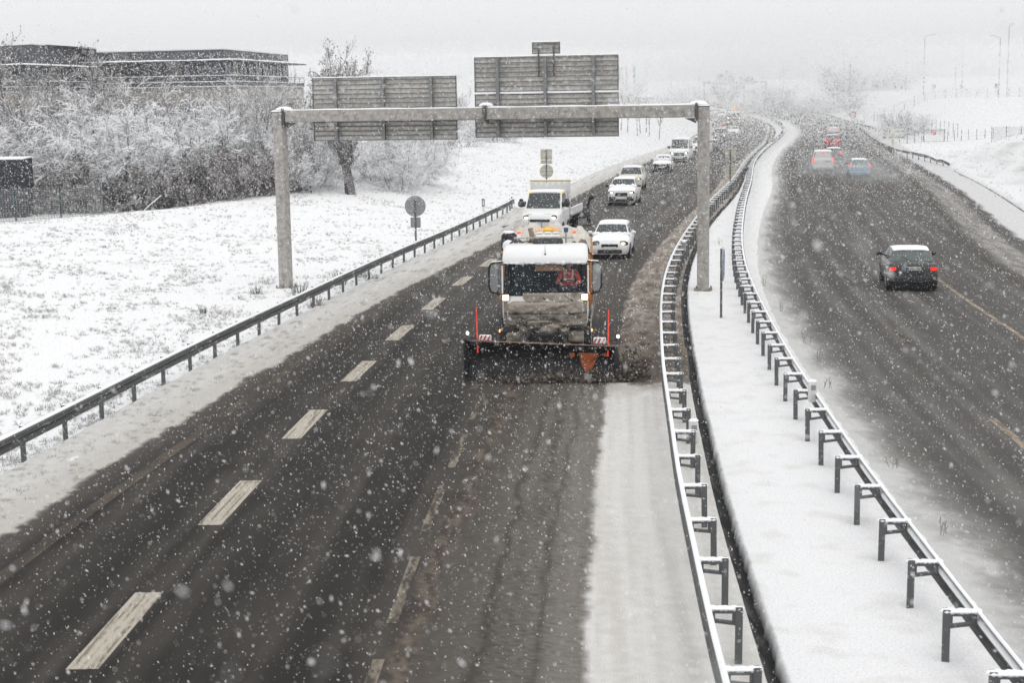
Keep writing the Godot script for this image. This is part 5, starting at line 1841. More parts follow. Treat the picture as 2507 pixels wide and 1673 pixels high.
func car(label: String, cat: String, at: Vector3, turn: float, S: Dictionary, group := "") -> Node3D:
	var t := thing(S.get("called", "car"), label, cat, at, turn, group)
	var L: float = S.L; var W: float = S.W; var H: float = S.H
	var hw := W * 0.5
	var zf := L * 0.5
	var nose: float = S.nose
	var belt: float = S.belt
	var boot: float = S.boot
	var zw: float = zf - S.hood
	var zb: float = -zf + S.tail
	var paint: Material = S.paint
	var lows: Material = S.get("lower", paint)
	var st := [[zf, nose * 0.70, 0.80, 0.30], [zf - 0.06, nose * 0.86, 0.87, 0.22], [zf - 0.22, nose * 0.96, 0.93, 0.2], [zf - 0.5, nose, 0.98, 0.2], [lerpf(zf - 0.5, zw, 0.5), lerpf(nose, belt, 0.55), 1.0, 0.2], [zw, belt, 1.0, 0.2], [0.0, belt + 0.01, 1.0, 0.2], [zb, belt + 0.02, 0.99, 0.2], [lerpf(zb, -zf, 0.3), boot, 0.97, 0.2], [lerpf(zb, -zf, 0.65), boot - 0.03, 0.93, 0.24], [-zf, boot - 0.12, 0.87, 0.32]]
	var secs := []
	for s in st:
		var w: float = hw * s[2]
		var y: float = s[1]
		var yb: float = s[3]
		var cr := 0.035
		var half := [[0.90, yb], [0.985, yb + 0.12], [1.0, lerpf(yb, y, 0.5)], [0.975, y - 0.09], [0.90, y - 0.02], [0.5, y + cr * 0.8], [0.0, y + cr]]
		var sec := []
		for p in half:
			sec.append(Vector3(p[0] * w, p[1], s[0]))
		for k in range(half.size() - 2, -1, -1):
			sec.append(Vector3(-half[k][0] * w, half[k][1], s[0]))
		secs.append(sec)
	var mb := MB.new()
	mb.loft(secs)
	part(t, "body", mb, paint, 42)
	# cabin shell
	var wb := hw * 0.93
	var wr = hw * S.get("roof", 0.74)
	var zrf: float = zw - S.rake
	var zrr: float = zb + S.back
	var y0 := belt - 0.03
	var yr := H - 0.07
	var A := [Vector3(-wb, y0, zw), Vector3(wb, y0, zw), Vector3(wr, yr, zrf), Vector3(-wr, yr, zrf)]
	var B := [Vector3(wb, y0, zb), Vector3(-wb, y0, zb), Vector3(-wr, yr, zrr), Vector3(wr, yr, zrr)]
	mb = MB.new()
	mb.quad(A[0], A[1], A[2], A[3]); mb.quad(B[0], B[1], B[2], B[3])
	mb.quad(A[1], B[0], B[3], A[2]); mb.quad(B[1], A[0], A[3], B[2])
	var rs := []
	for k in 7:
		var f := k / 6.0
		var z := lerpf(zrf + 0.03, zrr - 0.03, f)
		var y := H - 0.06 * pow(absf(2.0 * f - 1.0), 2.5)
		var w = wr + 0.015
		rs.append([Vector3(w, y - 0.09, z), Vector3(w * 0.96, y - 0.03, z), Vector3(w * 0.6, y - 0.005, z), Vector3(0, y, z), Vector3(-w * 0.6, y - 0.005, z), Vector3(-w * 0.96, y - 0.03, z), Vector3(-w, y - 0.09, z)])
	mb.loft(rs)
	part(t, "roof", mb, paint, 35)
	part(t, "windshield", inset(A, 0.92, 0.84, 0.012), S.get("glass", M.glass), 30)
	if not S.get("blind_back", false):
		part(t, "rear_window", inset(B, 0.86, 0.72, 0.012), S.get("glass", M.glass), 30)
	for sg in [-1.0, 1.0]:
		var n: int = S.windows
		for k in n:
			var f0 = (k + 0.06) / S.get("bays", n)
			var f1 = (k + 0.94) / S.get("bays", n)
			var a0 := Vector3(sg * wb, y0, zw).lerp(Vector3(sg * wb, y0, zb), f0)
			var a1 := Vector3(sg * wb, y0, zw).lerp(Vector3(sg * wb, y0, zb), f1)
			var b0 := Vector3(sg * wr, yr, zrf).lerp(Vector3(sg * wr, yr, zrr), f0)
			var b1 := Vector3(sg * wr, yr, zrf).lerp(Vector3(sg * wr, yr, zrr), f1)
			var q := [a0, a1, b1, b0] if sg > 0 else [a1, a0, b0, b1]
			part(t, "side_window", inset(q, 0.94, 0.78, 0.008, 2), S.get("glass", M.glass), 30)
		# mirror on its arm
		mb = MB.new()
		var mp := Vector3(sg * (hw + 0.10), belt + 0.08 + S.get("mirror_up", 0.0), zw - 0.25)
		mb.box(mp, Vector3(0.2, 0.14, 0.12) * S.get("mirror", 1.0), 0.04)
		mb.cyl(mp - Vector3(sg * 0.2, 0.05, 0), mp, 0.025, 0.03, 6)
		part(t, "mirror", mb, S.get("mirror_paint", M.dark))
		# wheels and the dark arches round them
		for e in [1.0, -1.0]:
			var wz: float = (zf - S.front_axle) if e > 0 else (-zf + S.rear_axle)
			var wr_: float = S.get("wheel", 0.31)
			mb = MB.new()
			mb.cyl(Vector3(sg * (hw - 0.30), wr_, wz), Vector3(sg * (hw + 0.004), wr_, wz), wr_ * 1.17, wr_ * 1.17, 18)
			part(t, "wheel_arch", mb, M.dark, 30)
			wheel(t, Vector3(sg * (hw - 0.09), wr_, wz), wr_, 0.2, sg)
	# face
	mb = MB.new()
	rplate(mb, Vector3(0, nose * 0.70, zf - 0.01), W * S.get("grille_w", 0.42), nose * S.get("grille_h", 0.15), 0.06, 0.03)
	for k in 3:
		mb.box(Vector3(0, nose * (0.66 + 0.04 * k), zf + 0.025), Vector3(W * 0.38, 0.012, 0.012))
	part(t, "grille", mb, M.dark)
	mb = MB.new()
	rplate(mb, Vector3(0, 0.34, zf - 0.005), W * 0.62, 0.16, 0.05, 0.05)
	part(t, "lower_intake", mb, M.dark)
	mb = MB.new()
	rplate(mb, Vector3(0, 0.50, zf + 0.01), 0.52, 0.11, 0.03, 0.01)
	part(t, "number_plate", mb, M.plate, 0)
	for sg in [-1.0, 1.0]:
		if S.get("dirty", false):
			mb = MB.new()
			rplate(mb, Vector3(sg * hw * 0.62, 0.42, zf - 0.02), W * 0.22, 0.3, 0.07, 0.05)
			part(t, "fog_lamp_recess", mb, M.dark)
		mb = MB.new()
		var hb: Vector3 = S.get("head_size", Vector3(0.17, 0.09, 0.14))
		mb.ball(Vector3(sg * hw * 0.68, nose * 0.80, zf - 0.12), hb, 10, 6)
		var sock := MB.new()
		sock.ball(Vector3(sg * hw * 0.68, nose * 0.80 - 0.005, zf - 0.135), hb * Vector3(1.28, 1.32, 1.02), 10, 6)
		part(t, "headlight_housing", sock, M.dark)
		part(t, "headlight", mb, S.head if S.get("one_lamp", 0.0) != sg else M.sign_grey)
		mb = MB.new()
		var tz: float = -zf + 0.03
		rplate(mb, Vector3(sg * hw * S.get("tail_x", 0.70), S.get("tail_y", boot - 0.2), tz - 0.02), S.get("tail_w", 0.24), S.get("tail_h", 0.16), 0.10, 0.04)
		part(t, "tail_light", mb, S.get("tail_mat", M.tail))
	mb = MB.new()
	rplate(mb, Vector3(0, S.get("plate_y", 0.62), -zf - 0.0), 0.53, 0.115, 0.05, 0.01)
	part(t, "number_plate", mb, M.plate, 0)
	mb = MB.new()
	mb.box(Vector3(0, 0.42, -zf - 0.01), Vector3(W * 0.88, 0.26, 0.12), 0.06)
	part(t, "rear_bumper", mb, S.get("bumper", lows))
	# snow lying on bonnet and roof
	if S.snow_hood > 0.0:
		var sn := MB.new()
		var rows_ := []
		for k in 9:
			var f := k / 8.0
			var z := lerpf(zf - 0.12 if S.snow_hood >= 1.0 else zf - 0.5, zw + 0.03, f)
			var y := 0.0
			for i in st.size() - 1:
				if z <= st[i][0] and z >= st[i + 1][0]:
					y = lerpf(st[i][1], st[i + 1][1], (st[i][0] - z) / (st[i][0] - st[i + 1][0]))
			var row := []
			for j in 9:
				var u := j / 4.0 - 1.0
				var e := (0.045 + 0.03 * nz.get_noise_3d(u * 3.0 + at.x, f * 5.0, at.z)) * (1.0 - pow(absf(u), 6.0)) * (0.25 + 0.75 * sm(0.0, 0.15, f))
				row.append(Vector3(u * hw * 0.90, y - 0.02 + 0.05 * (1.0 - u * u) + e, z))
			rows_.append(row)
		for k in 8:
			for j in 8:
				sn.quad(rows_[k][j], rows_[k][j + 1], rows_[k + 1][j + 1], rows_[k + 1][j])
		part(t, "bonnet_snow", sn, M.snow, 60)
	if S.snow_roof > 0.0:
		var sn := MB.new()
		var ss := []
		for k in 9:
			var f := k / 8.0
			var z := lerpf(zrf + 0.02, zrr - 0.02, f)
			var y := H - 0.06 * pow(absf(2.0 * f - 1.0), 2.5)
			var w = wr * 0.99
			var e: float = S.snow_roof * (0.6 + 0.5 * nz.get_noise_2d(at.x * 3.0, f * 8.0)) * (0.5 if k == 0 or k == 8 else 1.0)
			ss.append([Vector3(w, y - 0.04, z), Vector3(w * 0.97, y - 0.02 + e * 0.6, z), Vector3(w * 0.6, y + e, z), Vector3(0, y + e * 1.1, z), Vector3(-w * 0.6, y + e, z), Vector3(-w * 0.97, y - 0.02 + e * 0.6, z), Vector3(-w, y - 0.04, z)])
		sn.loft(ss)
		part(t, "roof_snow", sn, M.snow, 60)
	if S.get("glass_snow", 0.0) > 0.0:
		var sn := MB.new()
		for k in 12:
			var u := k / 11.0
			var e: float = S.glass_snow * (0.5 + 0.9 * absf(nz.get_noise_2d(k * 9.0, at.x * 5.0)))
			var p: Vector3 = (A[0] as Vector3).lerp(A[1], 0.03 + 0.94 * u)
			var q: Vector3 = (A[3] as Vector3).lerp(A[2], 0.03 + 0.94 * u)
			sn.ball(p.lerp(q, e * 0.5) + Vector3(0, 0.02, 0.05), Vector3(0.11, 0.05 + e * 0.25, 0.07 + e * 0.2), 8, 5)
		part(t, "windshield_snow", sn, M.snow, 60)
	return t

func front_at(x: float, d: float, L: float) -> Vector3:
	# centre of a vehicle whose nose is at (x, -d) and which drives towards the camera
	var h := heading(d)
	return Vector3(x + sin(h) * L * 0.5, prof(d), -d - cos(h) * L * 0.5)

func build_cars() -> void:
	var W = M.white
	var silver := mat(Color(0.30, 0.31, 0.32), 0.35, 0.3)
	var dirtyw := mat(Color(0.55, 0.55, 0.54), 0.4)
	var hatch := {"L": 3.9, "W": 1.66, "H": 1.44, "nose": 0.84, "belt": 0.97, "boot": 0.95, "hood": 0.95, "tail": 0.18, "rake": 0.62, "back": 0.38, "windows": 2, "front_axle": 0.75, "rear_axle": 0.62, "paint": W, "head": M.head_warm, "snow_hood": 1.0, "snow_roof": 0.05}
	var S := hatch.duplicate()
	S.one_lamp = -1.0
	S.glass_snow = 0.25
	S.mirror_paint = W
	car("small white hatchback with one lit headlight, just behind the snow plough on its right", "car", front_at(4.17, 65.2, 3.9), -heading(65), S, "cars coming towards the camera")
	var suv := {"L": 4.4, "W": 1.84, "H": 1.66, "nose": 1.02, "belt": 1.10, "boot": 1.08, "hood": 1.1, "tail": 0.2, "rake": 0.70, "back": 0.42, "windows": 2, "front_axle": 0.85, "rear_axle": 0.8, "wheel": 0.35, "paint": dirtyw, "head": M.head_cool, "snow_hood": 1.0, "snow_roof": 0.06, "dirty": true, "grille_h": 0.2, "glass_snow": 0.4}
	car("silver-white crossover with a snowy bonnet and dark bumper, in front of the cream one", "car", front_at(6.98, 97.5, 4.4), -heading(98), suv, "cars coming towards the camera")
	S = suv.duplicate()
	S.paint = mat(Color(0.60, 0.58, 0.53), 0.35)
	S.mirror_paint = S.paint
	S.head = M.head_warm
	S.snow_hood = 0.0
	S.glass_snow = 0.0
	S.dirty = false
	car("cream-white crossover with a clean bonnet and warm headlights, close behind the silver one", "car", front_at(8.75, 113.6, 4.4), -heading(114), S, "cars coming towards the camera")
	S = hatch.duplicate()
	S.L = 4.3; S.W = 1.72; S.hood = 1.1; S.tail = 0.7; S.back = 0.5; S.boot = 0.93
	S.lower = M.dark
	S.paint = dirtyw
	S.head = M.sign_grey
	S.dirty = true
	S.grille_w = 0.85; S.grille_h = 0.3
	S.glass_snow = 0.9
	S.snow_roof = 0.1
	car("snow-covered white saloon with unlit headlights and a patchy windscreen, in front of the large van", "car", front_at(13.6, 139.5, 4.3), -heading(140), S, "cars coming towards the camera")
	var van := {"called": "van", "L": 5.6, "W": 2.06, "H": 2.42, "nose": 1.22, "belt": 1.36, "boot": 1.4, "hood": 0.75, "tail": 0.12, "rake": 0.75, "back": 0.03, "roof": 0.86, "windows": 1, "bays": 3.6, "blind_back": true, "front_axle": 0.95, "rear_axle": 1.2, "wheel": 0.34, "paint": W, "head": M.head_cool, "snow_hood": 1.0, "snow_roof": 0.06, "mirror": 1.7, "mirror_up": 0.1, "grille_w": 0.5, "grille_h": 0.24, "dirty": true, "head_size": Vector3(0.2, 0.13, 0.14)}
	car("large white panel van with bright headlights behind the snowy saloon", "van", front_at(17.3, 159.2, 5.6), -heading(159), van, "vans and lorries coming towards the camera")
	S = van.duplicate()
	S.head = M.head_warm
	S.H = 2.1
	car("smaller white van half hidden by the gantry's right leg, behind the large one", "van", front_at(21.6, 177.0, 5.6), -heading(177), S, "vans and lorries coming towards the camera")
	S = hatch.duplicate()
	S.paint = mat(Color(0.03, 0.035, 0.045), 0.4)
	S.head = M.sign_grey
	S.snow_hood = 0.0
	car("dark car just emerging from behind the gantry's right leg", "car", front_at(24.3, 188.0, 3.9), -heading(188), S, "cars coming towards the camera")
	S = van.duplicate()
	S.L = 4.4; S.W = 1.83; S.H = 1.85; S.nose = 1.0; S.belt = 1.15; S.boot = 1.15; S.hood = 0.85; S.wheel = 0.31
	S.paint = mat(Color(0.22, 0.23, 0.24), 0.4, 0.2); S.head = M.head_warm; S.mirror = 1.1; S.snow_hood = 0.0; S.mirror_up = 0.0
	S.erase("called")
	var sv := car("grey people carrier with warm headlights and a small red light on its roof", "car", front_at(30.6, 227.0, 4.4), -heading(227), S, "cars coming towards the camera")
	var mb := MB.new()
	mb.ball(Vector3(0.35, 1.98, 0.4), Vector3(0.14, 0.11, 0.14), 8, 6)
	part(sv, "roof_light", mb, M.tail)
	S = suv.duplicate()
	S.paint = W
	S.one_lamp = -1.0
	car("white car with one bright headlight, between the grey people carrier and the far lorry", "car", front_at(34.6, 242.0, 4.4), -heading(242), S, "cars coming towards the camera")
	S = suv.duplicate()
	S.head = M.head_warm
	S.paint = W
	car("far white car with warm headlights beside the far lorry", "car", front_at(44.4, 326.0, 4.4), -heading(326), S, "cars coming towards the camera")
	S = hatch.duplicate()
	S.head = M.sign_grey
	car("farthest white car, a faint shape next to the gantry's right leg", "car", front_at(46.0, 345.0, 3.9), -heading(345), S, "cars coming towards the camera")
	# cars going away on the right: their tails face the camera
	var away := func(x: float, d: float, L: float) -> Vector3:
		var h := heading(d)
		return Vector3(x + sin(h) * L * 0.5, prof(d), -d - cos(h) * L * 0.5)
	S = hatch.duplicate()
	S.L = 4.15; S.W = 1.70; S.H = 1.42; S.belt = 0.98; S.boot = 1.0; S.tail = 0.10; S.back = 0.75; S.hood = 1.15; S.rake = 0.7
	S.paint = mat(Color(0.012, 0.016, 0.018), 0.25)
	S.paint.clearcoat_enabled = true
	S.head = M.sign_grey
	S.snow_hood = 0.0
	S.snow_roof = 0.03
	S.tail_x = 0.80; S.tail_y = 0.80; S.tail_w = 0.23; S.tail_h = 0.11; S.tail_mat = glow(Color(0.9, 0.03, 0.02), 0.5)
	S.plate_y = 0.80
	S.glass = mat(Color(0.055, 0.075, 0.072), 0.15)
	S.bumper = mat(Color(0.016, 0.018, 0.02), 0.6)
	var bc := car("black hatchback with snow on its roof driving away on the right carriageway", "car", (away as Callable).call(13.9, 53.0, 4.15), PI - heading(55) - 0.04, S, "cars driving away")
	# number plate text and rear wiper
	text(bc, "FB-225-ZV", 0.115, Vector3(0.02, 0.80, -2.115), M.black_print, PI)
	mb = MB.new()
	rplate(mb, Vector3(0.235, 0.80, -2.106), 0.05, 0.115, 0.008, 0.004)
	part(bc, "plate_band", mb, mat(Color(0.03, 0.07, 0.35), 0.5), 0)
	mb = MB.new()
	mb.cyl(Vector3(0.0, 1.02, -1.96), Vector3(0.42, 1.20, -1.75), 0.015, 0.01, 5)
	part(bc, "rear_wiper", mb, M.dark)
	S = van.duplicate()
	S.L = 4.3; S.W = 1.82; S.H = 1.84; S.nose = 1.0; S.belt = 1.12; S.boot = 1.14; S.wheel = 0.31; S.head = M.sign_grey; S.roof = 0.80
	S.tail_x = 0.93; S.tail_y = 1.02; S.tail_w = 0.14; S.tail_h = 0.42; S.snow_roof = 0.05; S.mirror = 1.1; S.mirror_up = 0.0
	var wv := car("small white van with lit tail lights driving away, left of the pale blue car", "van", (away as Callable).call(27.4, 136.2, 4.3), PI - heading(138), S, "cars driving away")
	mb = MB.new()
	rplate(mb, Vector3(0, 1.72, -2.10), 0.26, 0.06, 0.12, 0.02)
	part(wv, "brake_light", mb, M.tail)
	mb = MB.new()
	mb.box(Vector3(-0.42, 0.92, -2.165), Vector3(0.5, 0.06, 0.02), 0.0, Basis(Vector3(0, 0, 1), -0.12))
	part(wv, "red_stripe", mb, mat(Color(0.5, 0.06, 0.05), 0.5), 0)
	mb = MB.new()
	for sg in [-1.0, 1.0]:
		mb.box(Vector3(sg * 0.74, 1.42, -2.14), Vector3(0.05, 0.5, 0.03), 0.0, Basis(Vector3(0, 0, 1), sg * 0.18))
	part(wv, "door_gap", mb, M.dark, 0)
	var blue := hatch.duplicate()
	blue.paint = mat(Color(0.26, 0.42, 0.52), 0.35)
	blue.head = M.sign_grey
	blue.snow_hood = 0.0
	blue.tail_x = 0.90; blue.tail_y = 1.0; blue.tail_w = 0.13; blue.tail_h = 0.3; blue.H = 1.5; blue.boot = 1.0; blue.plate_y = 0.9
	blue.tail_mat = glow(Color(1.0, 0.12, 0.08), 1.0)
	blue.glass = mat(Color(0.14, 0.18, 0.17), 0.3)
	car("pale blue hatchback driving away, right of the small white van", "car", (away as Callable).call(28.2, 125.5, 3.9), PI - heading(127), blue, "cars driving away")
	S = hatch.duplicate()
	S.paint = mat(Color(0.02, 0.021, 0.024), 0.35); S.W = 1.76; S.L = 4.3; S.head = M.sign_grey; S.snow_hood = 0.0; S.one_lamp = 0.0
	S.tail_x = 0.75; S.tail_w = 0.4; S.tail_h = 0.13; S.tail_y = 0.92
	car("dark car driving away, partly hidden by the small white van", "car", (away as Callable).call(32.0, 154.0, 4.3), PI - heading(156), S, "cars driving away")
	S = suv.duplicate()
	S.paint = mat(Color(0.32, 0.025, 0.03), 0.35); S.head = M.sign_grey; S.snow_hood = 0.0; S.glass_snow = 0.0; S.dirty = false
	S.tail_x = 0.78; S.tail_w = 0.34; S.tail_h = 0.2; S.tail_y = 0.98
	car("red car with a snowy roof driving away ahead of the dark one", "car", (away as Callable).call(40.1, 194.0, 4.4), PI - heading(196), S, "cars driving away")
	S = suv.duplicate()
	S.paint = W; S.head = M.sign_grey; S.snow_hood = 0.0; S.glass_snow = 0.0; S.dirty = false
	S.tail_x = 0.72; S.tail_w = 0.34; S.tail_h = 0.12; S.tail_y = 0.98
	car("white car farthest ahead on the right carriageway", "car", (away as Callable).call(51.6, 249.0, 4.4), PI - heading(250), S, "cars driving away")
	build_flatbed()

func build_flatbed() -> void:
	# tipper pick-up: a van front with a dropside bed
	var S := {"called": "flatbed_truck", "L": 2.9, "W": 2.0, "H": 2.22, "nose": 1.20, "belt": 1.34, "boot": 1.34, "hood": 0.92, "tail": 0.05, "rake": 0.62, "back": 0.05, "roof": 0.84, "windows": 1, "bays": 1.2, "blind_back": true, "front_axle": 0.95, "rear_axle": 0.5, "wheel": 0.34, "paint": M.white, "head": M.head_warm, "snow_hood": 0.0, "snow_roof": 0.05, "mirror": 1.9, "mirror_up": 0.16, "grille_w": 0.5, "grille_h": 0.1, "head_size": Vector3(0.15, 0.12, 0.12), "dirty": true, "tail_mat": M.sign_grey}
	var c := front_at(1.52, 76.0, 2.9)
	var t := car("white dropside pick-up lorry with lit headlights following the snow plough", "lorry", c, -heading(77) - 0.05, S, "vans and lorries coming towards the camera")
	var mb := MB.new()
	mb.box(Vector3(0, 0.62, -3.0), Vector3(0.8, 0.22, 4.0)); mb.box(Vector3(0, 0.5, -1.2), Vector3(1.6, 0.4, 0.8))
	part(t, "chassis", mb, M.dark, 0)
	mb = MB.new()
	mb.box(Vector3(0, 0.86, -3.35), Vector3(2.1, 0.1, 3.6))
	part(t, "bed_floor", mb, M.sign_grey, 0)
	for sg in [-1.0, 1.0]:
		mb = MB.new()
		mb.box(Vector3(sg * 1.05, 1.06, -3.35), Vector3(0.05, 0.36, 3.6), 0.01)
		part(t, "drop_side", mb, M.paint_dirty)
		mb = MB.new()
		snow_bar(mb, Vector3(sg * 1.05, 1.24, -1.6), Vector3(sg * 1.05, 1.24, -5.1), 0.06, 0.05, 10)
		part(t, "snow_cap", mb, M.snow, 60)
		wheel(t, Vector3(sg * 0.88, 0.34, -3.9), 0.34, 0.34, sg)
		mb = MB.new()
		mb.box(Vector3(sg * 1.0, 0.62, -3.9), Vector3(0.25, 0.06, 1.0), 0.02)
		part(t, "mudguard", mb, M.dark)
		mb = MB.new()
		mb.ball(Vector3(sg * 0.78, 2.19, -0.02), Vector3(0.065, 0.06, 0.05), 10, 6)
		part(t, "roof_lamp", mb, M.amber)
		mb = MB.new()
		mb.box(Vector3(sg * 1.16, 1.62, 0.2), Vector3(0.2, 0.42, 0.1), 0.04)
		part(t, "mirror", mb, M.dark)
	mb = MB.new()
	mb.box(Vector3(0, 1.72, -1.56), Vector3(2.06, 1.66, 0.05), 0.01)
	var hb := part(t, "headboard", mb, M.paint_dirty)
	mb = MB.new()
	mb.box(Vector3(0, 2.62, -1.54), Vector3(2.1, 0.09, 0.06), 0.01)
	part(hb, "yellow_edge", mb, mat(Color(0.42, 0.34, 0.12), 0.6))
	mb = MB.new()
	for k in 6:
		mb.box(Vector3(-0.75 + k * 0.3, 2.48, -1.525), Vector3(0.1, 0.07, 0.03))
	part(hb, "slot", mb, M.snow, 0)
	mb = MB.new()
	snow_bar(mb, Vector3(-1.0, 2.66, -1.56), Vector3(1.0, 2.66, -1.56), 0.07, 0.03, 8)
	part(hb, "snow_cap", mb, M.snow, 60)
	mb = MB.new()
	for x in [-0.55, 0.1]:
		mb.cyl(Vector3(x, 0.35, 1.50), Vector3(x, 0.92, 1.52), 0.018, 0.012, 6)
	part(t, "marker_rod", mb, mat(Color(0.16, 0.09, 0.06), 0.7))
	mb = MB.new()
	mb.box(Vector3(-0.52, 1.13, 1.30), Vector3(0.22, 0.03, 0.02)); mb.box(Vector3(0.35, 1.16, 1.26), Vector3(0.35, 0.02, 0.02))
	part(t, "green_lettering_band", mb, mat(Color(0.35, 0.5, 0.28), 0.6), 0)
	# the dark towed machine behind its right-hand side
	var at := c + Vector3(1.95, 0, -5.6)
	var m := thing("trailer", "dark dirty trailer with an upright post behind the pick-up lorry", "trailer", at, -heading(83))
	mb = MB.new()
	mb.box(Vector3(0, 0.72, 0), Vector3(1.0, 0.55, 1.7), 0.12)
	mb.box(Vector3(-0.3, 0.85, 0.2), Vector3(0.5, 0.5, 0.7), 0.1)
	part(m, "body", mb, mat(Color(0.028, 0.029, 0.032), 0.7))
	mb = MB.new()
	mb.tube([Vector3(0.42, 0.9, -0.2), Vector3(0.50, 1.3, -0.2), Vector3(0.62, 1.55, -0.2), Vector3(0.74, 1.45, -0.1)], 0.08, 8)
	mb.ball(Vector3(0.66, 1.5, -0.15), Vector3(0.15, 0.14, 0.15), 8, 6)
	part(m, "jack_post", mb, M.dark)
	mb = MB.new()
	mb.box(Vector3(-0.85, 0.5, 0.95), Vector3(1.3, 0.1, 0.1), 0.02, Basis(Vector3.UP, 0.5))
	part(m, "drawbar", mb, M.dark)
	for sg in [-1.0, 1.0]:
		wheel(m, Vector3(sg * 0.52, 0.30, -0.1), 0.30, 0.18, sg)
# ---------------------------------------------------------------- the snow plough

func caked(mb: MB, x0: float, x1: float, y0: float, y1: float, z: Callable, sd: float, amp: float, nx := 46, ny := 26) -> void:
	# a crust of dirty frozen slush over a front panel, thick and lumpy, thin at its rim
	var g := []
	for j in ny + 1:
		var row := []
		for i in nx + 1:
			var u := float(i) / nx
			var w := float(j) / ny
			var x := lerpf(x0, x1, u)
			var y := lerpf(y0, y1, w)
			var rim := sm(0.0, 0.1, u) * (1.0 - sm(0.9, 1.0, u)) * sm(0.0, 0.14, w) * (1.0 - sm(0.86, 1.0, w))
			var n1 := nz.get_noise_3d(x * 3.5, y * 5.0, sd)
			var n2 := nz.get_noise_3d(x * 11.0, y * 13.0, sd + 5.0)
			row.append([Vector3(x, y, (z as Callable).call(x, y) + rim * amp * (0.55 + 0.8 * n1 + 0.45 * n2) - 0.01), n1, n2])
		g.append(row)
	for j in ny:
		for i in nx:
			var n1: float = g[j][i][1]
			var n2: float = g[j][i][2]
			var py: float = g[j][i][0].y
			var c := Color(0.37, 0.335, 0.29).lerp(Color(0.24, 0.21, 0.18), clampf(0.35 + 0.9 * n1 + 0.3 * n2, 0.0, 1.0))
			if py < 1.27:
				c = Color(0.17, 0.15, 0.128).lerp(Color(0.33, 0.30, 0.26), clampf(0.3 + 1.3 * n1 + 0.4 * n2, 0.0, 1.0))
			c = c.lerp(Color(0.045, 0.04, 0.036), 0.85 * exp(-pow((py - 1.27 - 0.02 * n1) / 0.018, 2)) + clampf((-n1 - 0.28) * 2.0, 0.0, 0.6))
			mb.col = enc(c)
			mb.quad(g[j][i][0], g[j][i + 1][0], g[j + 1][i + 1][0], g[j + 1][i][0])
	mb.col = Color(1, 1, 1)

func hazard(parent: Node3D, c: Vector3, w: float, h: float) -> void:
	var mb := MB.new()
	mb.box(c, Vector3(w, h, 0.10), 0.015)
	var b := part(parent, "hazard_board", mb, M.white)
	mb = MB.new()
	for k in 3:
		var x := c.x - w * 0.34 + k * w * 0.34
		mb.prism([Vector3(x - 0.05, c.y - h * 0.45, c.z + 0.052), Vector3(x, c.y - h * 0.45, c.z + 0.052), Vector3(x + 0.05, c.y + h * 0.45, c.z + 0.052), Vector3(x, c.y + h * 0.45, c.z + 0.052)], Vector3(0, 0, 0.004))
	part(b, "red_stripe", mb, mat(Color(0.5, 0.04, 0.04), 0.5), 0)

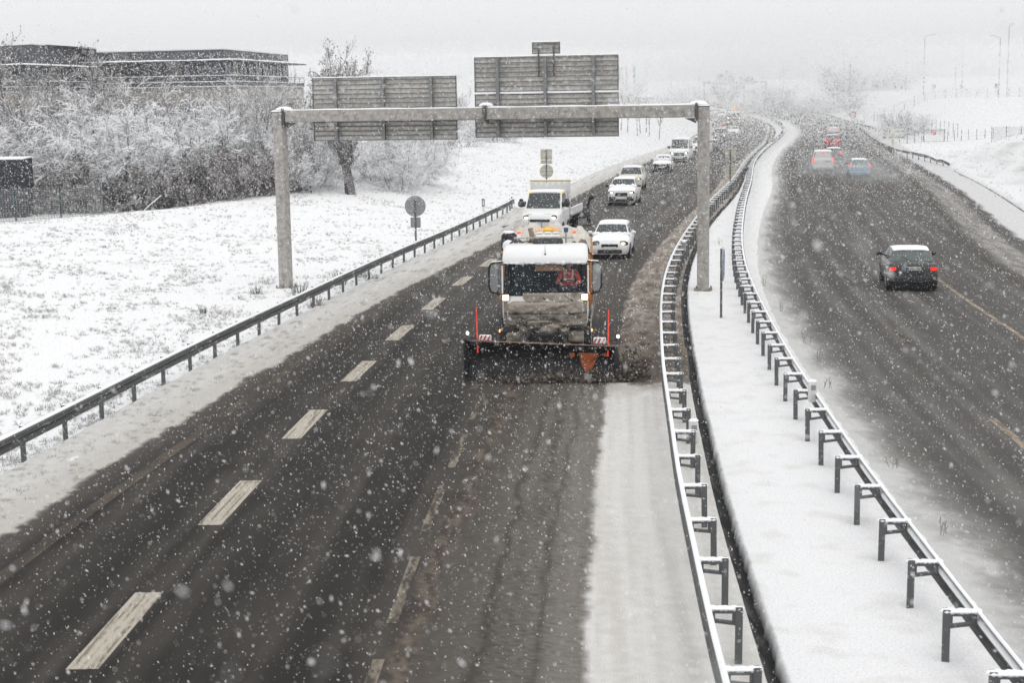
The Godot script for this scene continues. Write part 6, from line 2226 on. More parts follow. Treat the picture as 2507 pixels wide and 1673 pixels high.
func lorry(t: Node3D, near: bool) -> void:
	# local axes: +z ahead, the middle of the cab's front at the origin
	var cabw := 1.10
	var mb := MB.new()
	# lower cab: stacked rounded sections
	var secs := []
	for q in [[1.70, 0.02, 1.10], [1.60, 0.07, 1.12], [1.30, 0.10, 1.13], [1.0, 0.07, 1.10], [0.90, 0.0, 1.06]]:
		var s := []
		var zf: float = q[1]
		var w: float = q[2]
		for e in [[w, -2.0], [w, -0.25], [w * 0.97, -0.08], [w * 0.86, zf - 0.02], [0.4, zf + 0.03], [-0.4, zf + 0.03], [-w * 0.86, zf - 0.02], [-w * 0.97, -0.08], [-w, -0.25], [-w, -2.0]]:
			s.append(Vector3(e[0], q[0], e[1]))
		secs.append(s)
	mb.loft(secs)
	part(t, "cab", mb, M.paint_dirty, 40)
	# pillars, rear wall and roof
	mb = MB.new()
	for sg in [-1.0, 1.0]:
		mb.cyl(Vector3(sg * 1.05, 1.66, -0.12), Vector3(sg * 1.00, 2.56, -0.38), 0.055, 0.05, 8)
		mb.box(Vector3(sg * 1.05, 2.1, -1.15), Vector3(0.07, 0.95, 0.09), 0.02)
		mb.box(Vector3(sg * 1.04, 2.1, -1.9), Vector3(0.08, 0.95, 0.2), 0.02)
	part(t, "pillar", mb, M.rubber)
	mb = MB.new()
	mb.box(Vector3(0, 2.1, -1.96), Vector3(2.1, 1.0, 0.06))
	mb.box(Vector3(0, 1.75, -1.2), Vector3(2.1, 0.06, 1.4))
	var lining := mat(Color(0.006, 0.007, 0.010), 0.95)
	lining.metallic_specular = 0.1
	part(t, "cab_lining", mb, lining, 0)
	mb = MB.new()
	var fs := []
	for q in [[1.12, 0.62, 0.10], [1.10, 0.86, 0.04], [1.02, 0.97, 0.01], [0.85, 1.0, 0.0], [0.4, 1.0, -0.01], [0.0, 1.0, -0.012], [-0.4, 1.0, -0.01], [-0.85, 1.0, 0.0], [-1.02, 0.97, 0.01], [-1.10, 0.86, 0.04], [-1.12, 0.62, 0.10]]:
		var s := []
		for e in [[-0.24, 2.52], [-0.20, 2.56], [-0.22, 2.66], [-0.32, 2.80], [-0.52, 2.92], [-0.85, 2.97], [-1.4, 2.96], [-2.0, 2.90], [-2.0, 2.52]]:
			s.append(Vector3(q[0], 2.52 + (e[1] - 2.52) * q[1], e[0] - q[2] - 0.10))
		s.reverse()
		fs.append(s)
	fs.reverse()
	mb.loft(fs)
	part(t, "roof", mb, M.white, 50)
	# windscreen
	var glass := StandardMaterial3D.new()
	glass.albedo_color = Color(0.5, 0.6, 0.65, 0.05)
	glass.transparency = BaseMaterial3D.TRANSPARENCY_ALPHA
	glass.roughness = 0.03
	glass.metallic_specular = 0.2
	mb = MB.new()
	for i in 12:
		var u0 := i / 12.0 * 2.0 - 1.0
		var u1 := (i + 1) / 12.0 * 2.0 - 1.0
		var f := func(u: float, top: bool) -> Vector3:
			return Vector3(u * (0.98 if top else 1.03), 2.55 if top else 1.68, (-0.30 if top else -0.04) - 0.10 * pow(absf(u), 3.0))
		mb.quad((f as Callable).call(u0, false), (f as Callable).call(u1, false), (f as Callable).call(u1, true), (f as Callable).call(u0, true))
	part(t, "windshield", mb, glass, 50)
	for sg in [-1.0, 1.0]:
		mb = MB.new()
		var q := [Vector3(sg * 1.075, 1.70, -0.2), Vector3(sg * 1.075, 1.70, -1.1), Vector3(sg * 1.04, 2.52, -1.1), Vector3(sg * 1.03, 2.52, -0.42)]
		mb.quad(q[0], q[1], q[2], q[3])
		part(t, "side_window", mb, glass, 0)
	# interior
	mb = MB.new()
	mb.box(Vector3(0, 1.74, -0.42), Vector3(1.96, 0.14, 0.5), 0.05)
	mb.box(Vector3(-0.62, 1.84, -0.45), Vector3(0.5, 0.1, 0.3), 0.04)
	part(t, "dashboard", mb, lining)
	for x in [-0.6, 0.6]:
		mb = MB.new()
		mb.box(Vector3(x, 1.70, -1.25), Vector3(0.5, 0.14, 0.5), 0.05)
		mb.box(Vector3(x, 2.05, -1.55), Vector3(0.5, 0.75, 0.14), 0.05)
		mb.box(Vector3(x, 2.47, -1.56), Vector3(0.26, 0.18, 0.1), 0.04)
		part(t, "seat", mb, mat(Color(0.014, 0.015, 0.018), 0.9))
	mb = MB.new()
	var pr := Vector3.ZERO
	for k in 25:
		var an := TAU * k / 24.0
		var p := Vector3(0.60, 1.90, -0.66) + Vector3(cos(an) * 0.22, sin(an) * 0.13, -sin(an) * 0.18)
		if k > 0:
			mb.cyl(pr, p, 0.016, 0.016, 6)
		pr = p
	mb.cyl(Vector3(0.60, 1.90, -0.66), Vector3(0.60, 1.76, -0.5), 0.05, 0.06, 8)
	part(t, "steering_wheel", mb, M.dark)
	mb = MB.new()
	mb.box(Vector3(0.10, 2.43, -0.44), Vector3(0.72, 0.22, 0.02), 0.006, Basis(Vector3(1, 0, 0), -0.3))
	part(t, "sun_visor", mb, mat(Color(0.24, 0.13, 0.07), 0.8))
	# mirrors on their arms
	for sg in [-1.0, 1.0]:
		mb = MB.new()
		var x0 = sg * 1.10
		var x1 = sg * 1.46
		mb.tube([Vector3(x0, 2.58, -0.28), Vector3(sg * 1.28, 2.60, -0.18), Vector3(x1 - sg * 0.04, 2.54, -0.14), Vector3(x1, 2.42, -0.14), Vector3(x1, 1.96, -0.14), Vector3(x1 - sg * 0.05, 1.82, -0.14), Vector3(sg * 1.25, 1.76, -0.16), Vector3(x0, 1.74, -0.2)], 0.026, 6)
		mb.tube([Vector3(sg * 1.24, 2.58, -0.17), Vector3(sg * 1.24, 1.78, -0.17)], 0.022, 6)
		var arm := part(t, "mirror_arm", mb, M.rubber)
		mb = MB.new()
		rplate(mb, Vector3(sg * 1.345, 2.17, -0.19), 0.23, 0.68, 0.09, 0.05)
		part(arm, "mirror", mb, M.sign_grey)
		mb = MB.new()
		mb.tube([Vector3(sg * 1.115, 2.50, -0.16), Vector3(sg * 1.115, 1.78, -0.12)], 0.02, 6)
		snow_bar(mb, Vector3(sg * 1.13, 2.615, -0.2), Vector3(sg * 1.38, 2.60, -0.16), 0.07, 0.03, 6)
		part(arm, "snow_cap", mb, M.snow, 60)
		# square lamps at the corners of the windscreen
		mb = MB.new()
		mb.box(Vector3(sg * 1.06, 1.70, 0.06), Vector3(0.24, 0.16, 0.12), 0.02)
		var ho := part(t, "lamp_housing", mb, mat(Color(0.35, 0.12, 0.03), 0.5))
		mb = MB.new()
		mb.box(Vector3(sg * 1.02, 1.70, 0.125), Vector3(0.15, 0.14, 0.02), 0.01)
		part(ho, "lamp", mb, glow(Color(1.0, 0.78, 0.50), 6.0))
		mb = MB.new()
		mb.ball(Vector3(sg * 0.92, 2.70, -0.40), Vector3(0.05, 0.035, 0.04), 8, 5)
		part(t, "marker_lamp", mb, M.lamp_white)
		mb = MB.new()
		mb.box(Vector3(sg * 1.20, 0.80, -0.1), Vector3(0.04, 0.07, 0.08), 0.01)
		part(t, "side_marker", mb, M.amber)
	# wipers, slush on the scuttle and the caked front
	mb = MB.new()
	mb.tube([Vector3(-0.22, 1.72, 0.05), Vector3(0.02, 1.66, 0.13)], 0.014, 5)
	mb.tube([Vector3(0.48, 1.74, 0.04), Vector3(0.72, 1.60, 0.13)], 0.016, 5)
	part(t, "wiper", mb, M.dark)
	mb = MB.new()
	caked(mb, -1.08, 1.08, 0.90, 1.60, func(x: float, _y: float) -> float: return 0.13 - 0.10 * pow(absf(x), 3.0), 3.0, 0.15, 64, 36)
	caked(mb, -0.58, 1.02, 1.55, 1.80, func(x: float, y: float) -> float: return 0.10 - 0.09 * pow(absf(x), 3.0) - (y - 1.6) * 0.30, 9.0, 0.07, 40, 10)
	part(t, "frozen_slush", mb, M.slush, 60)
	mb = MB.new()
	mb.box(Vector3(0, 0.66, -0.12), Vector3(2.36, 0.5, 0.5), 0.10)
	mb.box(Vector3(0, 0.42, -0.5), Vector3(1.4, 0.3, 0.8), 0.05)
	part(t, "bumper", mb, M.rubber)
	mb = MB.new()
	for q in [[-0.45, 0.72, 0.26, 0.22, 0.05], [0.1, 0.86, 0.55, 0.16, 0.08], [-0.15, 0.98, 0.5, 0.14, 0.10], [0.35, 0.70, 0.34, 0.20, 0.07], [0.75, 0.66, 0.3, 0.16, 0.04], [-0.8, 0.6, 0.25, 0.2, 0.04], [0.15, 0.6, 0.4, 0.2, 0.05]]:
		caked(mb, q[0] - q[2] * 0.5 - 0.1, q[0] + q[2] * 0.5 + 0.1, q[1] - q[3], q[1] + q[3], func(_x: float, _y: float) -> float: return 0.13, q[0] * 7.0, q[4] * 2.0, 14, 12)
	part(t, "slush_clump", mb, M.slush, 60)
	mb = MB.new()
	for sg in [-1.0, 1.0]:
		mb.box(Vector3(sg * 1.12, 1.3, -1.0), Vector3(0.02, 0.03, 1.2))
	part(t, "yellow_stripe", mb, mat(Color(0.45, 0.33, 0.03), 0.5), 0)
	# wheels and frame
	for sg in [-1.0, 1.0]:
		wheel(t, Vector3(sg * 1.02, 0.5, -1.25), 0.5, 0.32, sg)
		wheel(t, Vector3(sg * 0.94, 0.5, -5.2), 0.5, 0.5, sg)
		mb = MB.new()
		mb.box(Vector3(sg * 1.08, 1.06, -1.25), Vector3(0.3, 0.08, 1.25), 0.03)
		part(t, "mudguard", mb, M.rubber)
		mb = MB.new()
		mb.box(Vector3(sg * 0.45, 0.85, -4.2), Vector3(0.14, 0.28, 6.4))
		part(t, "chassis_beam", mb, M.dark, 0)
	mb = MB.new()
	mb.tube([Vector3(1.26, 1.7, -0.4), Vector3(1.2, 1.2, -0.3), Vector3(1.16, 0.75, -0.2)], 0.02, 6)
	mb.tube([Vector3(1.2, 1.0, -0.6), Vector3(1.32, 1.68, -0.5)], 0.018, 6)
	part(t, "grab_rail", mb, M.galv)
	# hopper body with its crumpled pale tarpaulin
	mb = MB.new()
	mb.box(Vector3(0, 1.80, -4.9), Vector3(2.44, 1.5, 4.9), 0.04)
	mb.box(Vector3(0, 1.0, -4.9), Vector3(1.9, 0.5, 4.8), 0.04)
	var orange := mat(Color(0.36, 0.145, 0.03), 0.6)
	var hp := part(t, "hopper", mb, orange)
	mb = MB.new()
	for sg in [-1.0, 1.0]:
		for k in 6:
			mb.box(Vector3(sg * 1.235, 1.8, -2.65 - k * 0.9), Vector3(0.05, 1.5, 0.07), 0.01)
		mb.box(Vector3(sg * 1.24, 2.56, -4.9), Vector3(0.08, 0.08, 4.9), 0.02)
	part(hp, "rib", mb, orange)
	mb = MB.new()
	var g := []
	for j in 31:
		var row := []
		for i in 27:
			var x := lerpf(-1.24, 1.24, i / 26.0)
			var z := lerpf(-2.5, -7.3, j / 30.0)
			var e := (1.0 - pow(absf(x / 1.24), 8.0)) * sm(-7.4, -6.9, z)
			var fold := absf(nz.get_noise_2d(x * 3.2 + 7.0, z * 2.6)) * 0.62 + absf(nz.get_noise_2d(x * 8.0, z * 6.5 + 30.0)) * 0.20
			row.append(Vector3(x + 0.05 * nz.get_noise_2d(x * 9.0, z * 9.0), 2.52 + e * (0.18 + fold), z))
		g.append(row)
	for j in 30:
		for i in 26:
			mb.quad(g[j][i], g[j][i + 1], g[j + 1][i + 1], g[j + 1][i])
	var tarp := mat(Color(0.56, 0.53, 0.48), 0.85)
	part(t, "tarpaulin", mb, tarp, 24)
	# roof fittings
	mb = MB.new()
	rplate(mb, Vector3.ZERO, 0.8, 0.22, 0.10, 0.09)
	var vent := part(t, "roof_hatch", mb, M.dark)
	vent.position = Vector3(0.06, 3.0, -1.25)
	vent.rotation.x = -1.05
	mb = MB.new()
	mb.ball(Vector3(0.0, 2.76, -0.40), Vector3(0.04, 0.03, 0.04), 8, 5)
	mb.cyl(Vector3(0, 2.78, -0.4), Vector3(0, 2.99, -0.46), 0.008, 0.005, 5)
	part(t, "aerial", mb, M.dark)
	mb = MB.new()
	mb.tube([Vector3(-0.85, 3.10, -1.5), Vector3(0.75, 3.10, -1.5)], 0.028, 6)
	for x in [-0.5, 0.55]:
		mb.tube([Vector3(x, 2.92, -1.5), Vector3(x, 3.10, -1.5)], 0.022, 6)
	var bar := part(t, "beacon_bar", mb, M.galv)
	for x in [-0.72, 0.76]:
		mb = MB.new()
		mb.cyl(Vector3(x, 3.11, -1.5), Vector3(x, 3.21, -1.5), 0.06, 0.055, 10)
		part(bar, "beacon_base", mb, M.white)
		mb = MB.new()
		mb.cyl(Vector3(x, 3.21, -1.5), Vector3(x, 3.25, -1.5), 0.058, 0.058, 10)
		mb.ball(Vector3(x, 3.25, -1.5), Vector3(0.058, 0.03, 0.058), 10, 5)
		part(bar, "beacon", mb, glow(Color(0.9, 0.12, 0.03), 0.7))
	mb = MB.new()
	mb.box(Vector3(0.05, 3.08, -1.75), Vector3(0.66, 0.18, 0.24), 0.04)
	for k in 3:
		mb.box(Vector3(-0.17 + k * 0.22, 3.21, -1.72), Vector3(0.18, 0.06, 0.12), 0.02)
	part(t, "light_bar", mb, M.white)
	mb = MB.new()
	mb.prism([Vector3(-0.32, 3.24, -1.86), Vector3(0.42, 3.24, -1.86), Vector3(0.05, 3.36, -2.15)], Vector3(0, -0.02, -0.01))
	var wt := part(t, "warning_triangle", mb, mat(Color(0.75, 0.30, 0.03), 0.5), 0)
	mb = MB.new()
	mb.prism([Vector3(-0.12, 3.263, -1.89), Vector3(0.22, 3.263, -1.89), Vector3(0.05, 3.333, -2.06)], Vector3(0, 0.006, 0.003))
	part(wt, "yellow_centre", mb, mat(Color(0.7, 0.5, 0.05), 0.5), 0)
	mb = MB.new()
	mb.cyl(Vector3(0.54, 2.92, -1.55), Vector3(0.54, 3.26, -1.55), 0.022, 0.03, 8)
	part(t, "lamp_post", mb, M.galv)
	mb = MB.new()
	mb.cyl(Vector3(0.54, 3.24, -1.55), Vector3(0.54, 3.36, -1.55), 0.06, 0.065, 10)
	part(t, "blue_lamp", mb, mat(Color(0.03, 0.07, 0.22), 0.3))
	mb = MB.new()
	mb.cyl(Vector3(-0.36, 2.95, -2.25), Vector3(-0.44, 3.30, -2.25), 0.075, 0.07, 10)
	part(t, "exhaust_pipe", mb, mat(Color(0.26, 0.22, 0.17), 0.8))
	mb = MB.new()
	mb.box(Vector3(-1.02, 2.90, -2.35), Vector3(0.42, 0.55, 0.4), 0.08)
	mb.tube([Vector3(-0.82, 3.05, -1.8), Vector3(-0.95, 2.95, -1.5), Vector3(-1.12, 2.62, -1.2)], 0.03, 6)
	mb.tube([Vector3(-0.75, 3.08, -1.5), Vector3(-0.62, 3.0, -1.42), Vector3(-0.48, 3.02, -1.45)], 0.014, 5)
	var ai := part(t, "air_intake", mb, M.rubber)
	mb = MB.new()
	mb.ball(Vector3(-1.03, 2.82, -2.12), Vector3(0.17, 0.18, 0.06), 10, 6)
	mb.ball(Vector3(-1.03, 3.18, -2.35), Vector3(0.18, 0.05, 0.18), 10, 5)
	part(ai, "snow_cap", mb, M.snow, 60)
	mb = MB.new()
	for k in 16:
		mb.ball(Vector3(-1.0 + k * 0.133, 2.545, -0.33 + 0.01 * (k % 3)), Vector3(0.09, 0.02 + 0.012 * (k % 4), 0.04), 6, 4)
	part(t, "windshield_snow", mb, M.snow, 60)

func build_plough() -> void:
	var t := thing("snow_plough_lorry", "white snow plough lorry with a wide dark blade and a slush-caked front", "snow plough", Vector3(0.88, 0, -39.95), -0.045)
	lorry(t, true)
	# blade: a concave mouldboard swept along x, its right end trailing
	var bl := Node3D.new()
	bl.name = "blade"
	t.add_child(bl)
	bl.position = Vector3(0.0, 0.0, 2.42)
	bl.rotation.y = -0.2
	var mb := MB.new()
	var secs := []
	for k in 25:
		var f := k / 24.0
		var x := lerpf(1.83, -1.90, f)
		var big := 1.0 + 0.10 * f
		var s := []
		for e in [[0.20, 0.02], [0.04, 0.12], [-0.06, 0.32], [-0.04, 0.52], [0.06, 0.68], [0.22, 0.80], [0.24, 0.84], [0.18, 0.86], [0.0, 0.74], [-0.12, 0.55], [-0.14, 0.30], [-0.04, 0.06], [0.16, 0.0]]:
			var wob := 0.012 * nz.get_noise_2d(x * 4.0, e[1] * 9.0)
			s.append(Vector3(x, e[1] * big, e[0] + wob))
		secs.append(s)
	secs.reverse()
	mb.loft(secs)
	var board := MeshInstance3D.new()
	board.name = "mouldboard"
	var bm := mat(Color(0.016, 0.016, 0.018), 0.6)
	bm.albedo_texture = noise_tex(0.02, 4, [0.5, 0.8, 1.0, 1.0], [0.0, 0.4, 0.6, 1.0], 256, 61)
	tri_map(bm, 1.0, false)
	board.mesh = mb.build(50)
	board.material_override = bm
	bl.add_child(board)
	var sub := func(called: String, m: MB, mt: Material, ang := 38.0):
		var o := MeshInstance3D.new()
		o.name = called
		o.mesh = m.build(ang)
		o.material_override = mt
		bl.add_child(o, true)
	mb = MB.new()
	for sg in [-1.0, 1.0]:
		var x: float = 1.84 if sg > 0 else -1.91
		var hh := 0.86 if sg > 0 else 0.96
		mb.prism([Vector3(x, 0.03, 0.30), Vector3(x, 0.0, 0.0), Vector3(x, hh * 0.35, -0.16), Vector3(x, hh * 0.75, -0.10), Vector3(x, hh, 0.16), Vector3(x, hh, 0.30), Vector3(x, hh * 0.55, 0.34)], Vector3(-0.04, 0, 0))
	(sub as Callable).call("end_plate", mb, M.rubber, 0.0)
	mb = MB.new()
	mb.box(Vector3(-0.03, 0.10, 0.155), Vector3(3.7, 0.2, 0.035), 0.01, Basis(Vector3(1, 0, 0), -0.45))
	(sub as Callable).call("rubber_edge", mb, M.rubber)
	mb = MB.new()
	for k in 40:
		mb.ball(Vector3(-1.8 + k * 0.092, 0.865 + 0.05 * (1.0 - k / 40.0), 0.2 + 0.015 * (k % 3)), Vector3(0.07, 0.012 + 0.006 * (k % 4), 0.05), 6, 4)
	(sub as Callable).call("slush_edge", mb, mat(Color(0.17, 0.11, 0.085), 0.9), 60.0)
	# orange plates on the blade's face near its right end
	mb = MB.new()
	var face := func(x: float, y: float) -> Vector3:
		var e := [[0.12, 0.04], [0.32, -0.06], [0.52, -0.04], [0.68, 0.06], [0.80, 0.22]]
		return Vector3(x, y, ip(e, y) + 0.03)
	var pl := [[0.88, 0.66], [1.40, 0.66], [1.30, 0.48], [1.22, 0.28], [1.14, 0.18], [1.04, 0.18], [0.97, 0.30], [0.90, 0.48]]
	var poly := []
	for q in pl:
		poly.append((face as Callable).call(q[0], q[1]))
	mb.prism(poly, Vector3(0, 0, -0.02))
	mb.box((face as Callable).call(0.72, 0.60), Vector3(0.12, 0.1, 0.02)); mb.box((face as Callable).call(1.55, 0.62), Vector3(0.1, 0.08, 0.02))
	(sub as Callable).call("orange_plate", mb, mat(Color(0.40, 0.10, 0.025), 0.7), 0.0)
	mb = MB.new()
	mb.ball((face as Callable).call(1.09, 0.33), Vector3(0.06, 0.06, 0.03), 8, 5)
	(sub as Callable).call("bolt_recess", mb, M.rubber)
	# marker rods, hazard boards and small lamps on the blade's ends
	for sg in [-1.0, 1.0]:
		mb = MB.new()
		var x: float = 1.62 if sg > 0 else -1.64
		mb.cyl(Vector3(x, 0.6, 0.12), Vector3(x + 0.02 * sg, 1.74, 0.10), 0.022, 0.014, 8)
		(sub as Callable).call("marker_rod", mb, glow(Color(0.75, 0.06, 0.03), 0.25))  # plain red rod, brightened by a faint added glow; not a lamp
		mb = MB.new()
		mb.tube([Vector3(x - sg * 0.1, 0.95, 0.08), Vector3(x + sg * 0.16, 0.97, 0.10), Vector3(x + sg * 0.24, 1.04, 0.12)], 0.018, 6)
		(sub as Callable).call("lamp_arm", mb, M.dark)
		mb = MB.new()
		mb.ball(Vector3(x + sg * 0.25, 1.09, 0.13), Vector3(0.04, 0.045, 0.04), 8, 6)
		(sub as Callable).call("corner_lamp", mb, M.lamp_white)
		mb = MB.new()
		mb.box(Vector3(x - sg * 0.2, 0.98, 0.12), Vector3(0.30, 0.15, 0.1), 0.02)
		(sub as Callable).call("hazard_board", mb, M.white)
		mb = MB.new()
		for k in 3:
			var xx = x - sg * 0.2 - 0.1 + k * 0.1
			mb.prism([Vector3(xx - 0.05, 0.915, 0.172), Vector3(xx - 0.005, 0.915, 0.172), Vector3(xx + 0.05, 1.045, 0.172), Vector3(xx + 0.005, 1.045, 0.172)], Vector3(0, 0, 0.004))
		(sub as Callable).call("hazard_stripe", mb, mat(Color(0.45, 0.04, 0.05), 0.5), 0.0)
	# push frame between lorry and blade
	mb = MB.new()
	for sg in [-1.0, 1.0]:
		mb.tube([Vector3(sg * 0.5, 0.5, -0.1), Vector3(sg * 0.42, 0.42, 2.35)], 0.07, 6)
		mb.tube([Vector3(sg * 0.32, 0.9, 0.1), Vector3(sg * 0.7, 0.55, 2.3)], 0.045, 6)
	mb.box(Vector3(0, 0.55, 0.45), Vector3(1.2, 0.5, 0.12), 0.03)
	mb.tube([Vector3(-0.5, 0.95, 0.12), Vector3(-0.3, 0.82, 0.3), Vector3(0.0, 0.72, 0.36), Vector3(0.3, 0.8, 0.28)], 0.03, 6)
	part(t, "push_frame", mb, M.rubber)
	build_driver(t)
	# water and snow whirled up behind the vehicles on the right
	for q in [[27.4, 134.0, 3.4, 1.5, 6.0, 0.05], [27.2, 132.0, 6.0, 1.9, 13.0, 0.035], [28.4, 123.0, 3.0, 1.2, 6.0, 0.05], [28.2, 121.0, 5.5, 1.6, 12.0, 0.03], [32.2, 150.0, 4.0, 1.4, 8.0, 0.03]]:
		var fv := FogVolume.new()
		fv.name = numbered("spray")
		fv.shape = RenderingServer.FOG_VOLUME_SHAPE_ELLIPSOID
		fv.size = Vector3(q[2], q[3] * 2.0, q[4])
		fv.position = Vector3(q[0], prof(q[1]) + 0.3, -q[1])
		fv.rotation.y = -heading(q[1])
		var fmat := FogMaterial.new()
		fmat.density = q[5]
		fmat.albedo = Color(0.97, 0.98, 0.99)
		fv.material = fmat
		fv.set_meta("kind", "stuff")
		fv.set_meta("label", "spray of slush and snow whirled up behind a vehicle on the right carriageway")
		add_child(fv)
	# churned slush thrown up in front of and beside the blade
	var r := RandomNumberGenerator.new()
	r.seed = 5
	var clod := MB.new()
	clod.ball(Vector3.ZERO, Vector3(1, 0.7, 0.9), 6, 4)
	var at := []
	for k in 4200:
		var u := pow(r.randf(), 0.36)
		var x := lerpf(-1.2, 2.9, u) + r.randf_range(-0.1, 0.5) * u
		var z := -37.1 + r.randf_range(-0.2, 0.9) * (0.35 + 0.65 * u) - 0.5 * u
		var y := absf(r.randfn(0.0, 0.09 + 0.16 * u)) * (1.3 if u > 0.93 else 0.45)
		var s := r.randf_range(0.008, 0.03) * (1.0 + 1.6 * float(r.randf() > 0.9))
		at.append(Transform3D(Basis.from_euler(jitter(r, 3.0)).scaled_local(Vector3.ONE * s), Vector3(x, y + 0.02, z)))
	stuff("slush", "brown slush thrown up by the plough's blade", clod.build(60), mat(Color(0.085, 0.07, 0.057), 0.9), at)
	# another plough lorry far away
	var t2 := thing("snow_plough_lorry", "distant white lorry with an orange light bar on its roof, half lost in the snowfall", "snow plough", Vector3(41.2, prof(287.0), -287.0), -heading(288))
	lorry(t2, false)
	mb = MB.new()
	mb.box(Vector3(0, 3.4, -1.6), Vector3(1.1, 0.35, 0.4), 0.05)
	part(t2, "orange_light_bar", mb, glow(Color(0.9, 0.35, 0.05), 0.6))
	for sg in [-1.0, 1.0]:
		mb = MB.new()
		mb.ball(Vector3(sg * 0.95, 0.9, 0.15), Vector3(0.16, 0.14, 0.1), 8, 5)
		part(t2, "headlight", mb, M.head_warm)
	mb = MB.new()
	mb.box(Vector3(0, 0.5, 1.2), Vector3(2.9, 0.8, 0.3), 0.1)
	part(t2, "blade", mb, M.rubber)

# a body as one skin: capsules joined smoothly, meshed by surface nets
func capsule_field(C: Array, k: float) -> Callable:
	return func(p: Vector3) -> float:
		var d := 10.0
		for q in C:
			var a: Vector3 = q[0]
			var b: Vector3 = q[1]
			var ab := b - a
			var h := clampf((p - a).dot(ab) / maxf(ab.length_squared(), 1e-9), 0.0, 1.0)
			var e := (p - a - ab * h).length() - lerpf(q[2], q[3], h)
			var m := clampf(0.5 + 0.5 * (d - e) / k, 0.0, 1.0)
			d = lerpf(d, e, m) - k * m * (1.0 - m)
		return d

func nets(mb: MB, field: Callable, lo: Vector3, hi: Vector3, cell: float, paint: Callable) -> void:
	var n := Vector3i(((hi - lo) / cell).ceil()) + Vector3i.ONE
	var val := PackedFloat32Array()
	val.resize(n.x * n.y * n.z)
	for z in n.z:
		for y in n.y:
			for x in n.x:
				val[(z * n.y + y) * n.x + x] = (field as Callable).call(lo + Vector3(x, y, z) * cell)
	var vid := {}
	var pos := []
	for z in n.z - 1:
		for y in n.y - 1:
			for x in n.x - 1:
				var s := Vector3.ZERO
				var cnt := 0
				var o := [0.0, 0.0, 0.0, 0.0, 0.0, 0.0, 0.0, 0.0]
				var inside := 0
				for i in 8:
					o[i] = val[((z + (i >> 2)) * n.y + y + ((i >> 1) & 1)) * n.x + x + (i & 1)]
					if o[i] < 0.0: inside += 1
				if inside == 0 or inside == 8:
					continue
				for e in [[0, 1], [2, 3], [4, 5], [6, 7], [0, 2], [1, 3], [4, 6], [5, 7], [0, 4], [1, 5], [2, 6], [3, 7]]:
					var a: float = o[e[0]]
					var b: float = o[e[1]]
					if (a < 0.0) != (b < 0.0):
						var f := a / (a - b)
						s += Vector3(e[0] & 1, (e[0] >> 1) & 1, e[0] >> 2).lerp(Vector3(e[1] & 1, (e[1] >> 1) & 1, e[1] >> 2), f)
						cnt += 1
				vid[(z * n.y + y) * n.x + x] = pos.size()
				pos.append(lo + (Vector3(x, y, z) + s / cnt) * cell)
	for z in range(1, n.z - 1):
		for y in range(1, n.y - 1):
			for x in range(1, n.x - 1):
				var c0 := val[(z * n.y + y) * n.x + x]
				for ax in 3:
					var st: int = [1, n.x, n.x * n.y][ax]
					var c1 := val[(z * n.y + y) * n.x + x + st]
					if (c0 < 0.0) == (c1 < 0.0):
						continue
					var u: int = [n.x, n.x * n.y, 1][ax]
					var w: int = [n.x * n.y, 1, n.x][ax]
					var b := (z * n.y + y) * n.x + x
					if not (vid.has(b) and vid.has(b - u) and vid.has(b - w) and vid.has(b - u - w)):
						continue
					var q := [pos[vid[b - u - w]], pos[vid[b - w]], pos[vid[b]], pos[vid[b - u]]]
					if c0 > 0.0:
						q.reverse()
					mb.col = (paint as Callable).call((q[0] + q[2]) * 0.5)
					mb.quad(q[0], q[1], q[2], q[3])

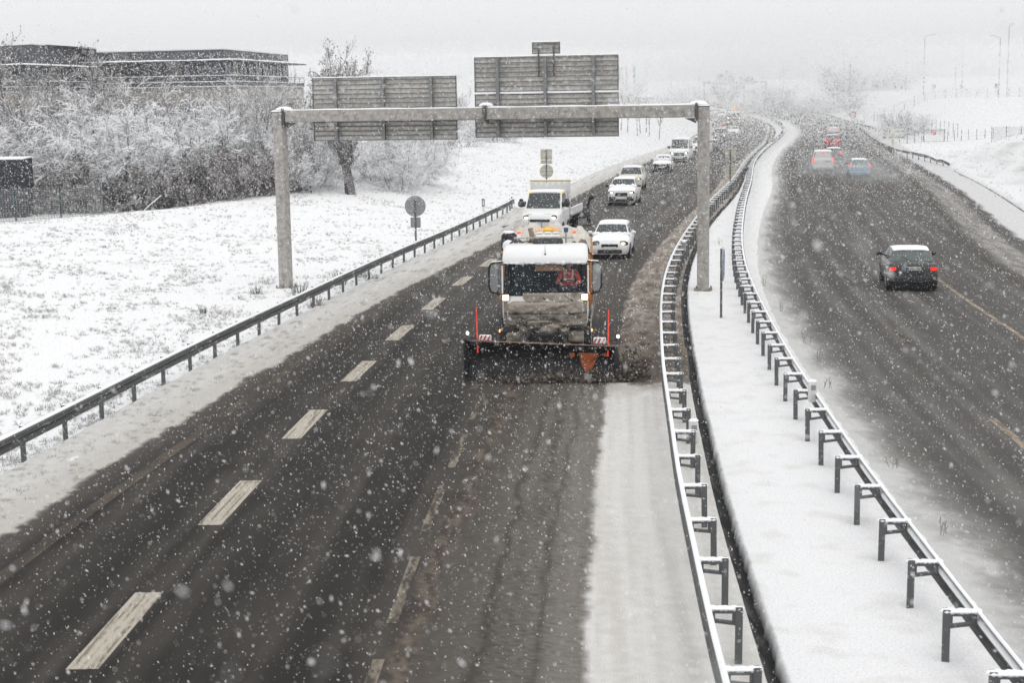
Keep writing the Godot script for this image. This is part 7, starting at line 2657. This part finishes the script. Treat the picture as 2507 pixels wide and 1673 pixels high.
func build_driver(lorry_: Node3D) -> void:
	var o := thing("person", "driver in an orange-red reflective jacket at the snow plough's wheel", "person", lorry_.transform * Vector3(0.60, 1.76, -1.18), lorry_.rotation.y)
	# local: origin at the seat; +z towards the windscreen
	var C := [[Vector3(-0.09, 0.06, 0.0), Vector3(0.09, 0.06, 0.0), 0.13, 0.13], [Vector3(0, 0.1, -0.02), Vector3(0, 0.36, -0.04), 0.15, 0.16], [Vector3(-0.15, 0.43, -0.04), Vector3(0.15, 0.43, -0.04), 0.085, 0.085],
		[Vector3(0, 0.46, -0.03), Vector3(0, 0.58, 0.0), 0.055, 0.05], [Vector3(-0.09, 0.04, 0.05), Vector3(-0.12, 0.0, 0.42), 0.085, 0.07], [Vector3(0.09, 0.04, 0.05), Vector3(0.12, 0.0, 0.42), 0.085, 0.07]]
	for sg in [-1.0, 1.0]:
		C.append([Vector3(sg * 0.20, 0.42, -0.02), Vector3(sg * 0.29, 0.20, 0.14), 0.062, 0.052])
		C.append([Vector3(sg * 0.29, 0.20, 0.14), Vector3(sg * 0.22, 0.19, 0.42), 0.05, 0.036])
		# palm and five fingers closed round the rim
		var w := Vector3(sg * 0.22, 0.19, 0.44)
		C.append([w, w + Vector3(-sg * 0.01, 0.015, 0.07), 0.034, 0.03])
		for k in 4:
			var b := w + Vector3(-sg * 0.01, 0.035 - 0.022 * k, 0.075)
			var m := b + Vector3(-sg * 0.004, 0.008, [0.034, 0.040, 0.037, 0.028][k])
			C.append([b, m, 0.0105, 0.010])
			C.append([m, m + Vector3(sg * 0.006, -0.034, 0.004), 0.010, 0.0085])
		C.append([w + Vector3(-sg * 0.02, 0.0, 0.03), w + Vector3(-sg * 0.055, 0.012, 0.07), 0.013, 0.010])
	# head: skull, jaw, nose, ears
	C.append([Vector3(0, 0.68, -0.015), Vector3(0, 0.71, 0.01), 0.092, 0.088])
	C.append([Vector3(0, 0.63, 0.03), Vector3(0, 0.60, 0.045), 0.06, 0.045])
	C.append([Vector3(0, 0.675, 0.095), Vector3(0, 0.65, 0.115), 0.012, 0.016])
	for sg in [-1.0, 1.0]:
		C.append([Vector3(sg * 0.092, 0.685, 0.0), Vector3(sg * 0.094, 0.65, 0.0), 0.018, 0.014])
	var f := capsule_field(C, 0.022)
	var mb := MB.new()
	var skin := Color(0.42, 0.26, 0.19)
	var red := Color(0.56, 0.055, 0.035)
	nets(mb, f, Vector3(-0.42, -0.1, -0.26), Vector3(0.42, 0.84, 0.60), 0.018, func(p: Vector3) -> Color:
		if p.y > 0.52 or p.z > 0.44 and p.y > 0.12:
			return skin
		if p.y < 0.10 and p.z > 0.10:
			return Color(0.03, 0.035, 0.06)
		var band := (absf(p.y - 0.25) < 0.028 or absf(p.x - 0.11) < 0.022 and p.y > 0.2 or absf(p.x + 0.11) < 0.022 and p.y > 0.2) and absf(p.x) < 0.2
		var cuff := absf(p.x) > 0.2 and absf(p.z - 0.27) < 0.03
		return Color(0.62, 0.63, 0.62) if band or cuff else red)
	part(o, "body", mb, M.vcol, 70)
	mb = MB.new()
	for k in 5:
		mb.ball(Vector3(0, 0.725 + 0.008 * k, -0.025 - 0.006 * k), Vector3(0.1, 0.085, 0.098), 12, 7)
	part(o, "hair", mb, mat(Color(0.03, 0.022, 0.018), 0.8))
	for sg in [-1.0, 1.0]:
		mb = MB.new()
		mb.ball(Vector3(sg * 0.034, 0.695, 0.083), Vector3(0.013, 0.009, 0.01), 8, 5)
		part(o, "eye", mb, M.dark)
	mb = MB.new()
	mb.box(Vector3(0, 0.617, 0.092), Vector3(0.05, 0.01, 0.01), 0.003)
	part(o, "mouth", mb, mat(Color(0.3, 0.1, 0.09), 0.6))

# ---------------------------------------------------------------- falling snow

func build_snowfall() -> void:
	var r := RandomNumberGenerator.new()
	r.seed = 2024
	var oct := MB.new()
	oct.ball(Vector3.ZERO, Vector3.ONE, 5, 3)
	var fm := oct.build(0)
	var slant := Basis(Vector3(0, 0, 1), 0.5)
	var add := func(n: int, lo: Vector3, hi: Vector3, s0: float, s1: float, pw: float) -> void:
		var at := []
		for k in n:
			var s := lerpf(s0, s1, pow(r.randf(), pw)) * 0.5
			var b := slant * Basis.from_euler(Vector3(r.randf_range(-0.5, 0.5), r.randf_range(-0.5, 0.5), r.randf_range(-0.9, 0.9)))
			at.append(Transform3D(b.scaled_local(Vector3(s * r.randf_range(0.7, 1.2), s * r.randf_range(0.9, 3.2), s)), Vector3(r.randf_range(lo.x, hi.x), r.randf_range(lo.y, hi.y), r.randf_range(lo.z, hi.z))))
		stuff("snowflakes", "snowflakes falling through the air", fm, M.flake, at)
	(add as Callable).call(90000, Vector3(-8, 0.1, -15), Vector3(9, 10.5, -0.15), 0.0024, 0.010, 3.6)
	(add as Callable).call(110000, Vector3(-13, 0.1, -36), Vector3(15, 12.0, -15), 0.004, 0.012, 3.0)
	(add as Callable).call(40000, Vector3(-26, 0.1, -75), Vector3(30, 14.0, -36), 0.010, 0.020, 2.0)
	# farther off, oversized flakes added in place of haze, growing with distance
	var far := func(n: int, d0: float, d1: float, s0: float, s1: float) -> void:
		var at := []
		while at.size() < n:
			var d := d0 + (d1 - d0) * r.randf()
			if r.randf() > d / d1:
				continue
			var x := r.randf_range(-0.42, 0.42) * d + 6.0
			var s := r.randf_range(s0, s1) * 0.5
			var y := prof(d) + r.randf() * (8.0 + d * 0.022)
			if y < ground_h(d, x - bx(d)):
				continue
			at.append(Transform3D(slant.scaled_local(Vector3(s, s * r.randf_range(1.0, 1.7), s)), Vector3(x, y, -d)))
		stuff("snowflakes", "snowflakes thickening into white air in the distance", fm, M.flake, at)
	(far as Callable).call(60000, 75.0, 125.0, 0.016, 0.034)
	(far as Callable).call(200000, 120.0, 220.0, 0.033, 0.068)
	(far as Callable).call(300000, 210.0, 430.0, 0.08, 0.15)

func _ready() -> void:
	# camera on the overbridge
	var cam := Camera3D.new()
	cam.name = "camera"
	cam.position = Vector3(0, 6.817, 0)
	cam.rotation = Vector3(-0.15591, 0, -0.015457)
	cam.far = 4000.0
	cam.near = 0.05
	add_child(cam)
	var lens_ := CameraAttributesPhysical.new()
	lens_.frustum_focal_length = 54.5
	lens_.frustum_focus_distance = 48.0
	lens_.frustum_near = 0.05
	lens_.frustum_far = 4000.0
	lens_.exposure_aperture = 2.8
	cam.attributes = lens_
	# overcast sky, snow haze
	var sky := ProceduralSkyMaterial.new()
	sky.sky_horizon_color = Color(0.67, 0.675, 0.685).linear_to_srgb()
	sky.sky_top_color = Color(1.0, 1.0, 1.0).linear_to_srgb()
	sky.sky_curve = 0.19
	sky.ground_horizon_color = Color(0.75, 0.76, 0.78).linear_to_srgb()
	sky.ground_bottom_color = Color(0.55, 0.55, 0.56).linear_to_srgb()
	sky.sky_energy_multiplier = 1.04
	var env := Environment.new()
	env.background_mode = Environment.BG_SKY
	env.sky = Sky.new()
	env.sky.sky_material = sky
	env.tonemap_mode = Environment.TONE_MAPPER_LINEAR
	env.tonemap_exposure = 1.14
	env.sdfgi_enabled = true
	env.ssao_enabled = true
	env.ssil_enabled = true
	env.fog_enabled = true
	env.fog_density = 0.0004
	env.fog_light_color = Color(0.93, 0.94, 0.96)
	env.volumetric_fog_enabled = true
	env.volumetric_fog_density = 0.0
	var we := WorldEnvironment.new()
	we.name = "environment"
	we.environment = env
	add_child(we)
	var sun := DirectionalLight3D.new()
	sun.name = "sun"
	sun.light_energy = 0.18
	sun.light_color = Color(1.0, 0.98, 0.95)
	sun.light_angular_distance = 40.0
	sun.shadow_enabled = true
	sun.rotation = Vector3(-1.1, 0.5, 0)
	sun.sky_mode = DirectionalLight3D.SKY_MODE_LIGHT_ONLY
	add_child(sun)

	# thicker snowfall farther off
	for q in [[120.0, 0.0009]]:
		var fv := FogVolume.new()
		fv.name = numbered("snow_mist")
		fv.shape = RenderingServer.FOG_VOLUME_SHAPE_BOX
		fv.size = Vector3(1000.0, 20.0, 560.0 - q[0])
		fv.position = Vector3(0, 6.0, -(560.0 + q[0]) * 0.5)
		var fmat := FogMaterial.new()
		fmat.density = q[1]
		fmat.albedo = Color(0.97, 0.98, 0.99)
		fv.material = fmat
		fv.set_meta("kind", "stuff")
		fv.set_meta("label", "mist of dense falling snow in the distance")
		add_child(fv)
	nz.noise_type = FastNoiseLite.TYPE_SIMPLEX_SMOOTH
	nz.frequency = 0.35
	nz.fractal_octaves = 3
	nz.seed = 7
	nz2.noise_type = FastNoiseLite.TYPE_SIMPLEX_SMOOTH
	nz2.frequency = 0.6
	nz2.fractal_octaves = 4
	nz2.seed = 19
	make_materials()
	var clock := Time.get_ticks_msec()
	var steps := [build_setting, build_rails, build_gantry, build_signs, build_buildings, build_far, build_trees, build_plough, build_cars, build_grass, build_snowfall]
	for s in steps:
		(s as Callable).call()
		print(s.get_method(), " ", Time.get_ticks_msec() - clock)
		clock = Time.get_ticks_msec()
